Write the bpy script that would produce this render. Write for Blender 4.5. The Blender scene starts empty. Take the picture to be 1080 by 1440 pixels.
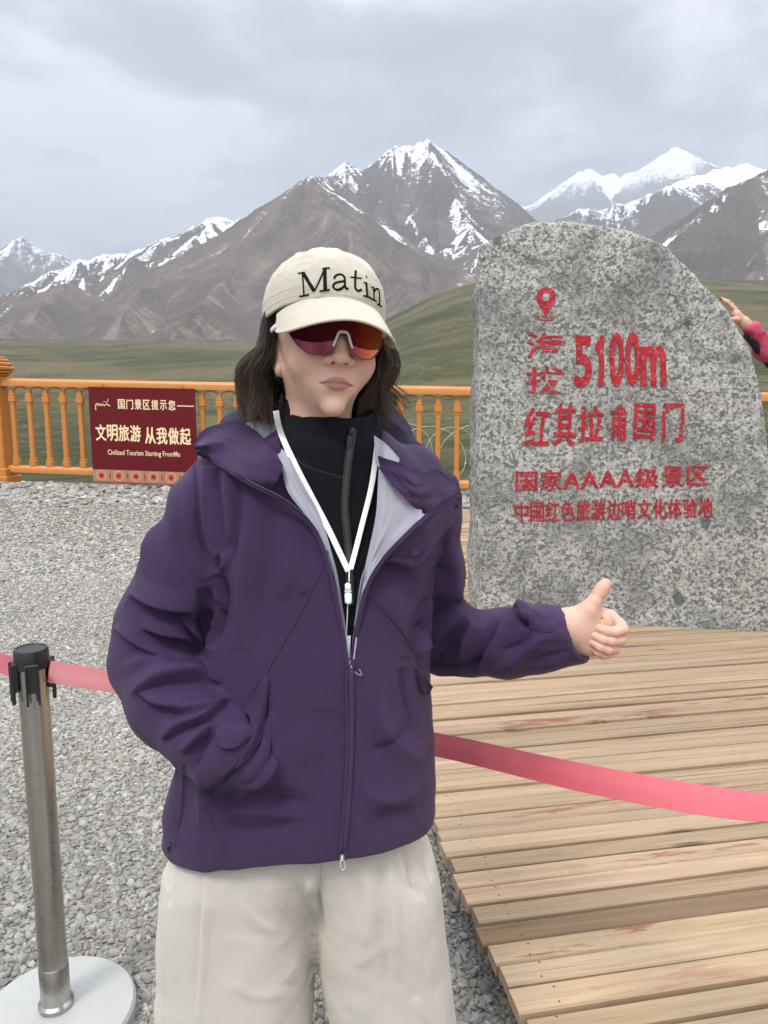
import bpy, math, random
import numpy as np
from mathutils import Vector, Matrix
from mathutils.bvhtree import BVHTree

S = bpy.context.scene
COL = S.collection
rng = np.random.default_rng(7)
random.seed(7)

# ------------------------------------------------------------------ camera
CAM_H, PITCH, FPX = 1.41, math.radians(8.3), 1040.0
cam = bpy.data.cameras.new("camera")
cam.sensor_fit = 'AUTO'
cam.sensor_width = 36.0
cam.lens = FPX / 1440.0 * 36.0
cam.clip_start, cam.clip_end = 0.05, 40000
camo = bpy.data.objects.new("camera", cam)
COL.objects.link(camo)
camo.location = (0, 0, CAM_H)
camo.rotation_euler = (math.pi / 2 - PITCH, 0, 0)
S.camera = camo
CAMP = np.array([0, 0, CAM_H])

# ------------------------------------------------------------------ exposure
S.view_settings.view_transform = 'Standard'
S.view_settings.look = 'None'
S.view_settings.exposure = 0.90
S.view_settings.gamma = 1.0
S.view_settings.use_curve_mapping = False
S.cycles.max_bounces = 6
S.cycles.volume_bounces = 0
S.cycles.use_denoising = True

SUN_EL, SUN_AZ = math.radians(57), math.radians(214)   # high, behind the camera and to its left
# ------------------------------------------------------------------ world: daylight sky under a broken cloud deck
W = bpy.data.worlds.new("World")
S.world = W
W.use_nodes = True
nt = W.node_tree
nt.nodes.clear()


class G:
    """small node-graph writer"""
    def __init__(s, tree): s.t = tree
    def n(s, kind, _in=None, **kw):
        nd = s.t.nodes.new(kind)
        for k, v in kw.items():
            setattr(nd, k, v)
        for k, v in (_in or {}).items():
            sk = nd.inputs[k]
            if isinstance(v, bpy.types.NodeSocket):
                s.t.links.new(v, sk)
            else:
                sk.default_value = v
        return nd
    def math(s, op, a, b=0.0, clamp=False):
        return s.n('ShaderNodeMath', {0: a, 1: b}, operation=op, use_clamp=clamp).outputs[0]
    def ramp(s, fac, stops, interp='LINEAR'):
        nd = s.n('ShaderNodeValToRGB', {0: fac})
        cr = nd.color_ramp
        cr.interpolation = interp
        while len(cr.elements) < len(stops):
            cr.elements.new(0.5)
        for e, (p, c) in zip(cr.elements, stops):
            e.position = p
            e.color = (c[0], c[1], c[2], 1) if not isinstance(c, (int, float)) else (c, c, c, 1)
        return nd.outputs[0]
    def mix(s, f, a, b, mode='MIX'):
        nd = s.n('ShaderNodeMix', data_type='RGBA', blend_type=mode)
        for i, v in ((0, f), (6, a), (7, b)):
            if isinstance(v, bpy.types.NodeSocket):
                s.t.links.new(v, nd.inputs[i])
            elif i == 0:
                nd.inputs[0].default_value = v
            else:
                nd.inputs[i].default_value = (v[0], v[1], v[2], 1)
        return nd.outputs[2]
    def noise(s, vec, scale, detail=4, rough=0.55, dist=0.0, dim='3D'):
        nd = s.n('ShaderNodeTexNoise', {'Scale': scale, 'Detail': detail, 'Roughness': rough, 'Distortion': dist}, noise_dimensions=dim)
        if vec is not None:
            s.t.links.new(vec, nd.inputs['Vector'])
        return nd.outputs[0]


g = G(nt)
sky = g.n('ShaderNodeTexSky', sky_type='NISHITA', sun_disc=False, sun_elevation=SUN_EL, sun_rotation=SUN_AZ, altitude=4500.0)
bg_sky = g.n('ShaderNodeBackground', {'Color': sky.outputs[0], 'Strength': 0.10})
tc = g.n('ShaderNodeTexCoord')
sep = g.n('ShaderNodeSeparateXYZ', {0: tc.outputs['Generated']})
zc = g.math('MAXIMUM', sep.outputs[2], 0.0)
den = g.math('ADD', zc, 0.16)
cx = g.math('DIVIDE', sep.outputs[0], den)
cy = g.math('DIVIDE', sep.outputs[1], den)
cv = g.n('ShaderNodeCombineXYZ', {0: cx, 1: cy, 2: 0.35}).outputs[0]
n1 = g.noise(cv, 1.35, 8, 0.55, 0.45)
n2 = g.noise(cv, 4.2, 6, 0.62, 0.3)
nm = g.math('ADD', g.math('MULTIPLY', n1, 0.72), g.math('MULTIPLY', n2, 0.28))
ccol = g.ramp(nm, [(0.40, (0.35, 0.39, 0.45)), (0.455, (0.45, 0.49, 0.545)), (0.49, (0.60, 0.635, 0.68)), (0.52, (0.80, 0.815, 0.84)), (0.57, (1.20, 1.19, 1.17))])
# clouds thin towards the horizon into a pale band
hz = g.ramp(zc, [(0.0, 0.8), (0.22, 0.75), (0.31, 0.35), (0.40, 0.0)])
hz = g.math('MULTIPLY', hz, g.ramp(n2, [(0.40, 0.15), (0.56, 1.0)]))
ccol = g.mix(hz, ccol, (0.86, 0.875, 0.90))
zen = g.ramp(zc, [(0.42, 0.0), (0.80, 0.72)])
rear = g.ramp(g.math('MULTIPLY', sep.outputs[1], -1.0), [(0.05, 0.0), (0.75, 0.12)])     # sky brightened behind the camera, added as frontal fill
zen = g.math('ADD', g.math('ADD', zen, rear), 0.172)
bg_cl = g.n('ShaderNodeBackground', {'Color': ccol, 'Strength': g.math('MULTIPLY', zen, 2.75)})
cover = g.ramp(n1, [(0.28, 0.88), (0.42, 0.97)])
mx = g.n('ShaderNodeMixShader', {0: cover, 1: bg_sky.outputs[0], 2: bg_cl.outputs[0]})
out = g.n('ShaderNodeOutputWorld', {0: mx.outputs[0]})

# ------------------------------------------------------------------ sun behind the cloud deck
sl = bpy.data.lights.new("sun", 'SUN')
sl.energy = 2.1
sl.angle = math.radians(14)
sl.color = (1.0, 0.965, 0.91)
so = bpy.data.objects.new("sun", sl)
COL.objects.link(so)
sd = Vector((math.sin(SUN_AZ) * math.cos(SUN_EL), math.cos(SUN_AZ) * math.cos(SUN_EL), math.sin(SUN_EL)))
so.rotation_euler = sd.to_track_quat('Z', 'Y').to_euler()


# ------------------------------------------------------------------ helpers
def P(px, py, Y):
    """photo pixel -> world point at forward distance Y (arrays welcome)"""
    px, py, Y = np.broadcast_arrays(np.asarray(px, float), np.asarray(py, float), np.asarray(Y, float))
    u, v = (px - 540) / FPX, (720 - py) / FPX
    dy = math.cos(PITCH) + v * math.sin(PITCH)
    dz = -math.sin(PITCH) + v * math.cos(PITCH)
    return np.stack([u * Y / dy, Y, CAM_H + dz * Y / dy], -1)


def to_px(V):
    d = V - CAMP
    dep = d[:, 1] * math.cos(PITCH) - d[:, 2] * math.sin(PITCH)
    up = d[:, 1] * math.sin(PITCH) + d[:, 2] * math.cos(PITCH)
    return 540 + FPX * d[:, 0] / dep, 720 - FPX * up / dep, dep


def ray(px, py):
    p = P(px, py, 1.0) - CAMP
    return p / np.linalg.norm(p)


ORG = {}


def origin_of(o):
    while o is not None and o.parent is not None:
        o = o.parent
    return np.array(o.location) if o is not None else np.zeros(3)


def tag(o, label=None, cat=None, group=None, kind=None):
    for k, v in (('label', label), ('category', cat), ('group', group), ('kind', kind)):
        if v:
            o[k] = v
    return o


def empty(name, loc, label=None, cat=None, group=None):
    o = bpy.data.objects.new(name, None)
    o.empty_display_size = 0.1
    COL.objects.link(o)
    o.location = loc
    return tag(o, label, cat, group)


def mesh(name, V, F, mat, parent=None, smooth=True, attrs=None, local=False):
    """link vertices / faces (quad array, tri array or list of lists) as one object"""
    V = np.asarray(V, dtype=np.float64)
    if parent is not None and not local:
        V = V - origin_of(parent)
    me = bpy.data.meshes.new(name)
    if isinstance(F, np.ndarray):
        fl = [F]
    elif len(F) and isinstance(F[0], np.ndarray) and F[0].ndim == 2:
        fl = F
    else:
        fl = None
    if fl is None:
        me.from_pydata([tuple(v) for v in V], [], [list(map(int, f)) for f in F])
    else:
        nl = sum(f.size for f in fl)
        nf = sum(len(f) for f in fl)
        me.vertices.add(len(V))
        me.vertices.foreach_set('co', V.astype(np.float32).ravel())
        me.loops.add(nl)
        me.loops.foreach_set('vertex_index', np.concatenate([f.ravel() for f in fl]).astype(np.int32))
        me.polygons.add(nf)
        tot = np.concatenate([np.full(len(f), f.shape[1], np.int32) for f in fl])
        me.polygons.foreach_set('loop_start', np.concatenate([[0], np.cumsum(tot)[:-1]]).astype(np.int32))
        me.update(calc_edges=True)
    for k, a in (attrs or {}).items():
        a = np.asarray(a, np.float32)
        if a.ndim == 1:
            at = me.attributes.new(k, 'FLOAT', 'POINT')
            at.data.foreach_set('value', a)
        else:
            if a.shape[1] == 3:
                a = np.concatenate([a, np.ones((len(a), 1), np.float32)], 1)
            at = me.attributes.new(k, 'FLOAT_COLOR', 'POINT')
            at.data.foreach_set('color', a.ravel())
    me.polygons.foreach_set('use_smooth', np.full(len(me.polygons), smooth))
    for m in (mat if isinstance(mat, (list, tuple)) else [mat]):
        me.materials.append(m)
    me.validate()
    o = bpy.data.objects.new(name, me)
    COL.objects.link(o)
    if parent is not None:
        o.parent = parent
    return o


class MB:
    """collects shapes into one mesh"""
    def __init__(s): s.v, s.f, s.n, s.c = [], [], 0, []
    def add(s, V, F, col=None):
        V = np.asarray(V, float)
        s.v.append(V)
        s.f += [[i + s.n for i in f] for f in F]
        s.n += len(V)
        if col is not None:
            s.c.append(np.tile(np.asarray(col, float), (len(V), 1)))
        return s
    def box(s, c, size, R=None, bev=0.0, col=None):
        hx, hy, hz = [q / 2 for q in size]
        if bev <= 0:
            V = np.array([(x, y, z) for x in (-hx, hx) for y in (-hy, hy) for z in (-hz, hz)])
            F = [(0, 1, 3, 2), (4, 6, 7, 5), (0, 4, 5, 1), (2, 3, 7, 6), (0, 2, 6, 4), (1, 5, 7, 3)]
        else:
            b = min(bev, hx * .9, hy * .9, hz * .9)
            V, ix = [], {}
            for sx in (-1, 1):
                for sy in (-1, 1):
                    for sz in (-1, 1):
                        for k in range(3):
                            p = [sx * hx, sy * hy, sz * hz]
                            for j in range(3):
                                if j != k:
                                    p[j] -= (sx, sy, sz)[j] * b
                            ix[sx, sy, sz, k] = len(V)
                            V.append(p)
            F = []
            def k_(s3, k): return ix[s3[0], s3[1], s3[2], k]
            for k in range(3):
                o1, o2 = (k + 1) % 3, (k + 2) % 3
                for sg in (-1, 1):
                    q = []
                    for a, bb in ((-1, -1), (1, -1), (1, 1), (-1, 1)):
                        s3 = [0, 0, 0]; s3[k] = sg; s3[o1] = a; s3[o2] = bb
                        q.append(k_(s3, k))
                    F.append(q if sg > 0 else q[::-1])
                for a in (-1, 1):
                    for bb in (-1, 1):
                        s0 = [0, 0, 0]; s1 = [0, 0, 0]
                        s0[k], s1[k] = -1, 1
                        for t in (s0, s1):
                            t[o1] = a; t[o2] = bb
                        q = [k_(s0, o1), k_(s1, o1), k_(s1, o2), k_(s0, o2)]
                        F.append(q if a * bb < 0 else q[::-1])
            for sx in (-1, 1):
                for sy in (-1, 1):
                    for sz in (-1, 1):
                        q = [ix[sx, sy, sz, 0], ix[sx, sy, sz, 1], ix[sx, sy, sz, 2]]
                        F.append(q if sx * sy * sz > 0 else q[::-1])
            V = np.array(V)
        if R is not None:
            V = V @ np.array(R).T
        return s.add(V + np.array(c), F, col)
    def tube(s, pts, r, n=8, cap=True, flat=1.0, up=None):
        pts = np.asarray(pts, float)
        r = np.broadcast_to(np.asarray(r, float), (len(pts),))
        T = np.gradient(pts, axis=0)
        T /= np.linalg.norm(T, axis=1)[:, None] + 1e-12
        a = np.array(up if up is not None else (0, 0, 1.0))
        V = []
        for i in range(len(pts)):
            x = np.cross(T[i], a)
            if np.linalg.norm(x) < 1e-4:
                x = np.cross(T[i], (0, 1.0, 0.1))
            x /= np.linalg.norm(x)
            y = np.cross(x, T[i])
            for k in range(n):
                w = 2 * math.pi * k / n
                V.append(pts[i] + r[i] * (x * math.cos(w) + y * math.sin(w) * flat))
        F = []
        for i in range(len(pts) - 1):
            for k in range(n):
                k2 = (k + 1) % n
                F.append((i * n + k, i * n + k2, (i + 1) * n + k2, (i + 1) * n + k))
        if cap:
            F.append(tuple(range(n))[::-1])
            F.append(tuple((len(pts) - 1) * n + k for k in range(n)))
        return s.add(V, F)
    def lathe(s, c, prof, n=32, col=None):
        """prof: (r, z) from bottom to top"""
        V, F = [], []
        for r, z in prof:
            for k in range(n):
                w = 2 * math.pi * k / n
                V.append((c[0] + r * math.cos(w), c[1] + r * math.sin(w), c[2] + z))
        for i in range(len(prof) - 1):
            for k in range(n):
                k2 = (k + 1) % n
                F.append((i * n + k, i * n + k2, (i + 1) * n + k2, (i + 1) * n + k))
        F.append(tuple(range(n))[::-1])
        F.append(tuple((len(prof) - 1) * n + k for k in range(n)))
        return s.add(V, F, col)
    def build(s, name, mat, parent=None, smooth=False):
        at = {'tint': np.concatenate(s.c)} if s.c else None
        o = mesh(name, np.concatenate(s.v), s.f, mat, parent, smooth, at)
        return o


def smooth_angle(o, deg=35):
    """mark sharp edges so flat parts stay flat"""
    me = o.data
    me.polygons.foreach_set('use_smooth', np.full(len(me.polygons), True))
    me.set_sharp_from_angle(angle=math.radians(deg))
    return o


# ---- numpy noise
def _h(ix, iy, iz):
    a = (ix.astype(np.int64) * 374761393 + iy.astype(np.int64) * 668265263 + iz.astype(np.int64) * 1274126177) & 0xffffffff
    a = ((a ^ (a >> 13)) * 1103515245) & 0xffffffff
    a = ((a ^ (a >> 16)) * 2246822519) & 0xffffffff
    return ((a ^ (a >> 15)) & 0xffffff) / float(0xffffff) * 2 - 1


def vnoise(x, y, z=0.0):
    x, y, z = np.broadcast_arrays(np.asarray(x, float), np.asarray(y, float), np.asarray(z, float))
    i, j, k = np.floor(x), np.floor(y), np.floor(z)
    fx, fy, fz = x - i, y - j, z - k
    fx, fy, fz = [q * q * q * (q * (q * 6 - 15) + 10) for q in (fx, fy, fz)]
    r = 0
    for a in (0, 1):
        for b in (0, 1):
            for c in (0, 1):
                w = (fx if a else 1 - fx) * (fy if b else 1 - fy) * (fz if c else 1 - fz)
                r = r + w * _h(i + a, j + b, k + c)
    return r


def fbm(x, y, z=0.0, oct=4, gain=0.5, lac=2.03):
    r, a = 0, 1.0
    for o in range(oct):
        r = r + a * vnoise(np.asarray(x) * lac ** o + 17.3 * o, np.asarray(y) * lac ** o - 9.1 * o, np.asarray(z) * lac ** o + 3.7 * o)
        a *= gain
    return r


def ridged(x, y, z=0.0, oct=4, gain=0.5):
    r, a = 0, 1.0
    for o in range(oct):
        r = r + a * (1 - 2 * np.abs(vnoise(np.asarray(x) * 2.1 ** o + 5.3 * o, np.asarray(y) * 2.1 ** o + 1.7 * o, np.asarray(z) * 2.1 ** o)))
        a *= gain
    return r


def sstep(a, b, x):
    t = np.clip((x - a) / (b - a), 0, 1)
    return t * t * (3 - 2 * t)


# ---- signed distance shapes and their surface
def smin(a, b, k):
    h = np.maximum(k - np.abs(a - b), 0) / k
    return np.minimum(a, b) - h * h * k * 0.25


def smax(a, b, k): return -smin(-a, -b, k)


def capsule(G3, a, b, r1, r2):
    X, Y, Z = G3
    a, b = np.asarray(a, np.float32), np.asarray(b, np.float32)
    d = b - a
    t = np.clip(((X - a[0]) * d[0] + (Y - a[1]) * d[1] + (Z - a[2]) * d[2]) / float(d @ d + 1e-12), 0, 1)
    return np.sqrt((X - a[0] - t * d[0]) ** 2 + (Y - a[1] - t * d[1]) ** 2 + (Z - a[2] - t * d[2]) ** 2) - (r1 + t * (r2 - r1))


def chain(G3, pts, k=0.01):
    """pts: list of (x, y, z, r)"""
    r = None
    for p, q in zip(pts[:-1], pts[1:]):
        c = capsule(G3, p[:3], q[:3], p[3], q[3])
        r = c if r is None else smin(r, c, k)
    return r


def ellip(G3, c, r, R=None):
    X, Y, Z = [g_ - np.float32(q) for g_, q in zip(G3, c)]
    if R is not None:
        R = np.asarray(R, np.float32)
        X, Y, Z = (R[0, 0] * X + R[1, 0] * Y + R[2, 0] * Z, R[0, 1] * X + R[1, 1] * Y + R[2, 1] * Z, R[0, 2] * X + R[1, 2] * Y + R[2, 2] * Z)
    k0 = np.sqrt((X / r[0]) ** 2 + (Y / r[1]) ** 2 + (Z / r[2]) ** 2)
    k1 = np.sqrt((X / r[0] ** 2) ** 2 + (Y / r[1] ** 2) ** 2 + (Z / r[2] ** 2) ** 2) + 1e-9
    return k0 * (k0 - 1) / k1


def rot(rx=0, ry=0, rz=0):
    return np.array(Matrix.Rotation(rz, 3, 'Z') @ Matrix.Rotation(ry, 3, 'Y') @ Matrix.Rotation(rx, 3, 'X'))


def grid3(lo, hi, h):
    ax = [np.arange(l, u + h, h, dtype=np.float32) for l, u in zip(lo, hi)]
    return np.meshgrid(*ax, indexing='ij', sparse=True)


def surfnet(F, lo, h, smooth=1):
    F = np.asarray(F, np.float32)
    s = F < 0
    n = F.shape
    cnt = np.zeros([q - 1 for q in n], np.int8)
    for a in (0, 1):
        for b in (0, 1):
            for c in (0, 1):
                cnt += s[a:n[0] - 1 + a, b:n[1] - 1 + b, c:n[2] - 1 + c]
    act = (cnt > 0) & (cnt < 8)
    ii = np.argwhere(act)
    idx = np.full(act.shape, -1, np.int64)
    idx[act] = np.arange(len(ii))
    acc = np.zeros((len(ii), 3)); num = np.zeros(len(ii))
    cor = [(a, b, c) for a in (0, 1) for b in (0, 1) for c in (0, 1)]
    for a in cor:
        for b in cor:
            if sum(abs(p - q) for p, q in zip(a, b)) == 1 and a < b:
                fa = F[ii[:, 0] + a[0], ii[:, 1] + a[1], ii[:, 2] + a[2]]
                fb = F[ii[:, 0] + b[0], ii[:, 1] + b[1], ii[:, 2] + b[2]]
                m = (fa < 0) != (fb < 0)
                t = np.where(m, fa / np.where(m, fa - fb, 1), 0)
                pos = np.array(a) + t[:, None] * (np.array(b) - np.array(a))
                acc[m] += pos[m]; num[m] += 1
    V = np.array(lo) + h * (ii + acc / num[:, None])
    Q = []
    for d in range(3):
        e1, e2 = (d + 1) % 3, (d + 2) % 3
        sl0 = [slice(1, -1)] * 3; sl1 = [slice(1, -1)] * 3
        sl0[d] = slice(0, -1); sl1[d] = slice(1, None)
        a_, b_ = s[tuple(sl0)], s[tuple(sl1)]
        pos = np.argwhere(a_ != b_)
        ins = a_[a_ != b_]
        base = pos.copy()
        base[:, e1] += 1; base[:, e2] += 1
        def at(o1, o2):
            q = base.copy(); q[:, e1] += o1; q[:, e2] += o2
            return idx[q[:, 0], q[:, 1], q[:, 2]]
        q = np.stack([at(-1, -1), at(0, -1), at(0, 0), at(-1, 0)], 1)
        q[~ins] = q[~ins][:, ::-1]
        Q.append(q)
    Q = np.concatenate(Q)
    Q = Q[(Q >= 0).all(1)]
    for _ in range(smooth):
        V = laplace(V, Q, 0.5)
    return V, Q


def laplace(V, Q, f, w=None):
    A = np.concatenate([Q[:, i] for i in range(Q.shape[1])])
    B = np.concatenate([Q[:, (i + 1) % Q.shape[1]] for i in range(Q.shape[1])])
    n = len(V)
    c = np.bincount(A, minlength=n) + np.bincount(B, minlength=n)
    M = np.stack([np.bincount(A, V[B, k], n) + np.bincount(B, V[A, k], n) for k in range(3)], 1) / np.maximum(c, 1)[:, None]
    ff = f if w is None else (f * w)[:, None]
    return V + (M - V) * ff


def vnormals(V, Q):
    a = V[Q[:, 2]] - V[Q[:, 0]]
    b = V[Q[:, 3]] - V[Q[:, 1]] if Q.shape[1] == 4 else V[Q[:, 1]] - V[Q[:, 0]]
    nrm = np.cross(a, b) if Q.shape[1] == 4 else np.cross(b, a)
    N = np.zeros_like(V)
    for i in range(Q.shape[1]):
        for k in range(3):
            N[:, k] += np.bincount(Q[:, i], nrm[:, k], len(V))
    return N / (np.linalg.norm(N, axis=1)[:, None] + 1e-12)


def keep_biggest(V, Q, nkeep=1):
    """drop stray islands"""
    n = len(V)
    lab = np.arange(n)
    while True:
        m = lab[Q].min(1)
        new = lab.copy()
        for i in range(Q.shape[1]):
            np.minimum.at(new, Q[:, i], m)
        new = new[new]
        if (new == lab).all():
            break
        lab = new
    u, c = np.unique(lab[Q[:, 0]], return_counts=True)
    kl = u[np.argsort(-c)[:nkeep]]
    kv = np.isin(lab, kl)
    mp = np.cumsum(kv) - 1
    return V[kv], mp[Q[kv[Q[:, 0]]]]


def crumple(V, seed, lam, n, amp):
    """creased-cloth relief: flat facets meeting along sharp ridges"""
    r_ = np.random.default_rng(seed)
    x, y, z = V.T
    wx = fbm(x * 5, y * 5, z * 5 + seed, 2) * 0.035
    wz = fbm(x * 5 + 9, y * 5, z * 5 + seed, 2) * 0.035
    tot = np.zeros(len(V))
    for i in range(n):
        l = r_.uniform(*lam)
        d = r_.normal(0, 1, 3); d[1] *= 0.6; d /= np.linalg.norm(d)
        q = ((x + wx) * d[0] + y * d[1] + (z + wz) * d[2]) / l + r_.uniform(0, 1)
        tri = np.abs(2 * (q % 1.0) - 1) * 2 - 1
        m = sstep(-0.1, 0.45, vnoise(x * 6 + i * 7.7, y * 6, z * 6 + seed))
        tot += tri * m * l / lam[1]
    return tot * amp


def crom(pts, n):
    """Catmull-Rom resample of control points to n points"""
    p = np.asarray(pts, float)
    if len(p) == 2:
        return p[0] + (p[1] - p[0]) * np.linspace(0, 1, n)[:, None]
    p = np.vstack([2 * p[0] - p[1], p, 2 * p[-1] - p[-2]])
    seg = np.linalg.norm(np.diff(p[1:-1], axis=0), axis=1) + 1e-9
    cs = np.concatenate([[0], np.cumsum(seg)])
    u = np.linspace(0, cs[-1], n)
    k = np.clip(np.searchsorted(cs, u, side='right') - 1, 0, len(seg) - 1)
    t = ((u - cs[k]) / seg[k])[:, None]
    a, b, c, d = p[k], p[k + 1], p[k + 2], p[k + 3]
    return 0.5 * (2 * b + (c - a) * t + (2 * a - 5 * b + 4 * c - d) * t ** 2 + (3 * b - a - 3 * c + d) * t ** 3)


def bvh(V, Q): return BVHTree.FromPolygons([tuple(v) for v in V], [tuple(int(i) for i in q) for q in Q])


# ------------------------------------------------------------------ materials
def material(name):
    m = bpy.data.materials.new(name)
    m.use_nodes = True
    t = m.node_tree
    t.nodes.clear()
    gg = G(t)
    o = gg.n('ShaderNodeOutputMaterial')
    b = gg.n('ShaderNodeBsdfPrincipled')
    t.links.new(b.outputs[0], o.inputs[0])
    return m, gg, b


def setb(gg, b, **kw):
    nm_ = dict(col='Base Color', rough='Roughness', metal='Metallic', normal='Normal', spec='Specular IOR Level', sheen='Sheen Weight',
               sss='Subsurface Weight', coat='Coat Weight', trans='Transmission Weight', alpha='Alpha')
    for k, v in kw.items():
        sk = b.inputs[nm_[k]]
        if isinstance(v, bpy.types.NodeSocket):
            gg.t.links.new(v, sk)
        elif k == 'col':
            sk.default_value = (v[0], v[1], v[2], 1)
        else:
            sk.default_value = v


def bump(gg, h, dist, strength=1.0, prev=None):
    nd = gg.n('ShaderNodeBump', {'Height': h, 'Distance': dist, 'Strength': strength})
    if prev is not None:
        gg.t.links.new(prev, nd.inputs['Normal'])
    return nd.outputs[0]


def opos(gg): return gg.n('ShaderNodeTexCoord').outputs['Object']
def attr(gg, name): return gg.n('ShaderNodeAttribute', attribute_name=name)


def simple(name, col, rough=0.5, metal=0.0, var=0.12, scale=40.0, bmp=0.0, **kw):
    """one paint / cloth / metal with slight tonal mottling and fine relief"""
    m, gg, b = material(name)
    p = opos(gg)
    n_ = gg.noise(p, scale, 5, 0.6)
    c = gg.mix(n_, [q * (1 - var) for q in col], [min(1, q * (1 + var)) for q in col])
    setb(gg, b, col=c, rough=rough, metal=metal, **kw)
    if bmp:
        setb(gg, b, normal=bump(gg, gg.noise(p, scale * 4, 4, 0.6), bmp))
    return m
# ================================================================== TERRAIN beyond the fence: valley meadow and mountains
def zfence(x): return 0.20 - 0.023 * x


# ridge polylines: (px, py, distance) ; each with slope, snow offset, rock tint id, gully strength
RIDGES = [
    # pts, slope, snow (0..1 amount bias), kind, gully
    ([(455, 256, 4700), (478, 240, 4750), (492, 232, 4750), (500, 238, 4760), (522, 230, 4800), (556, 211, 4900), (595, 199, 5000), (622, 219, 5000), (660, 253, 5000), (700, 287, 5000), (735, 312, 5000), (800, 352, 5000), (880, 395, 4900)], 0.80, 0.44, 0, 1.1),
    ([(595, 199, 5000), (628, 262, 4500), (662, 318, 4000), (700, 350, 3600)], 0.85, 0.45, 0, 1.0),
    ([(522, 232, 4800), (560, 290, 4350), (600, 335, 3900)], 0.85, 0.28, 0, 1.0),
    # brown pyramid in front
    ([(440, 249, 3700), (414, 266, 3720), (385, 288, 3760), (352, 312, 3800), (318, 332, 3800), (268, 350, 3700), (215, 362, 3600), (160, 372, 3500), (100, 388, 3400), (50, 400, 3300), (0, 420, 3150), (-120, 452, 3000), (-260, 490, 2900)], 0.66, 0.18, 1, 0.8),
    ([(440, 249, 3700), (456, 252, 4200), (478, 241, 4750)], 0.80, 0.18, 1, 0.7),
    ([(440, 249, 3700), (468, 300, 3250), (510, 350, 2800), (560, 396, 2350), (600, 425, 2000)], 0.74, -0.9, 1, 0.7),
    ([(385, 288, 3760), (352, 350, 3200), (300, 410, 2600), (250, 455, 2100)], 0.64, -0.8, 1, 0.8),
    ([(268, 350, 3700), (225, 395, 3000), (170, 440, 2400)], 0.62, -0.7, 1, 0.8),
    ([(100, 388, 3400), (60, 430, 2800), (10, 470, 2300)], 0.60, -0.7, 1, 0.8),
    # low moraine saddle right of the pyramid
    ([(600, 352, 3700), (650, 345, 3700), (700, 352, 3600), (760, 372, 3500), (840, 395, 3300)], 0.45, 0.22, 1, 0.5),
    # snowy ridge behind, left
    ([(352, 318, 4700), (333, 308, 4750), (300, 305, 4800), (275, 320, 4800), (240, 336, 4700), (208, 350, 4700), (150, 362, 4600), (100, 374, 4500), (40, 396, 4400)], 0.70, 0.50, 0, 1.0),
    ([(300, 305, 4800), (262, 352, 4100)], 0.75, 0.48, 0, 1.0),
    # far left, bluish
    ([(-160, 372, 9000), (-90, 350, 9000), (-40, 338, 9000), (0, 350, 9000), (24, 333, 9000), (42, 344, 9000), (62, 352, 9000), (98, 364, 9000), (150, 388, 9000), (230, 420, 9000)], 0.75, 0.30, 2, 1.1),
    # far right white massif
    ([(690, 306, 15500), (742, 290, 15500), (792, 262, 15500), (812, 246, 15500), (825, 236, 15500), (843, 246, 15500), (880, 243, 15500), (915, 230, 15500), (935, 216, 15500), (952, 213, 15500), (980, 226, 15500), (1010, 246, 15500), (1100, 262, 15500)], 0.72, 0.80, 2, 1.0),
    ([(930, 268, 8200), (965, 254, 8200), (1000, 240, 8200), (1032, 231, 8200), (1060, 240, 8200), (1110, 262, 8200), (1200, 290, 8200)], 0.62, 1.3, 2, 0.4),
    # middle right: dark ribs with snow gullies
    ([(765, 322, 5600), (800, 300, 5600), (840, 290, 5600), (872, 287, 5600), (900, 279, 5600), (935, 268, 5700), (965, 261, 5800), (1010, 258, 5900), (1060, 262, 6000), (1130, 262, 6000)], 0.72, 0.34, 0, 1.7),
    # near right dark slope
    ([(860, 392, 2500), (900, 366, 2500), (932, 345, 2600), (958, 322, 2700), (985, 299, 2800), (1010, 280, 2900), (1042, 260, 3000), (1082, 237, 3100), (1140, 200, 3200), (1260, 160, 3400), (1420, 150, 3500)], 0.62, 0.04, 3, 0.8),
    ([(1082, 237, 3100), (1075, 320, 2600), (1060, 385, 2200)], 0.60, -0.2, 3, 0.8),
]


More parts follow.
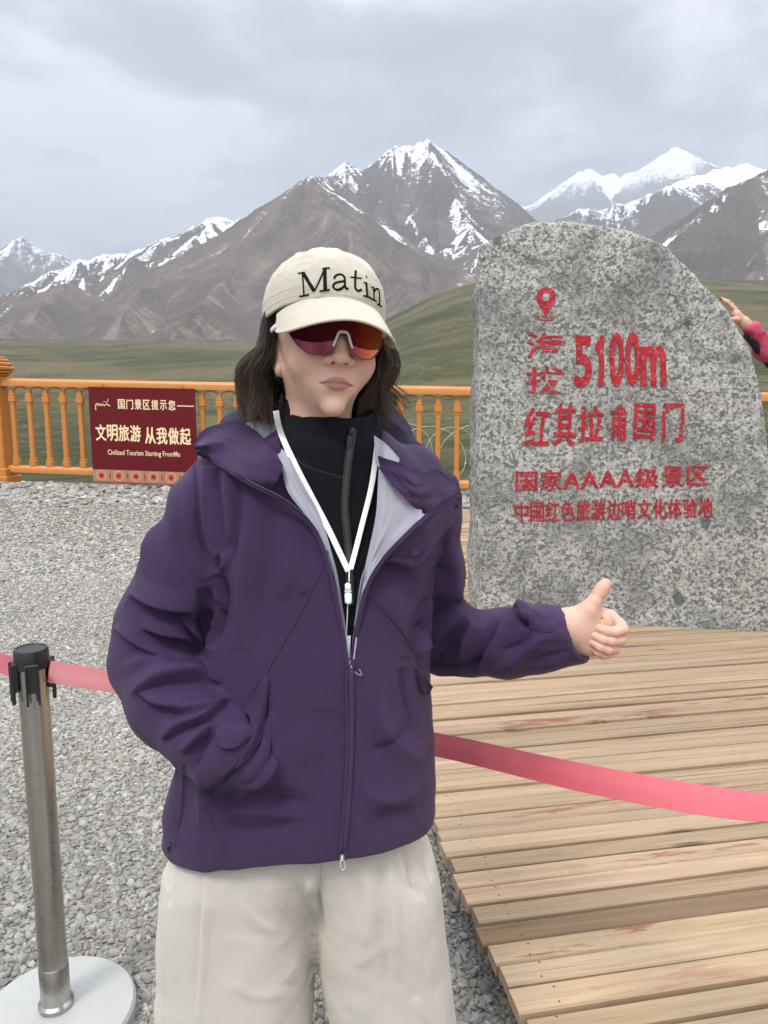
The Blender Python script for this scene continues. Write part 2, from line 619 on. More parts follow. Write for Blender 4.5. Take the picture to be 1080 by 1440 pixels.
def build_terrain():
    na, nr = 1240, 680
    az = np.linspace(math.radians(-54), math.radians(54), na)
    d0, d1, d2 = 10.9, 1500.0, 17500.0
    r = np.concatenate([np.geomspace(d0, d1, 200, endpoint=False), np.geomspace(d1, d2, nr - 200)])
    A, D = np.meshgrid(az, r, indexing='xy')         # rows: distance
    X, Y = D * np.tan(A), D.copy()
    lx = np.log(D)
    pxa = 540 + FPX * np.tan(A)
    # meadow: dips behind the fence, rolls up to the mountain foot
    prof_d = np.log([10.9, 16, 30, 70, 160, 350, 700, 1200, 1800, 2600, 5000, 13000])
    right = sstep(420, 700, pxa)
    zl = np.interp(lx, prof_d, [0.18, -0.35, -0.9, -2.2, -3.0, 3.5, 30, 84, 145, 190, 300, 420])
    zr = np.interp(lx, prof_d, [0.12, -0.4, -0.8, -1.2, 1.0, 16, 72, 180, 295, 340, 360, 420])
    base = zl * (1 - right) + zr * right
    base += fbm(X / 60, Y / 60, 1.3, 5) * 0.055 * np.clip(D - 14, 0, 90) ** 0.95 * 0.28
    base += fbm(X / 420, Y / 420, 4.3, 4) * 11 * sstep(200, 1200, D)
    best = np.full(X.shape, -1e9)
    snow = np.zeros(X.shape)
    kind = np.zeros(X.shape)
    rib = np.zeros(X.shape)
    wob = fbm(X / 900, Y / 900, 9.1, 4)
    for ri, (pts, slope, sn, kd, gl) in enumerate(RIDGES):
        pa = np.array(pts, float)
        W3 = P(pa[:, 0], pa[:, 1], pa[:, 2])
        # densify with some jaggedness
        m = max(24, len(pts) * 7)
        W3 = crom(W3, m)
        tt = np.arange(m)
        jag = 0.011 if kd != 1 else 0.006
        W3[1:-1, 2] += (vnoise(tt * 0.9, ri * 7.7)[1:-1] * 0.6 + vnoise(tt * 2.3, ri * 3.1)[1:-1] * 0.4) * jag * W3[1:-1, 2] * 1.5
        W3[1:-1, 1] += vnoise(tt * 0.35, ri * 5.1)[1:-1] * 0.016 * W3[1:-1, 1]
        s_acc = 0.0
        for a, b in zip(W3[:-1], W3[1:]):
            d = b[:2] - a[:2]
            L = float(np.hypot(*d)) + 1e-9
            # only evaluate near this piece
            hmax = max(a[2], b[2])
            reach = hmax / slope * 1.15
            lo, hi = min(a[1], b[1]) - reach, max(a[1], b[1]) + reach
            r0, r1 = np.searchsorted(r, lo), np.searchsorted(r, hi)
            xlo, xhi = min(a[0], b[0]) - reach, max(a[0], b[0]) + reach
            rr0 = max(min(a[1], b[1]) - reach, 900.0)
            ca = np.searchsorted(az, math.atan2(xlo, rr0 if xlo < 0 else hi)), np.searchsorted(az, math.atan2(xhi, rr0 if xhi > 0 else hi))
            sl = (slice(max(r0 - 1, 0), r1 + 1), slice(max(ca[0] - 1, 0), ca[1] + 1))
            x, y = X[sl], Y[sl]
            if x.size == 0:
                s_acc += L
                continue
            t = np.clip(((x - a[0]) * d[0] + (y - a[1]) * d[1]) / (L * L), 0, 1)
            ddx, ddy = x - a[0] - t * d[0], y - a[1] - t * d[1]
            dist = np.hypot(ddx, ddy)
            ang = np.arctan2(ddx, ddy)
            al = s_acc + t * L
            z = a[2] + t * (b[2] - a[2])
            # ribs and gullies run straight down from the ridge
            q = al / 120.0 + ang * 2.4 + wob[sl] * 0.7
            gul = vnoise(q, dist / 1500.0, ri * 3.3) + 0.55 * vnoise(q * 2.3 + 4, dist / 900.0, ri * 1.3) + 0.42 * vnoise(q * 5.1 + 4, dist / 500.0, ri * 2.3) + 0.30 * vnoise(q * 11.3 + 4, dist / 300.0, ri * 4.3)
            rise = np.clip(dist / 260.0, 0, 1) * (0.35 + 0.65 * np.clip(dist / 900.0, 0, 1))
            h = z - slope * dist * (1.08 - 0.10 * np.clip(dist / 1500, 0, 1)) + gul * gl * 34.0 * rise
            cur = best[sl]
            w = h > cur
            best[sl] = np.where(w, h, cur)
            rel = h / max(1.0, hmax)
            sv = sn - (1.0 - z / 1500.0) * 0.15 - dist / 1500.0 * (1.1 if sn < 1 else 0.25) - gul * (0.74 if kd != 2 else 0.34) * np.clip(dist / 70, 0.25, 1)
            snow[sl] = np.where(w, sv, snow[sl])
            kind[sl] = np.where(w, kd, kind[sl])
            rib[sl] = np.where(w, gul, rib[sl])
            s_acc += L
    # erosion detail
    mt = best + (ridged(X / 260, Y / 260, 2.0, 4) - 0.6) * 15 + fbm(X / 60, Y / 60, 5.0, 4) * 4.0 * sstep(1500, 3000, D)
    m_over = sstep(-18, 26, mt - base)
    kk = 30.0
    hh = np.maximum(kk - np.abs(mt - base), 0) / kk
    Z = np.maximum(mt, base) + hh * hh * kk * 0.25 * 0.6
    far = D > 900
    Z = np.where(far, Z, base)
    m_over = np.where(far, m_over, 0)
    # drop the sheet far back
    V = np.stack([X, Y, Z], -1).reshape(-1, 3)
    n = nr * na
    i = np.arange(n).reshape(nr, na)
    Q = np.stack([i[:-1, :-1], i[:-1, 1:], i[1:, 1:], i[1:, :-1]], -1).reshape(-1, 4)
    at = dict(rock=m_over.ravel(), snow=snow.ravel(), kindr=kind.ravel(), rib=rib.ravel())
    return V, Q, at


def terrain_material():
    m, gg, b = material("mountain terrain")
    p = gg.n('ShaderNodeNewGeometry').outputs['Position']
    rock, snow, kd, rib = [attr(gg, k).outputs['Fac'] for k in ('rock', 'snow', 'kindr', 'rib')]
    n_big = gg.noise(p, 0.0022, 6, 0.6, 0.4)
    n_mid = gg.noise(p, 0.012, 6, 0.62)
    n_fin = gg.noise(p, 0.06, 5, 0.65)
    # scree and rock
    brown = gg.ramp(n_big, [(0.30, (0.150, 0.112, 0.092)), (0.45, (0.205, 0.160, 0.132)), (0.55, (0.165, 0.128, 0.112)), (0.70, (0.285, 0.235, 0.190))])
    grey = gg.ramp(n_big, [(0.32, (0.100, 0.092, 0.088)), (0.5, (0.165, 0.150, 0.140)), (0.68, (0.225, 0.205, 0.190))])
    dark = gg.ramp(n_big, [(0.32, (0.095, 0.082, 0.074)), (0.5, (0.140, 0.120, 0.106)), (0.68, (0.185, 0.160, 0.138))])
    is1 = gg.math('COMPARE', kd, 1.0); gg.t.nodes[-1].inputs[2].default_value = 0.5
    is3 = gg.math('COMPARE', kd, 3.0); gg.t.nodes[-1].inputs[2].default_value = 0.5
    rk = gg.mix(is1, grey, brown)
    rk = gg.mix(is3, rk, dark)
    rk = gg.mix(1.0, rk, (0.66, 0.63, 0.60), 'MULTIPLY')
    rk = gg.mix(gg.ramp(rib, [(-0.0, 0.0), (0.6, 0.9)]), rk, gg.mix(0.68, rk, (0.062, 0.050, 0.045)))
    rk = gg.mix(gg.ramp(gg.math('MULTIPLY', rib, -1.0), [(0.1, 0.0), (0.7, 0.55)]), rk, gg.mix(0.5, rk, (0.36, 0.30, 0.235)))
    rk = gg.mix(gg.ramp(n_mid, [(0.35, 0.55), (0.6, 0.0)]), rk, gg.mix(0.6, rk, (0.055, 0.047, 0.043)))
    rk = gg.mix(gg.ramp(n_fin, [(0.55, 0.0), (0.75, 0.35)]), rk, (0.30, 0.26, 0.22))
    # snow lies in the gullies
    sv = gg.math('ADD', snow, gg.math('MULTIPLY', gg.math('SUBTRACT', n_mid, 0.5), 1.5))
    sv = gg.math('ADD', sv, gg.math('MULTIPLY', gg.math('SUBTRACT', n_fin, 0.5), 1.7))
    sm = gg.ramp(sv, [(0.14, 0.0), (0.30, 0.6), (0.50, 0.95)])
    rk = gg.mix(sm, rk, (0.76, 0.78, 0.82))
    # meadow
    g1 = gg.noise(p, 0.011, 7, 0.62, 0.5)
    g0 = gg.noise(p, 0.0045, 5, 0.62, 0.5)
    g2 = gg.noise(p, 0.16, 6, 0.65)
    g3 = gg.noise(p, 1.6, 5, 0.7)
    gr = gg.ramp(g1, [(0.36, (0.036, 0.042, 0.022)), (0.45, (0.062, 0.070, 0.031)), (0.52, (0.088, 0.092, 0.042)), (0.58, (0.112, 0.104, 0.056)), (0.66, (0.135, 0.112, 0.076))])
    gr = gg.mix(gg.ramp(g2, [(0.40, 0.75), (0.56, 0.0)]), gr, (0.028, 0.032, 0.018))
    gr = gg.mix(gg.ramp(g2, [(0.58, 0.0), (0.72, 0.5)]), gr, (0.13, 0.115, 0.08))
    gr = gg.mix(gg.ramp(g3, [(0.45, 0.0), (0.75, 0.3)]), gr, (0.15, 0.135, 0.085))
    rkf = gg.math('ADD', rock, gg.math('MULTIPLY', gg.math('SUBTRACT', g1, 0.5), 1.2), True)
    gr = gg.mix(gg.ramp(g0, [(0.47, 0.0), (0.58, 0.6)]), gr, (0.150, 0.125, 0.075))
    gr = gg.mix(gg.ramp(g0, [(0.38, 0.6), (0.46, 0.0)]), gr, (0.040, 0.046, 0.024))
    tv = gg.n('ShaderNodeTexVoronoi', {'Vector': p, 'Scale': 0.10}, feature='F1')
    td = gg.math('ADD', tv.outputs['Distance'], gg.math('MULTIPLY', gg.math('SUBTRACT', g3, 0.5), 0.25))
    gr = gg.mix(gg.ramp(td, [(0.12, 0.85), (0.20, 0.0)]), gr, (0.030, 0.034, 0.018))
    rv_ = gg.n('ShaderNodeTexVoronoi', {'Vector': p, 'Scale': 0.23}, feature='F1')
    gr = gg.mix(gg.ramp(rv_.outputs['Distance'], [(0.07, 0.9), (0.12, 0.0)]), gr, (0.30, 0.28, 0.24))
    gr = gg.mix(1.0, gr, (0.86, 0.80, 0.66), 'MULTIPLY')
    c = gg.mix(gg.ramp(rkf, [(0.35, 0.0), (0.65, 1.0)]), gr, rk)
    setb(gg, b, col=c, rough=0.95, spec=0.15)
    setb(gg, b, normal=bump(gg, gg.math('ADD', n_mid, gg.math('MULTIPLY', n_fin, 0.5)), 14.0, 0.9))
    return m


tV, tQ, tA = build_terrain()
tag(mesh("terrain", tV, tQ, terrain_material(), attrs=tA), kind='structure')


# ================================================================== GRAVEL GROUND
def ground_z(x, y):
    z = sstep(7.2, 9.9, y - 0.0 * x) * np.clip(zfence(x), 0.05, 0.6)
    return z + fbm(x / 1.3, y / 1.3, 3.0, 3) * 0.012


gx = np.concatenate([np.linspace(-30, -7, 30, endpoint=False), np.linspace(-7, 6, 170), np.linspace(6.2, 30, 30)])
gy = np.concatenate([np.linspace(-25, 0, 30, endpoint=False), np.linspace(0, 10.5, 170), np.linspace(10.6, 13.5, 10)])
GX, GY = np.meshgrid(gx, gy, indexing='ij')
GZ = ground_z(GX, GY) - 0.9 * sstep(10.4, 13.5, GY)
gi = np.arange(GX.size).reshape(GX.shape)
gQ = np.stack([gi[:-1, :-1], gi[1:, :-1], gi[1:, 1:], gi[:-1, 1:]], -1).reshape(-1, 4)


def gravel_material():
    m, gg, b = material("gravel bed")
    p = opos(gg)
    v = gg.n('ShaderNodeTexVoronoi', {'Vector': p, 'Scale': 75.0, 'Randomness': 1.0}, feature='F1')
    v2 = gg.n('ShaderNodeTexVoronoi', {'Vector': p, 'Scale': 190.0}, feature='F1')
    c = gg.ramp(gg.n('ShaderNodeSeparateColor', {0: v.outputs['Color']}).outputs[0], [(0.0, (0.10, 0.095, 0.085)), (0.35, (0.22, 0.205, 0.18)), (0.7, (0.34, 0.325, 0.295)), (1.0, (0.52, 0.50, 0.47))])
    c2 = gg.ramp(gg.n('ShaderNodeSeparateColor', {0: v2.outputs['Color']}).outputs[0], [(0.0, (0.09, 0.083, 0.072)), (1.0, (0.36, 0.34, 0.30))])
    big = gg.noise(p, 0.9, 4, 0.6)
    c = gg.mix(gg.ramp(big, [(0.40, 0.2), (0.62, 0.75)]), c, c2)
    c = gg.mix(gg.ramp(gg.noise(p, 0.45, 3, 0.5), [(0.42, 0.0), (0.62, 0.4)]), c, (0.15, 0.13, 0.105))
    setb(gg, b, col=c, rough=0.95, spec=0.2)
    h = gg.math('SUBTRACT', 1.0, v.outputs['Distance'])
    setb(gg, b, normal=bump(gg, h, 0.012))
    return m


tag(mesh("ground", np.stack([GX, GY, GZ], -1).reshape(-1, 3), gQ, gravel_material()), kind='structure')

# boardwalk frame: u along planks, v along its left edge, away from the camera
BW_A = np.array([0.312, 1.383])
bw_v = np.array([-0.184, 0.983]); bw_v /= np.linalg.norm(bw_v)
bw_u = np.array([bw_v[1], -bw_v[0]])
DECK = 0.12
BW_LEN0, BW_LEN1, BW_W = -2.2, 7.4, 6.2


def on_deck(x, y, m=0.0):
    a = (x - BW_A[0]) * bw_u[0] + (y - BW_A[1]) * bw_u[1]
    b_ = (x - BW_A[0]) * bw_v[0] + (y - BW_A[1]) * bw_v[1]
    return (a > -m) & (b_ < BW_LEN1 + m) & (a < BW_W)


def stones():
    """the loose stones themselves, thick near the camera"""
    # icosahedron
    t = (1 + 5 ** .5) / 2
    iv = np.array([(-1, t, 0), (1, t, 0), (-1, -t, 0), (1, -t, 0), (0, -1, t), (0, 1, t), (0, -1, -t), (0, 1, -t), (t, 0, -1), (t, 0, 1), (-t, 0, -1), (-t, 0, 1)], float)
    iv /= np.linalg.norm(iv[0])
    it = np.array([(0, 11, 5), (0, 5, 1), (0, 1, 7), (0, 7, 10), (0, 10, 11), (1, 5, 9), (5, 11, 4), (11, 10, 2), (10, 7, 6), (7, 1, 8), (3, 9, 4), (3, 4, 2), (3, 2, 6), (3, 6, 8), (3, 8, 9), (4, 9, 5), (2, 4, 11), (6, 2, 10), (8, 6, 7), (9, 8, 1)])
    pts, rad = [], []
    def zone(n, x0, x1, y0, y1, r0, r1, power=2.2):
        x = rng.uniform(x0, x1, n); y = rng.uniform(y0, y1, n)
        # keep what the lens could see, with a margin
        k = (np.abs(x) < 0.62 * y + 0.5) & ~on_deck(x, y, 0.02)
        x, y = x[k], y[k]
        pts.append(np.stack([x, y], 1))
        rad.append(r0 + (r1 - r0) * rng.random(len(x)) ** power)
    zone(60000, -2.1, 0.45, 1.0, 3.4, 0.0028, 0.0105)
    zone(16000, -2.1, 0.45, 1.0, 3.4, 0.006, 0.015)
    zone(60000, -3.6, 0.3, 3.2, 6.0, 0.004, 0.0135)
    zone(52000, -6.2, 0.3, 5.8, 9.6, 0.006, 0.024)
    zone(2600, -6.2, 2.2, 8.9, 10.2, 0.018, 0.06)
    zone(1500, 1.0, 6.0, 8.9, 10.2, 0.02, 0.075)
    XY, R = np.concatenate(pts), np.concatenate(rad)
    # bare, finer patches
    pn = fbm(XY[:, 0] / 0.8, XY[:, 1] / 1.1, 8.0, 3)
    bare = (pn > 0.35) & (XY[:, 1] < 4.5) & (rng.random(len(R)) < 0.75) & (R > 0.004)
    XY, R = XY[~bare], R[~bare]
    n = len(R)
    sc = np.stack([rng.uniform(0.7, 1.35, n), rng.uniform(0.7, 1.35, n), rng.uniform(0.42, 0.85, n)], 1) * R[:, None]
    jit = 1 + rng.uniform(-0.26, 0.26, (n, 12, 1))
    L = iv[None] * jit * sc[:, None]
    a, tl, ta = rng.uniform(0, 6.283, n), np.clip(rng.normal(0, 0.35, n), -0.7, 0.7), rng.uniform(0, 6.283, n)
    ca, sa = np.cos(a)[:, None], np.sin(a)[:, None]
    x, y, z = L[..., 0] * ca - L[..., 1] * sa, L[..., 0] * sa + L[..., 1] * ca, L[..., 2]
    z = z + x * np.tan(tl)[:, None] * np.cos(ta)[:, None] * 0.6 + y * np.tan(tl)[:, None] * np.sin(ta)[:, None] * 0.6
    V = np.stack([x + XY[:, 0, None], y + XY[:, 1, None], z + (ground_z(XY[:, 0], XY[:, 1]) + sc[:, 2] * 0.45)[:, None]], -1)
    F = it[None] + (np.arange(n) * 12)[:, None, None]
    pal = np.array([(0.42, 0.41, 0.385), (0.30, 0.29, 0.27), (0.54, 0.525, 0.50), (0.20, 0.19, 0.175), (0.36, 0.325, 0.275), (0.28, 0.295, 0.29), (0.40, 0.37, 0.34), (0.62, 0.61, 0.585)])
    c = pal[rng.choice(8, n, p=[.2, .17, .13, .12, .12, .1, .1, .06])] * rng.uniform(0.8, 1.15, (n, 1))
    c = 0.62 * c + 0.38 * np.array((0.375, 0.36, 0.335))
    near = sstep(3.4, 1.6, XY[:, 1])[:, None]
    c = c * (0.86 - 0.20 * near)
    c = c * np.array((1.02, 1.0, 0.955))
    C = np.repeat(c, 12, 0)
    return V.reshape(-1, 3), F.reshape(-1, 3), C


def stone_material():
    m, gg, b = material("gravel stones")
    c = attr(gg, 'tint').outputs['Color']
    n_ = gg.noise(opos(gg), 320, 3, 0.6)
    c = gg.mix(gg.ramp(n_, [(0.35, 0.35), (0.65, 0.0)]), c, (0.12, 0.11, 0.10))
    setb(gg, b, col=c, rough=0.9, spec=0.25)
    return m


sV, sF, sC = stones()
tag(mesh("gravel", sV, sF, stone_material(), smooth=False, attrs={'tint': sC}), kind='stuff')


# ================================================================== BOARDWALK
def wood_material():
    m, gg, b = material("weathered planks")
    tc_ = gg.n('ShaderNodeAttribute', attribute_name='pos').outputs['Vector']      # x along the plank, y across, z plank id
    tint = attr(gg, 'tint')
    mp = gg.n('ShaderNodeMapping', {'Vector': tc_, 'Scale': (0.9, 26.0, 7.3)}).outputs[0]
    grain = gg.noise(mp, 1.0, 6, 0.65, 0.7)
    mp2 = gg.n('ShaderNodeMapping', {'Vector': tc_, 'Scale': (4.5, 150.0, 3.3)}).outputs[0]
    fine = gg.noise(mp2, 1.0, 4, 0.6)
    c = gg.ramp(grain, [(0.25, (0.27, 0.195, 0.130)), (0.42, (0.40, 0.305, 0.210)), (0.58, (0.475, 0.370, 0.262)), (0.78, (0.56, 0.455, 0.335))])
    c = gg.mix(gg.ramp(fine, [(0.33, 0.30), (0.46, 0.0)]), c, (0.18, 0.13, 0.09))
    mp3 = gg.n('ShaderNodeMapping', {'Vector': tc_, 'Scale': (0.9, 9.0, 5.1)}).outputs[0]
    st = gg.noise(mp3, 1.6, 5, 0.65, 0.4)
    c = gg.mix(gg.ramp(st, [(0.58, 0.0), (0.70, 0.40)]), c, (0.20, 0.15, 0.11))
    # worn red paint here and there
    mp4 = gg.n('ShaderNodeMapping', {'Vector': tc_, 'Scale': (2.1, 14.0, 9.7)}).outputs[0]
    rd = gg.noise(mp4, 1.5, 6, 0.7, 0.2)
    big = gg.noise(gg.n('ShaderNodeMapping', {'Vector': tc_, 'Scale': (0.7, 1.0, 0.31)}).outputs[0], 1.0, 2, 0.5)
    rf = gg.math('MULTIPLY', gg.ramp(rd, [(0.54, 0.0), (0.60, 0.8)]), gg.ramp(big, [(0.56, 0.0), (0.64, 1.0)]))
    c = gg.mix(rf, c, (0.26, 0.085, 0.055))
    crk = gg.noise(gg.n('ShaderNodeMapping', {'Vector': tc_, 'Scale': (0.55, 75.0, 4.1)}).outputs[0], 1.0, 3, 0.5, 0.3)
    c = gg.mix(gg.ramp(crk, [(0.67, 0.0), (0.70, 0.85)]), c, (0.085, 0.06, 0.042))
    # knots
    vo = gg.n('ShaderNodeTexVoronoi', {'Vector': gg.n('ShaderNodeMapping', {'Vector': tc_, 'Scale': (1.3, 11.0, 3.7)}).outputs[0], 'Scale': 1.0}, feature='F1')
    c = gg.mix(gg.ramp(vo.outputs['Distance'], [(0.035, 0.75), (0.09, 0.0)]), c, (0.10, 0.062, 0.035))
    c = gg.mix(1.0, c, (0.76, 0.70, 0.63), 'MULTIPLY')
    grey = gg.noise(gg.n('ShaderNodeMapping', {'Vector': tc_, 'Scale': (0.8, 3.0, 0.57)}).outputs[0], 1.0, 5, 0.65)
    c = gg.mix(gg.ramp(grey, [(0.45, 0.0), (0.66, 0.45)]), c, (0.255, 0.205, 0.15))
    c = gg.mix(1.0, c, tint.outputs['Color'], 'MULTIPLY')
    setb(gg, b, col=c, rough=0.82, spec=0.25)
    setb(gg, b, normal=bump(gg, gg.math('ADD', grain, gg.math('MULTIPLY', fine, 0.6)), 0.0025))
    return m


def build_boardwalk():
    Vs, Fs, Ts, Ps = [], [], [], []
    nv = 0
    pitch = 0.072
    k = 0
    b0 = BW_LEN0
    rr = np.random.default_rng(21)
    while b0 < BW_LEN1:
        w = pitch * rr.uniform(0.86, 1.12)
        gap = rr.choice([0.005, 0.007, 0.010, 0.015], p=[.35, .3, .25, .1])
        dark = rr.random() < 0.10
        zt = DECK + rr.normal(0, 0.0022) - (0.003 if dark else 0)
        tilt = rr.normal(0, 0.012) + (0.02 if dark else 0)
        a0 = -rr.uniform(0.0, 0.028)
        na = 46
        aa = np.linspace(a0, BW_W, na)
        # cross-section of a plank: rounded top edges
        bev = 0.004
        prof = [(0, -0.03), (0, -bev), (bev, 0), (w - gap - bev, 0), (w - gap, -bev), (w - gap, -0.03)]
        skew = rr.normal(0, 0.0012)
        warp = vnoise(aa * 0.7, k * 3.3) * 0.004
        wav = vnoise(aa * 2.2, k * 1.7) * 0.0016
        base_t = np.array([1, 1, 1.]) * rr.uniform(0.84, 1.10) * (1 + rr.normal(0, 0.012, 3))
        if dark:
            base_t = np.array([0.55, 0.49, 0.45]) * rr.uniform(0.85, 1.25)
        V = []
        for i, a in enumerate(aa):
            for (q, z) in prof:
                e = wav[i] if q < w / 2 else -wav[i] * 0.6
                bb = b0 + q + skew * a + e
                xy = BW_A + bw_u * a + bw_v * bb
                V.append((xy[0], xy[1], zt + z + warp[i] + tilt * (q - w / 2)))
                Ps.append((a + k * 3.1, q, k))
                Ts.append(base_t)
        n = len(prof)
        for i in range(na - 1):
            for j in range(n - 1):
                Fs.append((nv + i * n + j, nv + (i + 1) * n + j, nv + (i + 1) * n + j + 1, nv + i * n + j + 1))
        Fs.append(tuple(nv + j for j in range(n)))
        Fs.append(tuple(nv + (na - 1) * n + j for j in range(n))[::-1])
        Vs += V
        nv += len(V)
        # nail heads over the bearers
        for an in (0.075, 1.2, 2.4, 3.6, 4.8):
            for qn in (0.22, 0.74):
                ai, bi = an + rr.normal(0, 0.008), b0 + w * qn + rr.normal(0, 0.003)
                xy = BW_A + bw_u * ai + bw_v * bi
                zz = zt + np.interp(ai, aa, warp) + tilt * (w * qn - w / 2) + 0.0006
                for j in range(6):
                    e = 0.0026
                    Vs.append((xy[0] + e * math.cos(j * 1.047), xy[1] + e * math.sin(j * 1.047), zz))
                    Ps.append((0.2, 0.0, 0)); Ts.append(np.array((0.16, 0.14, 0.13)))
                Fs.append(tuple(range(nv, nv + 6)))
                nv += 6
        b0 += w
        k += 1
    V = np.array(Vs)
    o = mesh("boardwalk", V, Fs, wood_material(), smooth=False, attrs={'tint': np.array(Ts)})
    at = o.data.attributes.new('pos', 'FLOAT_VECTOR', 'POINT')
    at.data.foreach_set('vector', np.array(Ps, np.float32).ravel())
    tag(o, kind='structure')
    # bearers under the planks
    mb = MB()
    R = np.array([[bw_u[0], bw_v[0], 0], [bw_u[1], bw_v[1], 0], [0, 0, 1]])
    for a in (0.075, 1.2, 2.4, 3.6, 4.8, 6.0):
        c = BW_A + bw_u * a + bw_v * (BW_LEN0 + BW_LEN1) / 2
        mb.box((c[0], c[1], 0.043), (0.07, BW_LEN1 - BW_LEN0 - 0.02, 0.082), R)
    b2 = mb.build("boardwalk_bearer", simple("bearer wood", (0.12, 0.085, 0.055), 0.9, scale=6), o)
    return o


boardwalk = build_boardwalk()
# ================================================================== BOULDER with cut lettering
BY = 4.40
B_OUT = [(671, 858), (667, 790), (667, 700), (669, 600), (670, 500), (669, 420), (670, 360), (676, 343), (692, 332), (714, 322), (736, 308), (760, 304), (792, 307), (830, 313), (870, 321), (906, 333), (936, 347), (956, 366), (984, 392), (1008, 417), (1030, 452), (1048, 486), (1060, 520), (1068, 560), (1074, 610), (1081, 680), (1090, 760), (1098, 850), (1101, 915), (900, 905), (671, 893)]


def poly_sd(px, pz, poly):
    d = np.full(px.shape, 1e9); ins = np.zeros(px.shape, bool)
    n = len(poly)
    for i in range(n):
        a, b = poly[i], poly[(i + 1) % n]
        e = b - a
        t = np.clip(((px - a[0]) * e[0] + (pz - a[1]) * e[1]) / (e @ e + 1e-12), 0, 1)
        d = np.minimum(d, np.hypot(px - a[0] - t * e[0], pz - a[1] - t * e[1]))
        c = ((a[1] > pz) != (b[1] > pz)) & (px < (b[0] - a[0]) * (pz - a[1]) / (b[1] - a[1] + 1e-12) + a[0])
        ins ^= c
    return np.where(ins, -d, d)


SKEW = 0.19          # the face turns a little towards the left


def build_boulder():
    bx, by_ = np.array([q[0] for q in B_OUT], float), np.array([q[1] for q in B_OUT], float)
    Yq = np.full(len(bx), BY + 0.09)
    for _ in range(6):
        w = P(bx, by_, Yq)
        Yq = BY + 0.09 - SKEW * (w[:, 0] - 0.57)
    poly = w[:, [0, 2]]
    poly[-3:, 1] = 0.02
    lo, hi, h = (0.45, BY - 0.12, 0.0), (2.75, BY + 0.85, 2.70), 0.0135
    X, Y, Z = grid3(lo, hi, h)
    X2, Z2 = np.meshgrid(X[:, 0, 0], Z[0, 0, :], indexing='ij')
    d2 = poly_sd(X2, Z2, poly)[:, None, :].astype(np.float32)
    zc_ = Z / 2.4
    # front leans back a little towards the top; back face is rougher and slopes in
    front = (BY + 0.02 * zc_ + 0.05 * np.clip(zc_ - 0.75, 0, 1) ** 2 * 10 - Y)
    back = Y - (BY + 0.62 - 0.20 * zc_ + 0.05 * np.sin(X * 3))
    d2 = d2 + 0.002
    k = 0.065
    f = smax(smax(d2, front, k), back, 0.3)
    # broken upper edge: bevel facet over the top
    f = smax(f, (Z - 2.53 + 0.25 * (BY + 0.15 - Y) * 2.0 + (X - 1.0) * 0.12) * 0.8, 0.08)
    V, Q = surfnet(f, lo, h, 2)
    V, Q = keep_biggest(V, Q)
    V0 = V.copy()
    V = V - np.stack([V[:, 0] * 0, SKEW * (V[:, 0] - 0.57), V[:, 0] * 0], 1)
    N = vnormals(V, Q)
    amp = 0.35 + 0.65 * sstep(BY + 0.05, BY + 0.2, V0[:, 1]) + 0.5 * sstep(1.75, 2.2, V[:, 2]) + 0.7 * sstep(0.45, 0.15, V[:, 2])
    n_ = fbm(V[:, 0] * 2.2, V[:, 1] * 2.2, V[:, 2] * 2.2, 3) * 0.020 + (ridged(V[:, 0] * 5, V[:, 1] * 5, V[:, 2] * 5, 3) - .5) * 0.008 + fbm(V[:, 0] * 22, V[:, 1] * 22, V[:, 2] * 22, 3) * 0.0045
    V = V + N * (n_ * amp)[:, None]
    return V, Q


def granite():
    m, gg, b = material("speckled granite")
    p = opos(gg)
    s1 = gg.noise(p, 66, 6, 0.70, 0.3)
    s2 = gg.noise(p, 130, 4, 0.65)
    big = gg.noise(p, 2.4, 5, 0.6, 0.6)
    mid = gg.noise(p, 9, 5, 0.62)
    v = gg.n('ShaderNodeTexVoronoi', {'Vector': p, 'Scale': 64.0}, feature='F1')
    rv = gg.n('ShaderNodeSeparateColor', {0: v.outputs['Color']}).outputs[0]
    c = gg.ramp(s1, [(0.33, (0.15, 0.146, 0.135)), (0.43, (0.285, 0.278, 0.255)), (0.50, (0.39, 0.380, 0.345)), (0.60, (0.52, 0.505, 0.46)), (0.70, (0.64, 0.62, 0.57))])
    c = gg.mix(gg.ramp(rv, [(0.68, 0.0), (0.74, 0.62)]), c, (0.075, 0.077, 0.077))
    c = gg.mix(gg.ramp(rv, [(0.20, 0.55), (0.26, 0.0)]), c, (0.60, 0.585, 0.55))
    c = gg.mix(gg.ramp(s2, [(0.38, 0.55), (0.46, 0.0)]), c, (0.085, 0.085, 0.085))
    c = gg.mix(gg.ramp(big, [(0.40, 0.55), (0.56, 0.0)]), c, (0.125, 0.127, 0.124))
    c = gg.mix(gg.ramp(mid, [(0.60, 0.0), (0.74, 0.45)]), c, (0.50, 0.45, 0.37))
    # dark inclusions
    iv = gg.n('ShaderNodeTexVoronoi', {'Vector': gg.n('ShaderNodeMapping', {'Vector': p, 'Scale': (3.1, 3.1, 2.2)}).outputs[0], 'Scale': 1.0}, feature='F1')
    inc = gg.math('ADD', iv.outputs['Distance'], gg.math('MULTIPLY', gg.math('SUBTRACT', mid, 0.5), 0.28))
    c = gg.mix(gg.ramp(inc, [(0.075, 0.8), (0.11, 0.0)]), c, (0.075, 0.078, 0.078))
    setb(gg, b, col=c, rough=0.88, spec=0.3)
    b1 = bump(gg, gg.math('ADD', gg.math('ADD', s1, s2), gg.math('MULTIPLY', mid, 1.5)), 0.012, 0.9)
    setb(gg, b, normal=b1)
    return m


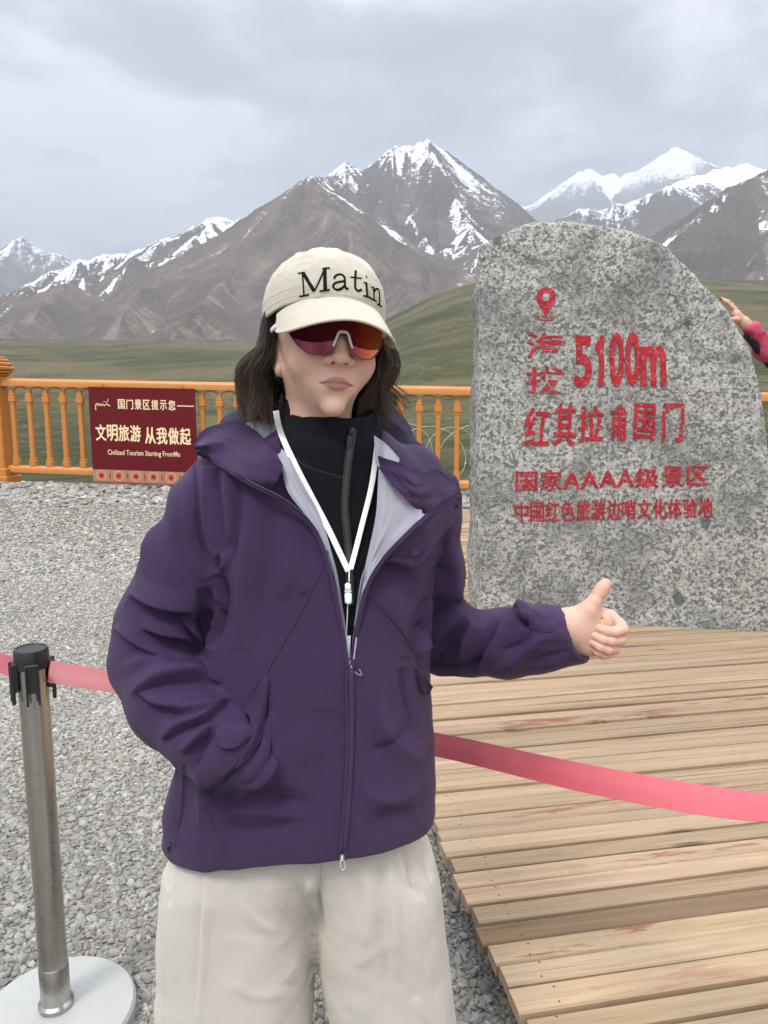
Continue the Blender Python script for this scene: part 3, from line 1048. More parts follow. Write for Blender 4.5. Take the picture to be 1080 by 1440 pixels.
bV, bQ = build_boulder()
boulder = empty("engraved_boulder", (1.6, BY + 0.3, DECK), "tall grey granite boulder with red carved writing standing on the boardwalk", "boulder")
mesh("stone", bV, bQ, granite(), boulder)
B_BVH = bvh(bV, bQ)


def red_paint():
    m, gg, b = material("red carved paint")
    p = opos(gg)
    w = gg.noise(p, 70, 5, 0.7)
    c = gg.ramp(gg.noise(p, 14, 4, 0.6), [(0.35, (0.27, 0.007, 0.016)), (0.65, (0.43, 0.014, 0.028))])
    c = gg.mix(gg.ramp(w, [(0.57, 0.0), (0.66, 0.8)]), c, (0.36, 0.28, 0.26))
    setb(gg, b, col=c, rough=0.6, spec=0.3, normal=bump(gg, w, 0.006))
    return m


RED = red_paint()


def text2d(body, offset=0.0, res=3):
    cu = bpy.data.curves.new('lettering', 'FONT')
    cu.body = body
    cu.offset = offset
    cu.resolution_u = res
    o = bpy.data.objects.new('lettering', cu)
    COL.objects.link(o)
    bpy.context.view_layer.update()
    me = bpy.data.meshes.new_from_object(o.evaluated_get(bpy.context.evaluated_depsgraph_get()))
    V = np.array([v.co[:2] for v in me.vertices])
    F = [list(p.vertices) for p in me.polygons]
    bpy.data.objects.remove(o); bpy.data.curves.remove(cu); bpy.data.meshes.remove(me)
    return V, F


def refine(V, F, maxe):
    """split long triangle edges so flat letters can follow a curved face"""
    T = []
    for f in F:
        for i in range(1, len(f) - 1):
            T.append((f[0], f[i], f[i + 1]))
    V = [tuple(v) for v in V]
    for _ in range(7):
        cache, out, did = {}, [], False
        def mid(a, b):
            k = (min(a, b), max(a, b))
            if k not in cache:
                cache[k] = len(V)
                V.append(((V[a][0] + V[b][0]) / 2, (V[a][1] + V[b][1]) / 2))
            return cache[k]
        def ln(a, b): return math.hypot(V[a][0] - V[b][0], V[a][1] - V[b][1])
        for t in T:
            for a, b in ((t[0], t[1]), (t[1], t[2]), (t[2], t[0])):
                if ln(a, b) > maxe:
                    mid(a, b)
        for t in T:
            e = [cache.get((min(t[i], t[(i + 1) % 3]), max(t[i], t[(i + 1) % 3]))) for i in range(3)]
            k = sum(x is not None for x in e)
            if k == 0:
                out.append(t)
                continue
            did = True
            if k == 3:
                out += [(t[0], e[0], e[2]), (e[0], t[1], e[1]), (e[2], e[1], t[2]), (e[0], e[1], e[2])]
            elif k == 1:
                i = [j for j in range(3) if e[j] is not None][0]
                a, b, c = t[i], t[(i + 1) % 3], t[(i + 2) % 3]
                out += [(a, e[i], c), (e[i], b, c)]
            else:
                i = [j for j in range(3) if e[j] is None][0]
                a, b, c = t[i], t[(i + 1) % 3], t[(i + 2) % 3]
                m1, m2 = e[(i + 1) % 3], e[(i + 2) % 3]
                out += [(a, b, m1), (a, m1, m2), (m2, m1, c)]
        T = out
        if not did:
            break
    return np.array(V), T


def face_text(V2, F, cn, bvh_, lift, thick, name, mat, parent, Yd=4.4, wob=0.0, maxe=0.03, along=None, wo=(0, 0)):
    """lay a flat outline (unit box 0..1) into the pixel quad cn (tl, tr, br, bl) on a surface, with real thickness"""
    V2, T = refine(V2, F, maxe)
    tl, tr, br, bl = [np.array(c, float) for c in cn]
    s, t = V2[:, 0:1], V2[:, 1:2]
    q = (bl * (1 - s) + br * s) * (1 - t) + (tl * (1 - s) + tr * s) * t
    if wob:
        q = q + np.stack([vnoise((q[:, 0] + wo[0]) / 19, (q[:, 1] + wo[1]) / 19, 1.0), vnoise((q[:, 0] + wo[0]) / 19, (q[:, 1] + wo[1]) / 19, 9.0)], 1) * wob
    top = []
    for x, y in q:
        d = ray(x, y)
        loc = bvh_.ray_cast(Vector(CAMP), Vector(d))[0] if bvh_ else None
        top.append(np.array(loc) if loc is not None else P(x, y, Yd))
    top = np.array(top)
    nrm = np.array((0, -1.0, 0)) if along is None else np.array(along)
    n = len(top)
    VV = np.concatenate([top + nrm * lift, top - nrm * thick])
    from collections import Counter
    ed = Counter()
    for a, b, c in T:
        for e in ((a, b), (b, c), (c, a)):
            ed[e] += 1
    FF = [list(t_) for t_ in T] + [[c + n, b + n, a + n] for a, b, c in T]
    for (a, b) in list(ed):
        if (b, a) not in ed:
            FF.append([b, a, a + n, b + n])
    return mesh(name, VV, FF, mat, parent, smooth=False)


def join_into(o, q):
    """move q's faces into o's mesh"""
    import bmesh
    bm = bmesh.new()
    bm.from_mesh(o.data)
    bm.from_mesh(q.data)
    bm.to_mesh(o.data)
    bm.free()
    me_ = q.data
    bpy.data.objects.remove(q)
    bpy.data.meshes.remove(me_)


def unit(V): 
    lo, hi = V.min(0), V.max(0)
    return (V - lo) / (hi - lo)


def row_text(body, cells, offset, name, wob, skew=0.0, lift=0.005, bvh_=B_BVH, mat=RED, parent=boulder, narrow_ok=True, along=None, Yd=4.4, thick=0.03, maxe=0.08, bold=((-0.7, 0), (0.7, 0.3), (0, -0.5))):
    """each character into its own pixel cell (x0, y0, x1, y1)"""
    Vs, Fs, n = [], [], 0
    for ch, (x0, y0, x1, y1) in zip(body, cells):
        V, F = text2d(ch, offset)
        V = unit(V)
        if ch == '1':
            V = np.array([(0.42, 0.0), (0.80, 0.0), (0.80, 1.0), (0.52, 1.0), (0.40, 0.90), (0.12, 0.80), (0.12, 0.68), (0.42, 0.76)])
            F = [[0, 1, 2, 3, 7], [3, 4, 5, 6, 7]]
        V, F = refine(V, F, maxe)
        sh = skew * (V[:, 1] - 0.5) * (x1 - x0)
        V = np.stack([x0 + V[:, 0] * (x1 - x0) + sh, y1 + V[:, 1] * (y0 - y1)], 1)
        Vs.append(V); Fs += [[i + n for i in f] for f in F]; n += len(V)
    V = np.concatenate(Vs)
    lo, hi = V.min(0), V.max(0)
    U = (V - lo) / (hi - lo); U[:, 1] = 1 - U[:, 1]
    o = None
    for i, (dx, dy) in enumerate(bold):
        cn = [(lo[0] + dx, lo[1] + dy), (hi[0] + dx, lo[1] + dy), (hi[0] + dx, hi[1] + dy), (lo[0] + dx, hi[1] + dy)]
        q = face_text(U, Fs, cn, bvh_, lift + i * 0.0006, thick, name, mat, parent, Yd, wob, maxe=9, along=along, wo=lo - cn[0])
        if o is None:
            o = q
        else:
            join_into(o, q)
    return o


def build_lettering():
    row_text("海", [(740, 468, 793, 503)], 0.003, "lettering", 0.6, lift=0.005, bold=((-0.35, 0), (0.35, 0)))
    row_text("拔", [(740, 516, 793, 553)], 0.003, "lettering", 0.6, lift=0.005, bold=((-0.35, 0), (0.35, 0)))
    row_text("5100m", [(808, 472, 831, 545), (836, 472, 851, 544), (857, 468, 876, 544), (879, 468, 899, 542), (901, 486, 936, 543)], 0.020, "lettering", 0.9)
    row_text("红其拉甫国门", [(738, 574, 772, 627), (779, 567, 809, 627), (813, 571, 848, 622), (860, 570, 880, 620), (892, 567, 920, 619), (932, 566, 960, 621)], 0.006, "lettering", 1.2, 0.10)
    cells = [(725, 663, 755, 690), (760, 661, 790, 690), (792, 664, 816, 687), (817, 663, 841, 686), (843, 662, 867, 685), (868, 661, 891, 684), (893, 658, 926, 686), (931, 656, 960, 685), (966, 655, 995, 682)]
    row_text("国家AAAA级景区", cells, 0.006, "lettering", 0.4, bold=((-0.45, 0), (0.45, 0)))
    xs = np.linspace(723, 1003, 14)
    cells = [(xs[i] + 1.0, 706 - i * 0.5, xs[i + 1] - 1.5, 734 - i * 0.55) for i in range(13)]
    row_text("中国红色旅游边哨文化体验地", cells, 0.002, "lettering", 0.4, bold=((-0.3, 0), (0.3, 0)))
    # map pin over two rings
    V, F = [], []
    n = 40
    for k in range(n):
        w = 2 * math.pi * k / n
        o_ = np.array((math.cos(w) * 13.2, -math.sin(w) * 14.5))
        if math.sin(w) < -0.35:       # lower part pulls to the tip
            t = (-math.sin(w) - 0.35) / 0.65
            o_[0] *= (1 - t) ** 0.8
            o_[1] = 5.1 + t * 23
        V.append((768 + o_[0], 418 + o_[1]))
    for k in range(n):
        w = 2 * math.pi * k / n
        V.append((768 + math.cos(w) * 5.0, 417 - math.sin(w) * 6.2))
    F = [[k, (k + 1) % n, n + (k + 1) % n, n + k] for k in range(n)]
    def arcband(cx_, cy_, rx, ry, w_, a0, a1, m_=14):
        b_ = len(V)
        for i in range(m_ + 1):
            a = a0 + (a1 - a0) * i / m_
            V.append((cx_ + math.cos(a) * rx, cy_ - math.sin(a) * ry))
            V.append((cx_ + math.cos(a) * (rx - w_), cy_ - math.sin(a) * (ry - w_ * 0.7)))
        for i in range(m_):
            F.append([b_ + 2 * i, b_ + 2 * i + 2, b_ + 2 * i + 3, b_ + 2 * i + 1])
    arcband(768, 446, 12.5, 5.2, 2.6, math.radians(150), math.radians(390))
    arcband(768, 444.5, 7, 2.6, 1.5, math.radians(170), math.radians(370))
    V = np.array(V); lo, hi = V.min(0), V.max(0)
    U = (V - lo) / (hi - lo); U[:, 1] = 1 - U[:, 1]
    face_text(U, F, [(lo[0], lo[1]), (hi[0], lo[1]), (hi[0], hi[1]), (lo[0], hi[1])], B_BVH, 0.004, 0.012, "pin_symbol", RED, boulder, wob=0.8, maxe=0.1)


build_lettering()

# ================================================================== RAILING at the edge of the gravel
ORANGE = simple("orange enamel", (0.45, 0.172, 0.030), 0.42, var=0.14, scale=9, bmp=0.0008)
FA, FB = np.array([-5.40, 10.40]), np.array([1.15, 9.63])
f_u = (FB - FA) / np.linalg.norm(FB - FA)
f_n = np.array([-f_u[1], f_u[0]])


def fence_at(s, z=0.0, out=0.0):
    """s metres along from the left post"""
    q = FA + f_u * s + f_n * out
    zb, zt = 0.52 - 0.0228 * s, 1.715 - 0.0212 * s      # bottom / top rail
    return np.array([q[0], q[1], zb + z * (zt - zb)])


RF = np.array([[f_u[0], f_n[0], 0], [f_u[1], f_n[1], 0], [0, 0, 1.0]])
fence = empty("railing", tuple(fence_at(0, -0.12)), "orange ornamental railing with balusters along the far edge of the gravel", "railing")


def build_fence():
    s0, s1 = -5.6, 11.6
    posts = [-3.85, 0.02, 3.95, 7.85, 11.75]
    # rails between posts
    for a, b in zip(posts[:-1], posts[1:]):
        for nm_, z, h, d in (("top_rail", 1.0, 0.105, 0.13), ("bottom_rail", 0.0, 0.095, 0.11)):
            p, q = fence_at(a + 0.11, z), fence_at(b - 0.11, z)
            mb = MB()
            # moulded section swept along
            prof = [(-.5, -.5), (-.5, .1), (-.42, .32), (-.22, .5), (.22, .5), (.42, .32), (.5, .1), (.5, -.5)]
            V = [e + np.append(f_n * u_ * d, v_ * h) for e in (p, q) for (u_, v_) in prof]
            n = len(prof)
            F = [(j, (j + 1) % n, n + (j + 1) % n, n + j) for j in range(n)] + [tuple(range(n))[::-1], tuple(range(n, 2 * n))]
            smooth_angle(mb.add(V, F).build(nm_, ORANGE, fence), 40)
    for sp in posts:
        b = fence_at(sp, -0.13)
        top = fence_at(sp, 1.0)[2]
        mb = MB()
        H = top - b[2]
        mb.box((b[0], b[1], b[2] + H / 2 + 0.02), (0.225, 0.225, H + 0.12), RF, 0.012)
        zt = top + 0.08
        for (w, z0, h) in ((0.27, 0.0, 0.035), (0.33, 0.037, 0.04), (0.37, 0.079, 0.055), (0.33, 0.136, 0.05), (0.27, 0.188, 0.045), (0.20, 0.235, 0.03)):
            mb.box((b[0], b[1], zt + z0 + h / 2), (w, w, h), RF, 0.014)
        mb.box((b[0], b[1], b[2] + 0.10), (0.30, 0.30, 0.12), RF, 0.012)
        mb.box((b[0], b[1], b[2] + 0.0), (0.36, 0.36, 0.10), RF, 0.012)
        smooth_angle(mb.build("post", ORANGE, fence))
    # balusters: one built, the rest copied
    first = None
    arch = None
    step = 0.2405
    for a, b in zip(posts[:-1], posts[1:]):
        nb = int(round((b - a - 0.22) / step))
        st = (b - a - 0.22) / nb
        for i in range(nb):
            s = a + 0.11 + st * (i + 0.5)
            z0 = fence_at(s, 0)
            if first is None:
                mb = MB()
                mb.box((0, 0, 0.60), (0.062, 0.055, 1.0), RF, 0.006)
                mb.box((0, 0, 0.085), (0.095, 0.075, 0.09), RF, 0.008)
                mb.box((0, 0, 0.145), (0.078, 0.066, 0.03), RF, 0.006)
                mb.box((0, 0, 0.965), (0.10, 0.08, 0.085), RF, 0.01)
                mb.box((0, 0, 1.022), (0.085, 0.07, 0.03), RF, 0.006)
                mb.box((0, 0, 0.905), (0.08, 0.066, 0.022), RF, 0.006)
                first = smooth_angle(mb.build("baluster", ORANGE, None))
                first.parent = fence
                o = first
            else:
                o = first.copy(); COL.objects.link(o); o.parent = fence
            o.location = Vector(z0) - fence.location
            if i < nb - 1:
                zz = fence_at(s + st / 2, 0)
                if arch is None:
                    mb = MB()
                    pts = []
                    for k in range(13):
                        w = math.pi * k / 12
                        e = math.cos(w) * st * 0.5
                        pts.append((f_u[0] * e, f_u[1] * e, 1.045 + math.sin(w) * 0.09))
                    mb.tube(pts, 0.013, 6)
                    arch = mb.build("arch_trim", ORANGE, None, True); arch.parent = fence
                    o = arch
                else:
                    o = arch.copy(); COL.objects.link(o); o.parent = fence
                o.location = Vector(zz) - fence.location


build_fence()

# ---- notice board hung on the railing
SIGN_RED = simple("oxblood board", (0.105, 0.0055, 0.0085), 0.5, var=0.10, scale=5, spec=0.2)
SIGN_TXT = simple("cream lettering", (0.78, 0.60, 0.36), 0.5, var=0.06)
FOLK_A = simple("pattern cream", (0.62, 0.40, 0.24), 0.5, var=0.08)
FOLK_B = simple("pattern red", (0.40, 0.030, 0.028), 0.5, var=0.08)
FOLK_C = simple("pattern ground", (0.30, 0.19, 0.105), 0.5, var=0.2, scale=30)


def build_sign():
    # left edge px 125, right edge px 274 ; top 545, bottom 675
    def s_of(px):
        d = (px - 540) / FPX
        # solve along the fence line offset to the front
        o = FA - f_n * 0.085
        return (d * 0.986 * o[1] - o[0]) / (f_u[0] - d * 0.986 * f_u[1])
    sl_, sr = s_of(125), s_of(274)
    OFF = -0.085
    zt, zb = 0.965, -0.10
    def q(u, v, lift=0.0):
        """u 0..1 across, v 0..1 up"""
        s = sl_ + (sr - sl_) * u
        p = fence_at(s, zb + (zt - zb) * v, OFF)
        return p - np.append(f_n, 0) * lift
    sg = empty("notice_board", tuple(q(0.5, 0)), "dark red notice board with cream writing hung on the orange railing", "sign")
    def slab(u0, v0, u1, v1, l0, l1, name, mat, par=None):
        V = [q(u, v, l) for l in (l0, l1) for (u, v) in ((u0, v0), (u1, v0), (u1, v1), (u0, v1))]
        F = [(4, 5, 6, 7), (3, 2, 1, 0), (0, 1, 5, 4), (1, 2, 6, 5), (2, 3, 7, 6), (3, 0, 4, 7)]
        return mesh(name, V, F, mat, par or sg, smooth=False)
    slab(0, 0, 1, 1, 0.0, 0.025, "board", SIGN_RED)
    slab(0.0, 0.0, 1, 0.125, 0.0252, 0.028, "border_strip", FOLK_C)
    slab(0.0, -0.012, 1, -0.001, 0.0, 0.03, "edge_strip", FOLK_B)
    # rosettes
    dark_p = simple("pattern dark", (0.16, 0.012, 0.015), 0.5)
    asp = (np.linalg.norm(q(1, 0) - q(0, 0))) / (np.linalg.norm(q(0, 1) - q(0, 0)))
    for k in range(6):
        u0, v0 = (k + 0.5) / 6, 0.062
        mb1, mb2, mb3 = MB(), MB(), MB()
        def disc(mbx, r_out, r_in, l0, nside=8, a_off=math.pi / 8):
            V, F = [], []
            for r_ in (r_out, r_in):
                for j in range(nside):
                    w = 2 * math.pi * j / nside + a_off
                    for l in (l0, l0 + 0.0015):
                        V.append(q(u0 + math.cos(w) * r_ / asp, v0 + math.sin(w) * r_, l))
            for j in range(nside):
                j2 = (j + 1) % nside
                o_, i_ = lambda a, l: 2 * a + l, lambda a, l: 2 * nside + 2 * a + l
                F += [(o_(j, 1), o_(j2, 1), i_(j2, 1), i_(j, 1)), (o_(j, 0), o_(j2, 0), o_(j2, 1), o_(j, 1)), (i_(j, 1), i_(j2, 1), i_(j2, 0), i_(j, 0))]
            mbx.add(V, F)
        disc(mb1, 0.057, 0.049, 0.0283)
        disc(mb2, 0.0485, 0.0385, 0.0283)
        disc(mb1, 0.038, 0.033, 0.0283)
        disc(mb2, 0.0325, 0.019, 0.0283, 12)
        disc(mb3, 0.0185, 0.002, 0.0283, 8)
        for su in (-1, 1):
            u1 = u0 + su * 0.5 / 6 
            V = [q(u1 + du / asp * 1.0, v0 + dv, l) for l in (0.0283, 0.0296) for du, dv in ((0.0, -0.05), (0.014, 0), (0, 0.05), (-0.014, 0))]
            if su > 0 and k < 5:
                MB().add(V, [(4, 5, 6, 7), (0, 1, 5, 4), (1, 2, 6, 5), (2, 3, 7, 6), (3, 0, 4, 7)]).build("diamond", FOLK_B, sg)
        ro = mb2.build("rosette", FOLK_B, sg); mb1.build("rosette_outline", FOLK_A, ro); mb3.build("rosette_centre", dark_p, ro)
    # writing
    def write(body, cells, offset, b_=0.0028, name="lettering"):
        Vs, Fs, n = [], [], 0
        for ch, (u0, v0, u1, v1) in zip(body, cells):
            V, F = text2d(ch, offset, 2)
            V = unit(V)
            Vs.append(np.stack([u0 + V[:, 0] * (u1 - u0), v0 + V[:, 1] * (v1 - v0)], 1)); Fs += [[i + n for i in f] for f in F]; n += len(V)
        V = np.concatenate(Vs)
        vs, ff = [], []
        for k, (dx, dy) in enumerate(((-b_, 0), (b_, 0), (0, b_), (0, -b_))):
            m_ = len(vs) * n
            vs.append(np.array([q(u + dx, v + dy, 0.0265 + 0.0005 * k) for u, v in V]))
            ff += [[i + m_ for i in f] for f in Fs]
        mesh(name, np.concatenate(vs), ff, SIGN_TXT, sg, smooth=False)
    def cells(u0, u1, n, v0, v1, gap=0.12, extra=None):
        w = (u1 - u0) / n
        return [(u0 + w * (i + gap / 2), v0, u0 + w * (i + 1 - gap / 2), v1) for i in range(n)]
    write("国门景区提示您", cells(0.27, 0.825, 7, 0.775, 0.875, 0.2), 0.002, 0.0016)
    write("文明旅游", cells(0.045, 0.485, 4, 0.435, 0.605, 0.10), 0.004)
    write("从我做起", cells(0.515, 0.955, 4, 0.415, 0.590, 0.10), 0.004)
    # latin line in one run
    V, F = text2d("Civilized Tourism Starting FromMe", 0.008, 2)
    V = unit(V)
    V = np.stack([0.155 + V[:, 0] * 0.69, 0.270 + V[:, 1] * 0.072], 1)
    n = len(V)
    mesh("lettering", np.concatenate([[q(u, v, 0.0275) for u, v in V], [q(u, v, 0.024) for u, v in V]]), list(F) + [[i + n for i in f][::-1] for f in F], SIGN_TXT, sg, smooth=False)
    slab(0.835, 0.815, 0.99, 0.825, 0.0252, 0.0275, "rule_line", SIGN_TXT)
    # brush scribble of the emblem at the top left
    mb = MB()
    def brush(pts, r):
        c = crom([q(u, v, 0.027) for u, v in pts], 16)
        mb.tube(c, r, 5, flat=0.3, up=(f_n[0], f_n[1], 0))
    brush([(0.06, 0.79), (0.075, 0.83), (0.09, 0.80), (0.10, 0.83), (0.115, 0.80), (0.13, 0.825), (0.145, 0.80), (0.16, 0.82), (0.18, 0.815), (0.20, 0.80)], 0.006)
    brush([(0.065, 0.79), (0.06, 0.765), (0.07, 0.76)], 0.005)
    brush([(0.165, 0.835), (0.18, 0.85), (0.188, 0.88)], 0.004)
    brush([(0.14, 0.845), (0.16, 0.85)], 0.003)
    mb.build("emblem", SIGN_TXT, sg)
    # hangers behind
    for u in (0.12, 0.88):
        V = [q(u + du, v, l) for l in (-0.05, 0.0) for du, v in ((-.012, 0.92), (.012, 0.92), (.012, 1.03), (-.012, 1.03))]
        mesh("hanger", V, [(4, 5, 6, 7), (3, 2, 1, 0), (0, 1, 5, 4), (1, 2, 6, 5), (2, 3, 7, 6), (3, 0, 4, 7)], ORANGE, sg, smooth=False)


build_sign()

# ---- coil of razor wire behind the railing
def build_wire():
    mb = MB()
    pts = []
    s, k = -4.0, 0
    turns = 26
    n = turns * 26
    for i in range(n):
        w = 2 * math.pi * i / 26
        s = 3.4 + i / n * 8.4
        R = 0.40 + 0.03 * math.sin(i * 0.05)
        c = fence_at(s, 0.28, 0.75)
        e = math.sin(w) * 0.36 + math.sin(w * 0.5) * 0.10
        pts.append(c + np.append(f_u * e + f_n * math.sin(w + 1.0) * 0.16, math.cos(w) * R))
    pts = np.array(pts)
    mb.tube(pts, 0.0048, 5)
    for i in range(4, n - 4, 4):       # flat barbs
        t = pts[i + 1] - pts[i]; t /= np.linalg.norm(t)
        u_ = np.cross(t, (0.3, 0.2, 1)); u_ /= np.linalg.norm(u_)
        w_ = np.cross(t, u_)
        c = pts[i]
        mb.add([c - t * .018 + u_ * .011, c + t * .010 + u_ * .011, c + t * .018, c + t * .010 - u_ * .011, c - t * .010 - u_ * .011, c - t * .018, c + w_ * .003, c - w_ * .003],
               [(0, 1, 6), (1, 2, 6), (2, 3, 6), (3, 4, 6), (4, 5, 6), (5, 0, 6), (1, 0, 7), (2, 1, 7), (3, 2, 7), (4, 3, 7), (5, 4, 7), (0, 5, 7)])
    o = mb.build("razor_wire", simple("galvanised wire", (0.36, 0.37, 0.36), 0.5, 0.5), None)
    tag(o, "coil of grey razor wire on the grass behind the orange railing", "razor wire")


build_wire()

# ================================================================== BELT BARRIER
STEEL_M, sg_, sb_ = material("brushed steel")
_p = opos(sg_)
_n = sg_.noise(sg_.n('ShaderNodeMapping', {'Vector': _p, 'Scale': (30, 30, 1.2)}).outputs[0], 1.0, 5, 0.6)
_d = sg_.noise(_p, 7, 5, 0.7)
setb(sg_, sb_, col=sg_.ramp(_n, [(0.3, (0.34, 0.325, 0.30)), (0.7, (0.52, 0.50, 0.47))]), metal=1.0, rough=sg_.ramp(_d, [(0.35, 0.20), (0.65, 0.36)]))
BLACKP = simple("black plastic", (0.014, 0.014, 0.016), 0.38, var=0.2, scale=60)
BASEW = simple("chipped white enamel", (0.355, 0.355, 0.34), 0.6, var=0.10, scale=11, bmp=0.0012)


def belt_material():
    m, gg, b = material("red belt webbing")
    p = opos(gg)
    w = gg.n('ShaderNodeTexWave', {'Vector': gg.n('ShaderNodeMapping', {'Vector': p, 'Scale': (1, 1, 1)}).outputs[0], 'Scale': 260.0, 'Distortion': 1.0}, wave_type='BANDS', bands_direction='Z').outputs[0]
    c = gg.mix(gg.noise(p, 25, 4, 0.6), (0.50, 0.030, 0.055), (0.62, 0.055, 0.085))
    setb(gg, b, col=c, rough=0.36, spec=0.6, sheen=0.5, normal=bump(gg, w, 0.0004))
    b.inputs['Sheen Roughness'].default_value = 0.35
    b.inputs['IOR'].default_value = 2.0
    b.inputs['Sheen Tint'].default_value = (1.0, 0.72, 0.84, 1)
    return m


BELT = belt_material()
POST_XY = [np.array(q) for q in ((-0.744, 1.50), (-2.35, 2.25), (1.50, 0.74))]
POST_H = 0.905


def make_stanchion(x, y, label):
    t = empty("stanchion", (x, y, 0.0), label, "stanchion", "belt barrier posts")
    mb = MB()
    mb.lathe((x, y, 0.012), [(0.164, -0.012), (0.171, 0.0), (0.171, 0.028), (0.165, 0.036), (0.14, 0.041), (0.05, 0.048), (0.034, 0.0485)], 64)
    smooth_angle(mb.build("base", BASEW, t), 30)
    mb = MB().lathe((x, y, 0.0), [(0.0300, 0.061), (0.0300, 0.861)], 48)
    smooth_angle(mb.build("pole", STEEL_M, t), 40)
    mb = MB().lathe((x, y, 0.0), [(0.0365, 0.058), (0.0375, 0.062), (0.0375, 0.072), (0.0316, 0.078), (0.0316, 0.165), (0.0303, 0.167)], 48)
    smooth_angle(mb.build("sleeve", STEEL_M, t), 40)
    mb = MB().lathe((x, y, 0.0), [(0.0335, 0.861), (0.0345, 0.864), (0.0345, 0.897), (0.0325, 0.902), (0.028, 0.9035), (0.027, 0.9015), (0.001, 0.9015)], 48)
    smooth_angle(mb.build("cap", BLACKP, t), 35)
    for w in (-2.55, -1.15, 0.42, 2.0):          # belt slots round the head
        R = rot(0, 0, w)
        c = np.array((x, y, 0)) + R @ np.array((0.034, 0, 0))
        mb = MB()
        mb.box(c + (0, 0, 0.845), (0.010, 0.026, 0.062), R, 0.002)
        mb.box(c + R @ np.array((0.006, 0.011, 0.832)), (0.008, 0.005, 0.088), R, 0.002)
        mb.box(c + R @ np.array((0.006, -0.011, 0.832)), (0.008, 0.005, 0.088), R, 0.002)
        smooth_angle(mb.build("belt_clip", BLACKP, t))
    return t


st = make_stanchion(*POST_XY[0], "steel belt post with white round base on gravel left of the woman")


def copy_thing(root, loc, label):
    r = root.copy(); COL.objects.link(r); r.location = loc; r['label'] = label
    for ch in list(root.children):
        c = ch.copy(); COL.objects.link(c); c.parent = r
    return r


copy_thing(st, (POST_XY[1][0], POST_XY[1][1], 0), "steel belt post off to the far left end of the belt")
copy_thing(st, (POST_XY[2][0], POST_XY[2][1], DECK + 0.006), "steel belt post on the boardwalk at the right end of the belt")


def belt(pts, tw, name_label, wdt=0.048):
    """pts: centre line (x, y, z) ; tw: tilt of the band about its run, radians, at each point"""
    C = crom(pts, 90)
    T_ = np.interp(np.linspace(0, 1, 90), np.linspace(0, 1, len(tw)), tw)
    D = np.gradient(C, axis=0); D /= np.linalg.norm(D, axis=1)[:, None]
    V = []
    th = 0.0012
    for i in range(90):
        side = np.cross(D[i], (0, 0, 1.0)); side /= np.linalg.norm(side)
        upv = np.cross(side, D[i])
        a = upv * math.cos(T_[i]) + side * math.sin(T_[i])
        nn = np.cross(D[i], a)
        for k in range(7):
            w = (k / 6 - 0.5)
            V.append(C[i] + a * w * wdt + nn * (th / 2 + 0.0008 * math.cos(w * 5)))
        for k in range(7):
            w = (0.5 - k / 6)
            V.append(C[i] + a * w * wdt - nn * (th / 2 - 0.0008 * math.cos(w * 5)))
    F = []
    for i in range(89):
        for k in range(14):
            k2 = (k + 1) % 14
            F.append((i * 14 + k, i * 14 + k2, (i + 1) * 14 + k2, (i + 1) * 14 + k))
    F += [tuple(range(14))[::-1], tuple(89 * 14 + k for k in range(14))]
    o = mesh("barrier_belt", V, F, BELT, None, True)
    smooth_angle(o, 50)
    tag(o, name_label, "barrier belt", "red barrier belts")
    return o


p0 = np.array([POST_XY[0][0], POST_XY[0][1], 0.852])
pa, pb, pc, pd = P(187, 965, 1.50), P(612, 1047, 1.40), P(840, 1098, 1.20), P(1080, 1136, 1.02)
p_end = np.array([POST_XY[2][0] - 0.03, POST_XY[2][1], DECK + 0.86])
belt([p0 + (0.038, -0.006, 0.0), pa, P(400, 1012, 1.455), pb, pc, pd, P(1300, 1130, 0.86), p_end], [0.0, -0.02, -0.05, -0.25, -0.95, -1.5, -0.8, 0.0], "long red belt running behind the woman across the boardwalk")
belt([p0 + (-0.036, 0.012, 0.0), P(-60, 918, 1.63), P(-240, 905, 1.85), np.array([POST_XY[1][0] + .036, POST_XY[1][1], 0.85])], [0, 0, 0, 0], "short red belt leaving the steel post towards the left")
# ================================================================== THE WOMAN in the foreground
SKIN, kg, kb = material("skin")
_p = opos(kg)
_lip = attr(kg, 'lip').outputs['Fac']
_blush = attr(kg, 'blush').outputs['Fac']
_brow = attr(kg, 'brow').outputs['Fac']
_c = kg.mix(kg.noise(_p, 60, 5, 0.6), (0.515, 0.320, 0.236), (0.60, 0.385, 0.298))
_c = kg.mix(kg.ramp(kg.noise(_p, 24, 4, 0.6), [(0.4, 0.0), (0.65, 0.5)]), _c, (0.55, 0.315, 0.225))
_c = kg.mix(_blush, _c, (0.60, 0.27, 0.205))
_c = kg.mix(kg.ramp(kg.noise(_p, 420, 3, 0.6), [(0.62, 0.0), (0.75, 0.18)]), _c, (0.40, 0.22, 0.16))
_c = kg.mix(_lip, _c, (0.375, 0.155, 0.142))
_c = kg.mix(_brow, _c, (0.05, 0.032, 0.025))
setb(kg, kb, col=_c, rough=kg.ramp(kg.noise(_p, 90, 3, 0.6), [(0.3, 0.42), (0.7, 0.56)]), sss=0.10, spec=0.4,
     normal=bump(kg, kg.noise(_p, 900, 3, 0.6), 0.00035))
kb.inputs['Subsurface Radius'].default_value = (0.010, 0.004, 0.002)
kb.inputs['Subsurface Scale'].default_value = 0.6


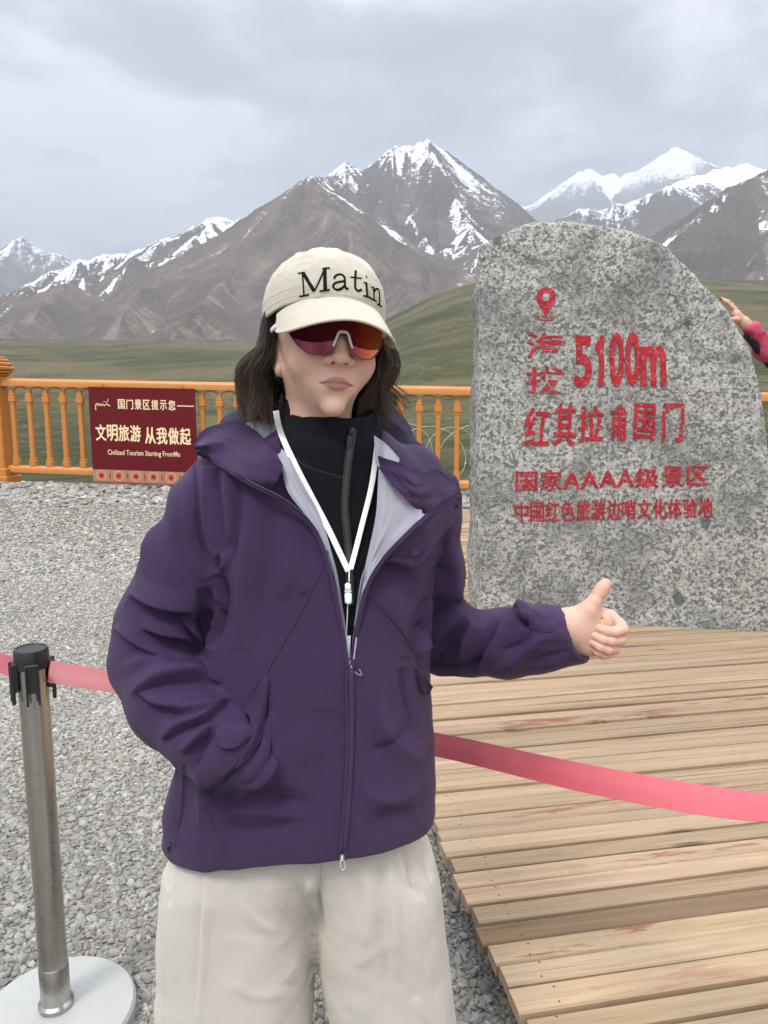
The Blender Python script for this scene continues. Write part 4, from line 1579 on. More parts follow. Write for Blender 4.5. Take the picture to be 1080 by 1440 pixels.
def cloth(name, col, rough, weave, dist, var=0.10, sheen=0.0, tint=None):
    m, gg, b = material(name)
    p = opos(gg)
    w1 = gg.n('ShaderNodeTexWave', {'Vector': p, 'Scale': weave, 'Distortion': 1.5}, wave_type='BANDS', bands_direction='Z').outputs[0]
    w2 = gg.n('ShaderNodeTexWave', {'Vector': p, 'Scale': weave * 0.9, 'Distortion': 1.5}, wave_type='BANDS', bands_direction='X').outputs[0]
    n_ = gg.noise(p, 22, 6, 0.65)
    c = gg.mix(n_, [q * (1 - var) for q in col], [min(1, q * (1 + var)) for q in col])
    c = gg.mix(gg.ramp(gg.noise(p, 480, 3, 0.6), [(0.4, 0.10), (0.6, 0.0)]), c, [q * 0.6 for q in col])
    setb(gg, b, col=c, rough=rough, spec=0.22, sheen=sheen)
    h = gg.math('ADD', gg.math('MULTIPLY', gg.math('ADD', w1, w2), 0.5), gg.math('MULTIPLY', gg.noise(p, 38, 5, 0.6), 2.6))
    setb(gg, b, normal=bump(gg, h, dist))
    if sheen:
        b.inputs['Sheen Roughness'].default_value = 0.5
        if tint: b.inputs['Sheen Tint'].default_value = (*tint, 1)
    return m


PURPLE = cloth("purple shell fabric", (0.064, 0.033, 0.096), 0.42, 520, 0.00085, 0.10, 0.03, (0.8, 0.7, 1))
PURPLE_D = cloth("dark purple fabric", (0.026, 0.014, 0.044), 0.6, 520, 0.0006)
LINING = cloth("grey lining fabric", (0.46, 0.46, 0.52), 0.42, 420, 0.0006, 0.07)
FLEECE = cloth("black fleece fabric", (0.0038, 0.0042, 0.0058), 0.95, 330, 0.0012, 0.2, 0.04, (0.6, 0.7, 1.0))
CREAM = cloth("cream cotton trousers", (0.87, 0.80, 0.705), 0.78, 560, 0.0010, 0.035, 0.05)
CAPCLOTH = cloth("cream cotton twill", (0.83, 0.765, 0.63), 0.82, 620, 0.0009, 0.05, 0.05)
SEAMM = simple("seam thread purple", (0.022, 0.012, 0.040), 0.6)
ZIPM = simple("zip tape dark", (0.030, 0.018, 0.050), 0.45, var=0.2, scale=300)
TEETH = simple("black zip teeth", (0.012, 0.012, 0.014), 0.3)
METAL = simple("dull zip metal", (0.42, 0.40, 0.38), 0.32, 1.0)
WHITEP = simple("white plastic", (0.80, 0.80, 0.80), 0.35, var=0.04)
WHITEW = simple("white woven ribbon", (0.80, 0.80, 0.80), 0.7, var=0.05, scale=200, bmp=0.0004)

woman = empty("person", (-0.06, 1.18, 0.0), "woman in purple rain jacket, cream cap and red sunglasses giving a thumbs up", "person")

# ------------------------------------------------------------ torso volumes (world metres)
T_ROWS = [  # py, left px, right px, half depth, centre Y   (seen at Y = centre)
    (585, 408, 520, 0.058, 1.175), (605, 388, 540, 0.068, 1.178), (628, 350, 572, 0.082, 1.18), (655, 306, 606, 0.098, 1.185), (690, 284, 626, 0.112, 1.19), (730, 282, 626, 0.122, 1.19),
    (790, 290, 616, 0.130, 1.19), (870, 296, 606, 0.135, 1.19), (960, 286, 604, 0.140, 1.19), (1050, 254, 612, 0.150, 1.19), (1130, 236, 612, 0.155, 1.19), (1240, 226, 606, 0.155, 1.19), (1300, 226, 606, 0.155, 1.19)]
_t = np.array(T_ROWS, float)
_pl, _pr = P(_t[:, 1], _t[:, 0], _t[:, 4]), P(_t[:, 2], _t[:, 0], _t[:, 4])
TZ = (_pl[:, 2])[::-1]
TXL, TXR, TB, TY = _pl[::-1, 0], _pr[::-1, 0], _t[::-1, 3], _t[::-1, 4]


def torso_sd(G3, grow=0.0, pw=2.35):
    X, Y, Z = G3
    z = Z.ravel()
    def ip(a): return np.interp(z, TZ, a).astype(np.float32).reshape(Z.shape)
    # smooth the tables a little
    xl, xr, b, y0 = ip(TXL), ip(TXR), ip(TB), ip(TY)
    cx_, a = (xl + xr) / 2, (xr - xl) / 2 + grow
    b = b + grow
    u, v = np.abs(X - cx_) / a, np.abs(Y - y0) / b
    r = (u ** pw + v ** pw) ** (1 / pw)
    d = (r - 1) * np.minimum(a, b) * np.float32(1.0)
    return smax(d, Z - np.float32(TZ[-1] + grow), 0.03)


def hem_z(X): return np.interp(np.asarray(X).ravel(), [-0.40, -0.34, -0.2, -0.06, 0.03, 0.09], [0.668, 0.676, 0.705, 0.716, 0.716, 0.712]).astype(np.float32).reshape(np.asarray(X).shape)


def arm_pts(rows):
    out_ = []
    for px, py, Y, r in rows:
        p = P(px, py, Y)
        out_.append((p[0], p[1], p[2], r))
    return out_


ARM_L = arm_pts([(330, 668, 1.20, .058), (303, 720, 1.20, .070), (268, 800, 1.20, .074), (232, 880, 1.20, .077), (222, 930, 1.185, .076), (246, 985, 1.13, .070), (288, 1032, 1.075, .058), (322, 1058, 1.05, .047), (352, 1082, 1.055, .040)])
ARM_R = arm_pts([(578, 672, 1.20, .056), (592, 720, 1.21, .062), (602, 800, 1.235, .058), (606, 870, 1.275, .056), (622, 902, 1.29, .054), (660, 904, 1.265, .053), (712, 905, 1.215, .054), (760, 897, 1.185, .049), (812, 893, 1.16, .045)])
WR = np.array(ARM_R[-1][:3])
WDIR = np.array(ARM_R[-1][:3]) - np.array(ARM_R[-2][:3]); WDIR /= np.linalg.norm(WDIR)

# opening of the jacket front in the photo's pixels
OPEN = np.array([(392, 560), (396, 640), (420, 690), (444, 735), (462, 785), (476, 850), (487, 915), (491, 936), (495, 936), (499, 905), (504, 860), (511, 820), (521, 780), (529, 728), (535, 665), (536, 560)], float)


def open_sd(G3):
    """signed metres to the wedge behind the front opening"""
    X, Y, Z = np.broadcast_arrays(*G3)
    dep = (Y * math.cos(PITCH) - (Z - CAM_H) * math.sin(PITCH))
    u = 540 + FPX * X / dep
    v = 720 - FPX * (Y * math.sin(PITCH) + (Z - CAM_H) * math.cos(PITCH)) / dep
    res = np.full(X.shape, 1.0, np.float32)
    m = (u > 370) & (u < 560) & (v > 540) & (v < 950) & (Y < 1.2)
    res[m] = poly_sd(u[m], v[m], OPEN) * dep[m] / FPX
    return res


def strokes_apply(V, N, strokes, strength=1.0):
    """push and pull the cloth along traced folds: (points px, width px, height m, kind)"""
    u, v, dep = to_px(V)
    view = (CAMP - V); view /= np.linalg.norm(view, axis=1)[:, None]
    face = sstep(0.02, 0.35, (N * view).sum(1))
    disp = np.zeros(len(V))
    for pts, wd, hgt, kind in strokes:
        C = crom(pts, max(12, len(pts) * 8))
        m = (u > C[:, 0].min() - wd * 3) & (u < C[:, 0].max() + wd * 3) & (v > C[:, 1].min() - wd * 3) & (v < C[:, 1].max() + wd * 3)
        if not m.any():
            continue
        uu, vv = u[m], v[m]
        best = np.full(len(uu), 1e9); sg = np.zeros(len(uu)); tpar = np.zeros(len(uu))
        n = len(C) - 1
        for i in range(n):
            a, b = C[i], C[i + 1]
            e = b - a; L2 = e @ e + 1e-9
            t = np.clip(((uu - a[0]) * e[0] + (vv - a[1]) * e[1]) / L2, 0, 1)
            dx, dy = uu - a[0] - t * e[0], vv - a[1] - t * e[1]
            d = np.hypot(dx, dy)
            w = d < best
            best[w] = d[w]; sg[w] = np.sign(e[0] * dy - e[1] * dx)[w]; tpar[w] = ((i + t) / n)[w]
        taper = np.sin(np.pi * np.clip(tpar, 0.0, 1.0)) ** 0.6
        if kind == 'ridge':
            pr = 0.5 * np.exp(-(best / wd) ** 2) + 0.5 * np.clip(1 - best / (1.7 * wd), 0, 1)
        elif kind == 'valley':
            pr = -np.exp(-np.abs(best / wd) ** 1.0)
        elif kind == 'seam':
            pr = -np.exp(-np.abs(best / wd)); taper = np.clip(taper * 3, 0, 1)
        else:           # 'fold': a roll on the left-hand side of the stroke (upper when drawn left to right) that tucks under on the other
            s = best * sg / wd
            pr = np.interp(s, [-2.6, -0.25, 0.0, 0.40, 2.4], [0.0, 1.0, 0.85, -0.75, 0.0])
        disp[m] += pr * hgt * taper
    return V + N * (disp * face * strength)[:, None]


def Z2(l): return [(140 + x / 3.375, 560 + y / 3.375) for x, y in l]
def Z3(l): return [(440 + x / 2.348, 600 + y / 2.348) for x, y in l]
def Z4(l): return [(160 + x / 2.077, 900 + y / 2.077) for x, y in l]


J_STROKES = [
    # sleeve on the left of the picture
    (Z2([(140, 930), (230, 965), (330, 990), (420, 1010), (455, 1060)]), 11, 0.011, 'fold'),
    (Z2([(200, 1090), (300, 1120), (400, 1140), (485, 1195)]), 9, 0.009, 'fold'),
    (Z2([(395, 1050), (440, 1110), (495, 1195)]), 7, 0.008, 'fold'),
    (Z2([(70, 1090), (170, 1165), (300, 1230)]), 9, 0.005, 'fold'),
    (Z2([(120, 1290), (220, 1240), (340, 1255)]), 10, 0.005, 'ridge'),
    (Z2([(150, 1400), (260, 1350), (380, 1325), (520, 1330), (580, 1350)]), 9, 0.008, 'fold'),
    (Z4([(60, 150), (130, 190), (230, 205), (300, 190)]), 9, 0.007, 'fold'),
    (Z4([(140, 290), (200, 250), (260, 225), (340, 165)]), 8, 0.008, 'fold'),
    (Z4([(200, 330), (245, 290), (290, 240)]), 7, 0.007, 'fold'),
    (Z4([(235, 385), (250, 330), (300, 260)]), 6, 0.007, 'valley'),
    (Z4([(90, 110), (180, 90), (280, 100)]), 12, 0.006, 'ridge'),
    (Z2([(280, 520), (240, 640), (160, 800)]), 18, 0.006, 'ridge'),
    (Z2([(300, 540), (360, 640), (420, 800), (470, 900)]), 12, 0.005, 'valley'),
    (Z2([(440, 300), (455, 460), (470, 620), (520, 780), (545, 850)]), 7, 0.009, 'valley'),
    (Z2([(490, 320), (500, 480), (520, 640), (560, 800)]), 9, 0.008, 'ridge'),
    (Z2([(545, 330), (550, 500), (590, 720)]), 6, 0.007, 'valley'),
    (Z2([(600, 340), (610, 520), (610, 700)]), 8, 0.006, 'ridge'),
    (Z2([(645, 380), (645, 560), (630, 740), (600, 840)]), 8, 0.010, 'valley'),
    (Z2([(530, 840), (560, 900), (540, 1040), (500, 1180)]), 11, 0.020, 'valley'),
    (Z2([(575, 740), (590, 780), (560, 830)]), 6, 0.006, 'fold'),
    (Z2([(720, 420), (700, 620), (680, 800), (665, 1000), (680, 1200)]), 14, 0.007, 'ridge'),
    (Z2([(800, 520), (800, 760), (760, 1000), (760, 1200)]), 14, 0.005, 'valley'),
    (Z2([(890, 560), (900, 760), (870, 960)]), 12, 0.005, 'ridge'),
    (Z2([(960, 930), (985, 950)]), 6, 0.003, 'valley'),
    # belly and hem, left half
    (Z4([(430, 120), (440, 200), (410, 330), (300, 440)]), 6, 0.007, 'valley'),
    (Z4([(460, 210), (470, 330), (420, 420), (330, 460)]), 10, 0.007, 'ridge'),
    (Z4([(290, 450), (400, 445), (500, 470), (590, 480)]), 10, 0.006, 'valley'),
    (Z4([(300, 545), (420, 560), (560, 530)]), 12, 0.005, 'valley'),
    (Z4([(300, 500), (420, 500), (560, 515)]), 10, 0.004, 'ridge'),
    (Z4([(560, 250), (520, 350), (500, 440)]), 16, 0.005, 'ridge'),
    (Z4([(620, 200), (600, 400), (590, 560)]), 18, 0.004, 'valley'),
    (Z4([(205, 360), (200, 480), (170, 600)]), 8, 0.004, 'valley'),
    (Z4([(240, 370), (262, 460), (250, 560)]), 10, 0.006, 'ridge'),
    # right half
    (Z4([(760, 180), (800, 270), (860, 330), (910, 350)]), 14, 0.006, 'ridge'),
    (Z4([(730, 330), (800, 310), (880, 250)]), 12, 0.005, 'valley'),
    (Z4([(720, 440), (800, 470), (900, 440)]), 12, 0.004, 'ridge'),
    (Z4([(840, 80), (860, 180), (900, 300)]), 9, 0.006, 'valley'),
    (Z4([(730, 560), (800, 520), (880, 500)]), 12, 0.004, 'valley'),
    (Z3([(240, 520), (300, 640), (330, 760)]), 16, 0.005, 'ridge'),
    # sleeve on the right
    (Z3([(445, 330), (440, 430), (400, 560), (340, 680), (320, 760)]), 10, 0.009, 'valley'),
    (Z3([(470, 400), (470, 500), (430, 590)]), 12, 0.006, 'ridge'),
    (Z3([(395, 480), (440, 470), (450, 500), (420, 540)]), 6, 0.005, 'valley'),
    (Z3([(330, 690), (400, 650), (470, 600), (505, 575)]), 8, 0.012, 'valley'),
    (Z3([(350, 760), (400, 700), (470, 640), (520, 620)]), 8, 0.008, 'ridge'),
    (Z3([(370, 800), (420, 770), (460, 700), (520, 650)]), 8, 0.007, 'valley'),
    (Z3([(530, 640), (500, 720), (490, 800)]), 10, 0.006, 'ridge'),
    (Z3([(645, 600), (615, 680), (580, 740), (540, 820)]), 8, 0.010, 'fold'),
    (Z3([(680, 600), (700, 640), (740, 640)]), 6, 0.008, 'fold'),
    (Z3([(720, 670), (680, 720), (610, 740)]), 7, 0.007, 'valley'),
    (Z3([(830, 680), (760, 700), (700, 740), (640, 800)]), 8, 0.005, 'ridge'),
    (Z3([(370, 790), (450, 800), (540, 780), (600, 770)]), 8, 0.005, 'valley'),
    (Z3([(860, 740), (780, 760), (700, 790)]), 7, 0.004, 'valley'),
    (Z3([(740, 615), (742, 660)]), 4, 0.004, 'valley'),
    (Z3([(660, 590), (690, 605), (735, 618)]), 7, 0.008, 'ridge'),
]


def build_jacket():
    lo = np.array(P(130, 980, 1.18)); hi = np.array(P(860, 600, 1.2))
    lo = np.array((lo[0] - 0.03, 0.93, 0.63)); hi = np.array((hi[0] + 0.02, 1.40, P(0, 575, 1.18)[2] + 0.03))
    h = 0.0031
    G3 = grid3(lo, hi, h)
    f = torso_sd(G3)
    f = smin(f, chain(G3, ARM_L[:5], 0.03), 0.010)
    f = smin(f, chain(G3, ARM_L[4:], 0.03), 0.014)
    ar = chain(G3, ARM_R, 0.03)
    X, Y, Z = G3
    # cuff: cut square to the forearm and hollowed
    nrm = WDIR.copy(); nrm[2] += 0.28; nrm /= np.linalg.norm(nrm)
    cd = (X - WR[0] - 0.0) * nrm[0] + (Y - WR[1]) * nrm[1] + (Z - WR[2]) * nrm[2]
    ar = smax(ar, cd.astype(np.float32), 0.006)
    inner = np.maximum(chain(G3, [(*p[:3], p[3] - 0.006) for p in ARM_R[-3:]], 0.02), -cd - 0.055)
    ar = np.maximum(ar, -inner.astype(np.float32))
    f = smin(f, ar, 0.009)
    # front opening, down to the fleece
    f = smax(f, -np.maximum(open_sd(G3), -(torso_sd(G3, -0.034))), 0.006)
    # hem
    f = smax(f, (hem_z(X) - Z), 0.010)
    V, Q = surfnet(f, lo, h, 2)
    V, Q = keep_biggest(V, Q)
    N = vnormals(V, Q)
    # soft irregular cloth swell, then the traced folds
    u, v, _ = to_px(V)
    sleeve = np.clip(sstep(345, 300, u) + sstep(598, 625, u), 0, 1)
    sw = fbm(V[:, 0] * 6, V[:, 1] * 6, V[:, 2] * 4, 2) * 0.003 + crumple(V, 3, (0.05, 0.13), 7, 0.0017) * (0.6 + 0.35 * sleeve) + crumple(V, 8, (0.022, 0.05), 6, 0.0005) * (0.4 + 0.6 * sleeve)
    calm = sstep(0.0, 0.03, np.abs(poly_sd(u, v, OPEN)) / 1000 - 0.004)
    V = V + N * (sw * calm)[:, None]
    N = vnormals(V, Q)
    V = strokes_apply(V, N, J_STROKES, 1.9)
    V = laplace(V, Q, 0.15)
    return V, Q


jV, jQ = build_jacket()
jacket = mesh("jacket", jV, jQ, PURPLE, woman)
J_BVH = bvh(jV, jQ)

# ------------------------------------------------------------ fleece under it, with its standing collar
def build_fleece():
    lo = np.array((-0.24, 1.0, 0.74)); hi = np.array((0.10, 1.36, 1.42))
    h = 0.0032
    G3 = grid3(lo, hi, h)
    X, Y, Z = G3
    f = torso_sd(G3, -0.018)
    f = smax(f, np.abs(X + 0.082) - 0.112, 0.03)
    # collar tube leaning with the neck
    a, b = P(465, 655, 1.18), P(463, 560, 1.165)
    col = capsule(G3, a, b, 0.082, 0.068)
    top = P(468, 582, 1.10)
    # rim: low at the front right, higher at the left
    nrm = np.array((0.30, -0.42, 1.0)); nrm /= np.linalg.norm(nrm)
    cut = (X - top[0]) * nrm[0] + (Y - top[1]) * nrm[1] + (Z - top[2]) * nrm[2]
    col = smax(col, cut.astype(np.float32), 0.008)
    inn = capsule(G3, a, b + (b - a) * 0.3, 0.076, 0.060)
    col = smax(col, -np.maximum(inn, (Z - 3).astype(np.float32)), 0.004)
    f = smin(f, capsule(G3, P(465, 700, 1.18), a, 0.07, 0.084), 0.05)
    f = smin(f, col, 0.018)
    f = np.maximum(f, -np.maximum(inn, -(cut + 0.045)).astype(np.float32))
    V, Q = surfnet(f, lo, h, 6)
    V, Q = keep_biggest(V, Q)
    N = vnormals(V, Q)
    V = V + N * (fbm(V[:, 0] * 9, V[:, 1] * 9, V[:, 2] * 9, 2) * 0.002)[:, None]
    V = strokes_apply(V, vnormals(V, Q), [([(392, 612), (420, 640), (470, 668), (520, 650)], 9, 0.005, 'valley'), ([(398, 590), (430, 622), (480, 640)], 10, 0.004, 'ridge'),
                                          ([(420, 690), (450, 720), (470, 770)], 9, 0.004, 'valley'), ([(505, 690), (500, 740), (492, 800)], 9, 0.004, 'valley')])
    return V, Q


fV, fQ = build_fleece()
fleece = mesh("fleece", fV, fQ, FLEECE, woman)
F_BVH = bvh(fV, fQ)
ALLV = np.concatenate([jV, fV]); ALLQ = np.concatenate([jQ, fQ + len(jV)])
JF_BVH = bvh(ALLV, ALLQ)


def hit(px, py, lift=0.0, tree=None, Yd=1.10):
    d = ray(px, py)
    loc = (tree or JF_BVH).ray_cast(Vector(CAMP), Vector(d))[0]
    p = np.array(loc) if loc is not None else P(px, py, Yd)
    return p - d * lift


def line_on(pts, lift, n=40, tree=None, sm=3, Yd=1.10):
    C = crom(pts, n)
    L = np.array([hit(x, y, lift, tree, Yd) for x, y in C])
    for _ in range(sm):
        L[1:-1] = 0.25 * L[:-2] + 0.5 * L[1:-1] + 0.25 * L[2:]
    return L


def seam(pts, r=0.0011, lift=0.0002, n=50, mat=SEAMM, name="seam", parent=None, tree=None, sm=2):
    L = line_on(pts, lift, n, tree, sm)
    return MB().tube(L, r, 5).build(name, mat, parent or jacket, True)


def ribbon(L, w, th, name, mat, parent, facing=None):
    """flat strap along the world line L, its face towards the camera"""
    L = np.asarray(L)
    D = np.gradient(L, axis=0); D /= np.linalg.norm(D, axis=1)[:, None]
    V, n = [], len(L)
    ww = np.broadcast_to(np.asarray(w, float), (n,))
    for i in range(n):
        vw = (CAMP - L[i]) if facing is None else np.asarray(facing, float)
        vw = vw / np.linalg.norm(vw)
        s_ = np.cross(D[i], vw); s_ /= np.linalg.norm(s_)
        nn = np.cross(s_, D[i])
        for a, b in ((-.5, -.5), (-.5, .3), (-.42, .5), (.42, .5), (.5, .3), (.5, -.5)):
            V.append(L[i] + s_ * a * ww[i] + nn * b * th)
    F = []
    for i in range(n - 1):
        for k in range(6):
            k2 = (k + 1) % 6
            F.append((i * 6 + k, (i + 1) * 6 + k, (i + 1) * 6 + k2, i * 6 + k2))
    F += [tuple(range(6)), tuple((n - 1) * 6 + k for k in range(6))[::-1]]
    return smooth_angle(mesh(name, V, F, mat, parent), 50)


def patch(name, rows, mat, parent, thick=0.0022, nu=38, nv=28, Yd=1.12, sm=30, wav=0.0, absY=False, mode=None, rough=0.0):
    """cloth panel: rows of (px, py, lift in metres off what lies behind), bent sheet with thickness"""
    R_ = np.array([crom(r, nu) for r in rows])               # rows x nu x 3
    Gd = np.stack([crom(R_[:, j], nv) for j in range(nu)], 1)  # nv x nu x 3
    T_ = np.zeros((nv, nu))
    for i in range(nv):
        for j in range(nu):
            x, y, l = Gd[i, j]
            if absY:
                T_[i, j] = np.linalg.norm(P(x, y, l) - CAMP)
            else:
                d = ray(x, y)
                loc = JF_BVH.ray_cast(Vector(CAMP), Vector(d))[0]
                t = np.linalg.norm(np.array(loc) - CAMP) if loc is not None else np.nan
                T_[i, j] = t
    if not absY:
        # fill misses from their neighbours, smooth the base, then lift
        for _ in range(200):
            if not np.isnan(T_).any():
                break
            pad = np.pad(T_, 1, constant_values=np.nan)
            nb = np.stack([pad[:-2, 1:-1], pad[2:, 1:-1], pad[1:-1, :-2], pad[1:-1, 2:]])
            cnt = (~np.isnan(nb)).sum(0)
            avg = np.nansum(nb, 0) / np.maximum(cnt, 1)
            fix = np.isnan(T_) & (cnt > 0)
            T_[fix] = avg[fix]
        T_ = np.where(np.isnan(T_), np.linalg.norm(P(500, 700, Yd) - CAMP), T_)
        for _ in range(sm):
            pad = np.pad(T_, 1, mode='edge')
            T_ = 0.5 * T_ + 0.125 * (pad[:-2, 1:-1] + pad[2:, 1:-1] + pad[1:-1, :-2] + pad[1:-1, 2:])
        T_ = T_ - Gd[..., 2]
    if wav:
        uu, vv = np.meshgrid(np.linspace(0, 3, nu), np.linspace(0, 3, nv))
        T_ = T_ + fbm(uu, vv, hash(name) % 17 + len(rows), 3) * wav
    V = np.array([[CAMP + ray(Gd[i, j, 0], Gd[i, j, 1]) * T_[i, j] for j in range(nu)] for i in range(nv)]).reshape(-1, 3)
    ii = np.arange(nv * nu).reshape(nv, nu)
    Q = np.stack([ii[:-1, :-1], ii[1:, :-1], ii[1:, 1:], ii[:-1, 1:]], -1).reshape(-1, 4)
    N = vnormals(V, Q)
    if (N * (CAMP - V)).sum() < 0:
        Q = Q[:, ::-1]; N = -N
    B = V - N * thick
    n = len(V)
    bd = np.concatenate([ii[0, :], ii[1:, -1], ii[-1, -2::-1], ii[-2:0:-1, 0]])
    FF = [list(map(int, q)) for q in Q] + [[int(k) + n for k in q[::-1]] for q in Q]
    for a, b in zip(bd, np.roll(bd, -1)):
        FF.append([int(a), int(b), int(b) + n, int(a) + n])
    o = mesh(name, np.concatenate([V, B]), FF, mat, parent)
    import bmesh
    bm = bmesh.new(); bm.from_mesh(o.data); bmesh.ops.recalc_face_normals(bm, faces=bm.faces); bm.to_mesh(o.data); bm.free()
    smooth_angle(o, 60)
    return o


# ------------------------------------------------------------ hood lying back round the neck, and the turned-out collar
def build_hood():
    lo = np.array((-0.36, 1.02, 1.18)); hi = np.array((0.19, 1.46, 1.46)); h = 0.0045
    G3 = grid3(lo, hi, h)
    def cp(px, py, Y, r): return (*P(px, py, Y), r)
    roll = [cp(296, 630, 1.16, .010), cp(318, 618, 1.22, .022), cp(352, 606, 1.28, .038), cp(420, 596, 1.335, .055), cp(470, 598, 1.345, .058), cp(530, 612, 1.330, .046), cp(580, 656, 1.275, .032), cp(616, 686, 1.21, .020), cp(632, 700, 1.16, .012)]
    f = chain(G3, roll, 0.03)
    f = smin(f, ellip(G3, P(465, 660, 1.37), (0.13, 0.05, 0.10)), 0.04)
    V, Q = surfnet(f, lo, h, 2)
    N = vnormals(V, Q)
    V = V + N * (fbm(V[:, 0] * 11, V[:, 1] * 11, V[:, 2] * 11, 3) * 0.005 + ridged(V[:, 0] * 14, V[:, 1] * 14, V[:, 2] * 10, 2) * 0.003)[:, None]
    return V, Q


hV, hQ = build_hood()
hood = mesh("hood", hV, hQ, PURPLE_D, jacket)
ALLV = np.concatenate([ALLV, hV]); ALLQ = np.concatenate([ALLQ, hQ + len(jV) + len(fV)])
JF_BVH = bvh(ALLV, ALLQ)

# lining strips, turned outwards along both edges
patch("lining", [[(344, 596, .010), (372, 622, .014), (394, 652, .016), (404, 690, .014), (432, 728, .008), (456, 772, .004), (470, 820, .002), (480, 870, .002), (487, 925, .001)],
                 [(368, 588, .014), (388, 620, .018), (404, 652, .018), (418, 686, .014), (441, 724, .008), (460, 772, .003), (473, 820, .002), (482, 870, .001), (488, 925, .001)],
                 [(391, 581, .012), (399, 618, .016), (411, 650, .016), (428, 684, .012), (449, 722, .006), (465, 772, .002), (475, 820, .001), (483, 870, .001), (488.5, 925, .001)]], LINING, jacket, Yd=1.12, wav=0.003)
patch("lining", [[(533, 640, .012), (531, 690, .016), (528, 728, .016), (517, 780, .012), (507, 825, .004), (499, 880, .001), (494, 930, .001)],
                 [(548, 656, .018), (554, 700, .022), (545, 745, .020), (527, 790, .012), (510, 826, .004), (501, 880, .002), (495, 930, .001)],
                 [(566, 684, .022), (594, 722, .026), (566, 758, .022), (538, 788, .012), (514, 826, .004), (503, 880, .002), (496, 930, .001)]], LINING, jacket, Yd=1.12, wav=0.004)
patch("lining", [[(526, 612, .024), (545, 626, .03), (562, 645, .03)], [(527, 630, .024), (540, 645, .03), (556, 668, .03)], [(528, 652, .022), (538, 664, .026), (550, 680, .028)]], LINING, jacket, Yd=1.14)

# left flap
patch("collar_flap", [[(273, 624, .012), (284, 606, .022), (310, 596, .028), (344, 595, .032), (373, 621, .034), (398, 654, .032)],
                      [(273, 628, .013), (295, 622, .026), (325, 624, .033), (350, 634, .036), (372, 650, .035), (392, 672, .028)],
                      [(274, 633, .012), (304, 648, .026), (335, 667, .030), (356, 681, .028), (366, 687, .024), (379, 691, .018)]], PURPLE, jacket, thick=0.004, wav=0.005, Yd=1.14)
# right flaps
patch("collar_flap", [[(531, 642, .036), (560, 650, .042), (589, 664, .042), (615, 661, .040), (646, 683, .020)],
                      [(534, 654, .034), (560, 674, .044), (590, 690, .046), (614, 690, .036), (632, 696, .024)],
                      [(537, 664, .030), (552, 682, .036), (572, 703, .036), (586, 716, .034), (598, 724, .032)]], PURPLE, jacket, thick=0.004, wav=0.005, Yd=1.14)
patch("collar_flap", [[(646, 684, .016), (622, 704, .026), (597, 725, .034), (566, 755, .028), (536, 784, .014)],
                      [(650, 700, .014), (632, 722, .026), (606, 748, .034), (578, 772, .028), (538, 789, .014)],
                      [(648, 717, .010), (636, 736, .022), (614, 762, .028), (586, 796, .024), (541, 791, .012)]], PURPLE, jacket, thick=0.004, wav=0.004, Yd=1.14)
# rolled zip edges of the two fronts
def edge_band(pts, lift, w, name="zip_edge", mat=PURPLE):
    L = line_on([p[:2] for p in pts], 0.0, 70, None, 6)
    lf = np.interp(np.linspace(0, 1, 70), np.linspace(0, 1, len(lift)), lift)
    d = CAMP - L; d /= np.linalg.norm(d, axis=1)[:, None]
    return ribbon(L + d * lf[:, None], w, 0.003, name, mat, jacket)


edge_band([(276, 636), (306, 651), (337, 671), (360, 685), (382, 694), (415, 716), (440, 742), (458, 782), (472, 840), (484, 905), (489, 938)], [.014, .026, .028, .022, .012, .006, .004, .003, .002, .002], 0.0062)
edge_band([(276, 634), (306, 648), (337, 668), (360, 682), (382, 691), (416, 713), (442, 740), (460, 781), (474, 840), (486, 905), (491, 938)], [.017, .029, .031, .025, .015, .009, .007, .006, .005, .004], 0.0022, "zip_tape", ZIPM)
edge_band([(644, 686), (622, 706), (598, 727), (566, 758), (538, 788), (518, 820), (507, 860), (499, 905), (496, 938)], [.020, .030, .038, .031, .016, .008, .004, .003, .002], 0.0075)
edge_band([(596, 723), (565, 754), (536, 784), (515, 818), (504, 858), (497, 905), (494, 938)], [.036, .030, .018, .010, .006, .004, .004], 0.0026, "zip_tape", LINING)
# snap on the right flap
def dome(px, py, lift, r, name, mat, parent, tree=None, Yd=1.1):
    c = hit(px, py, lift, tree, Yd)
    d = CAMP - c; d /= np.linalg.norm(d)
    q = Vector(d).to_track_quat('Z', 'Y').to_matrix()
    mb = MB().lathe((0, 0, 0), [(r, -0.002), (r, 0.0006), (r * .93, 0.0016), (r * .8, 0.002), (r * .2, 0.0014)], 24)
    mb.v = [v @ np.array(q).T + c for v in mb.v]
    return mb.build(name, mat, parent, True)


dome(583, 777, 0.0325, 0.0062, "snap_button", PURPLE, jacket)
dome(641, 712, 0.022, 0.0045, "snap_button", PURPLE, jacket)

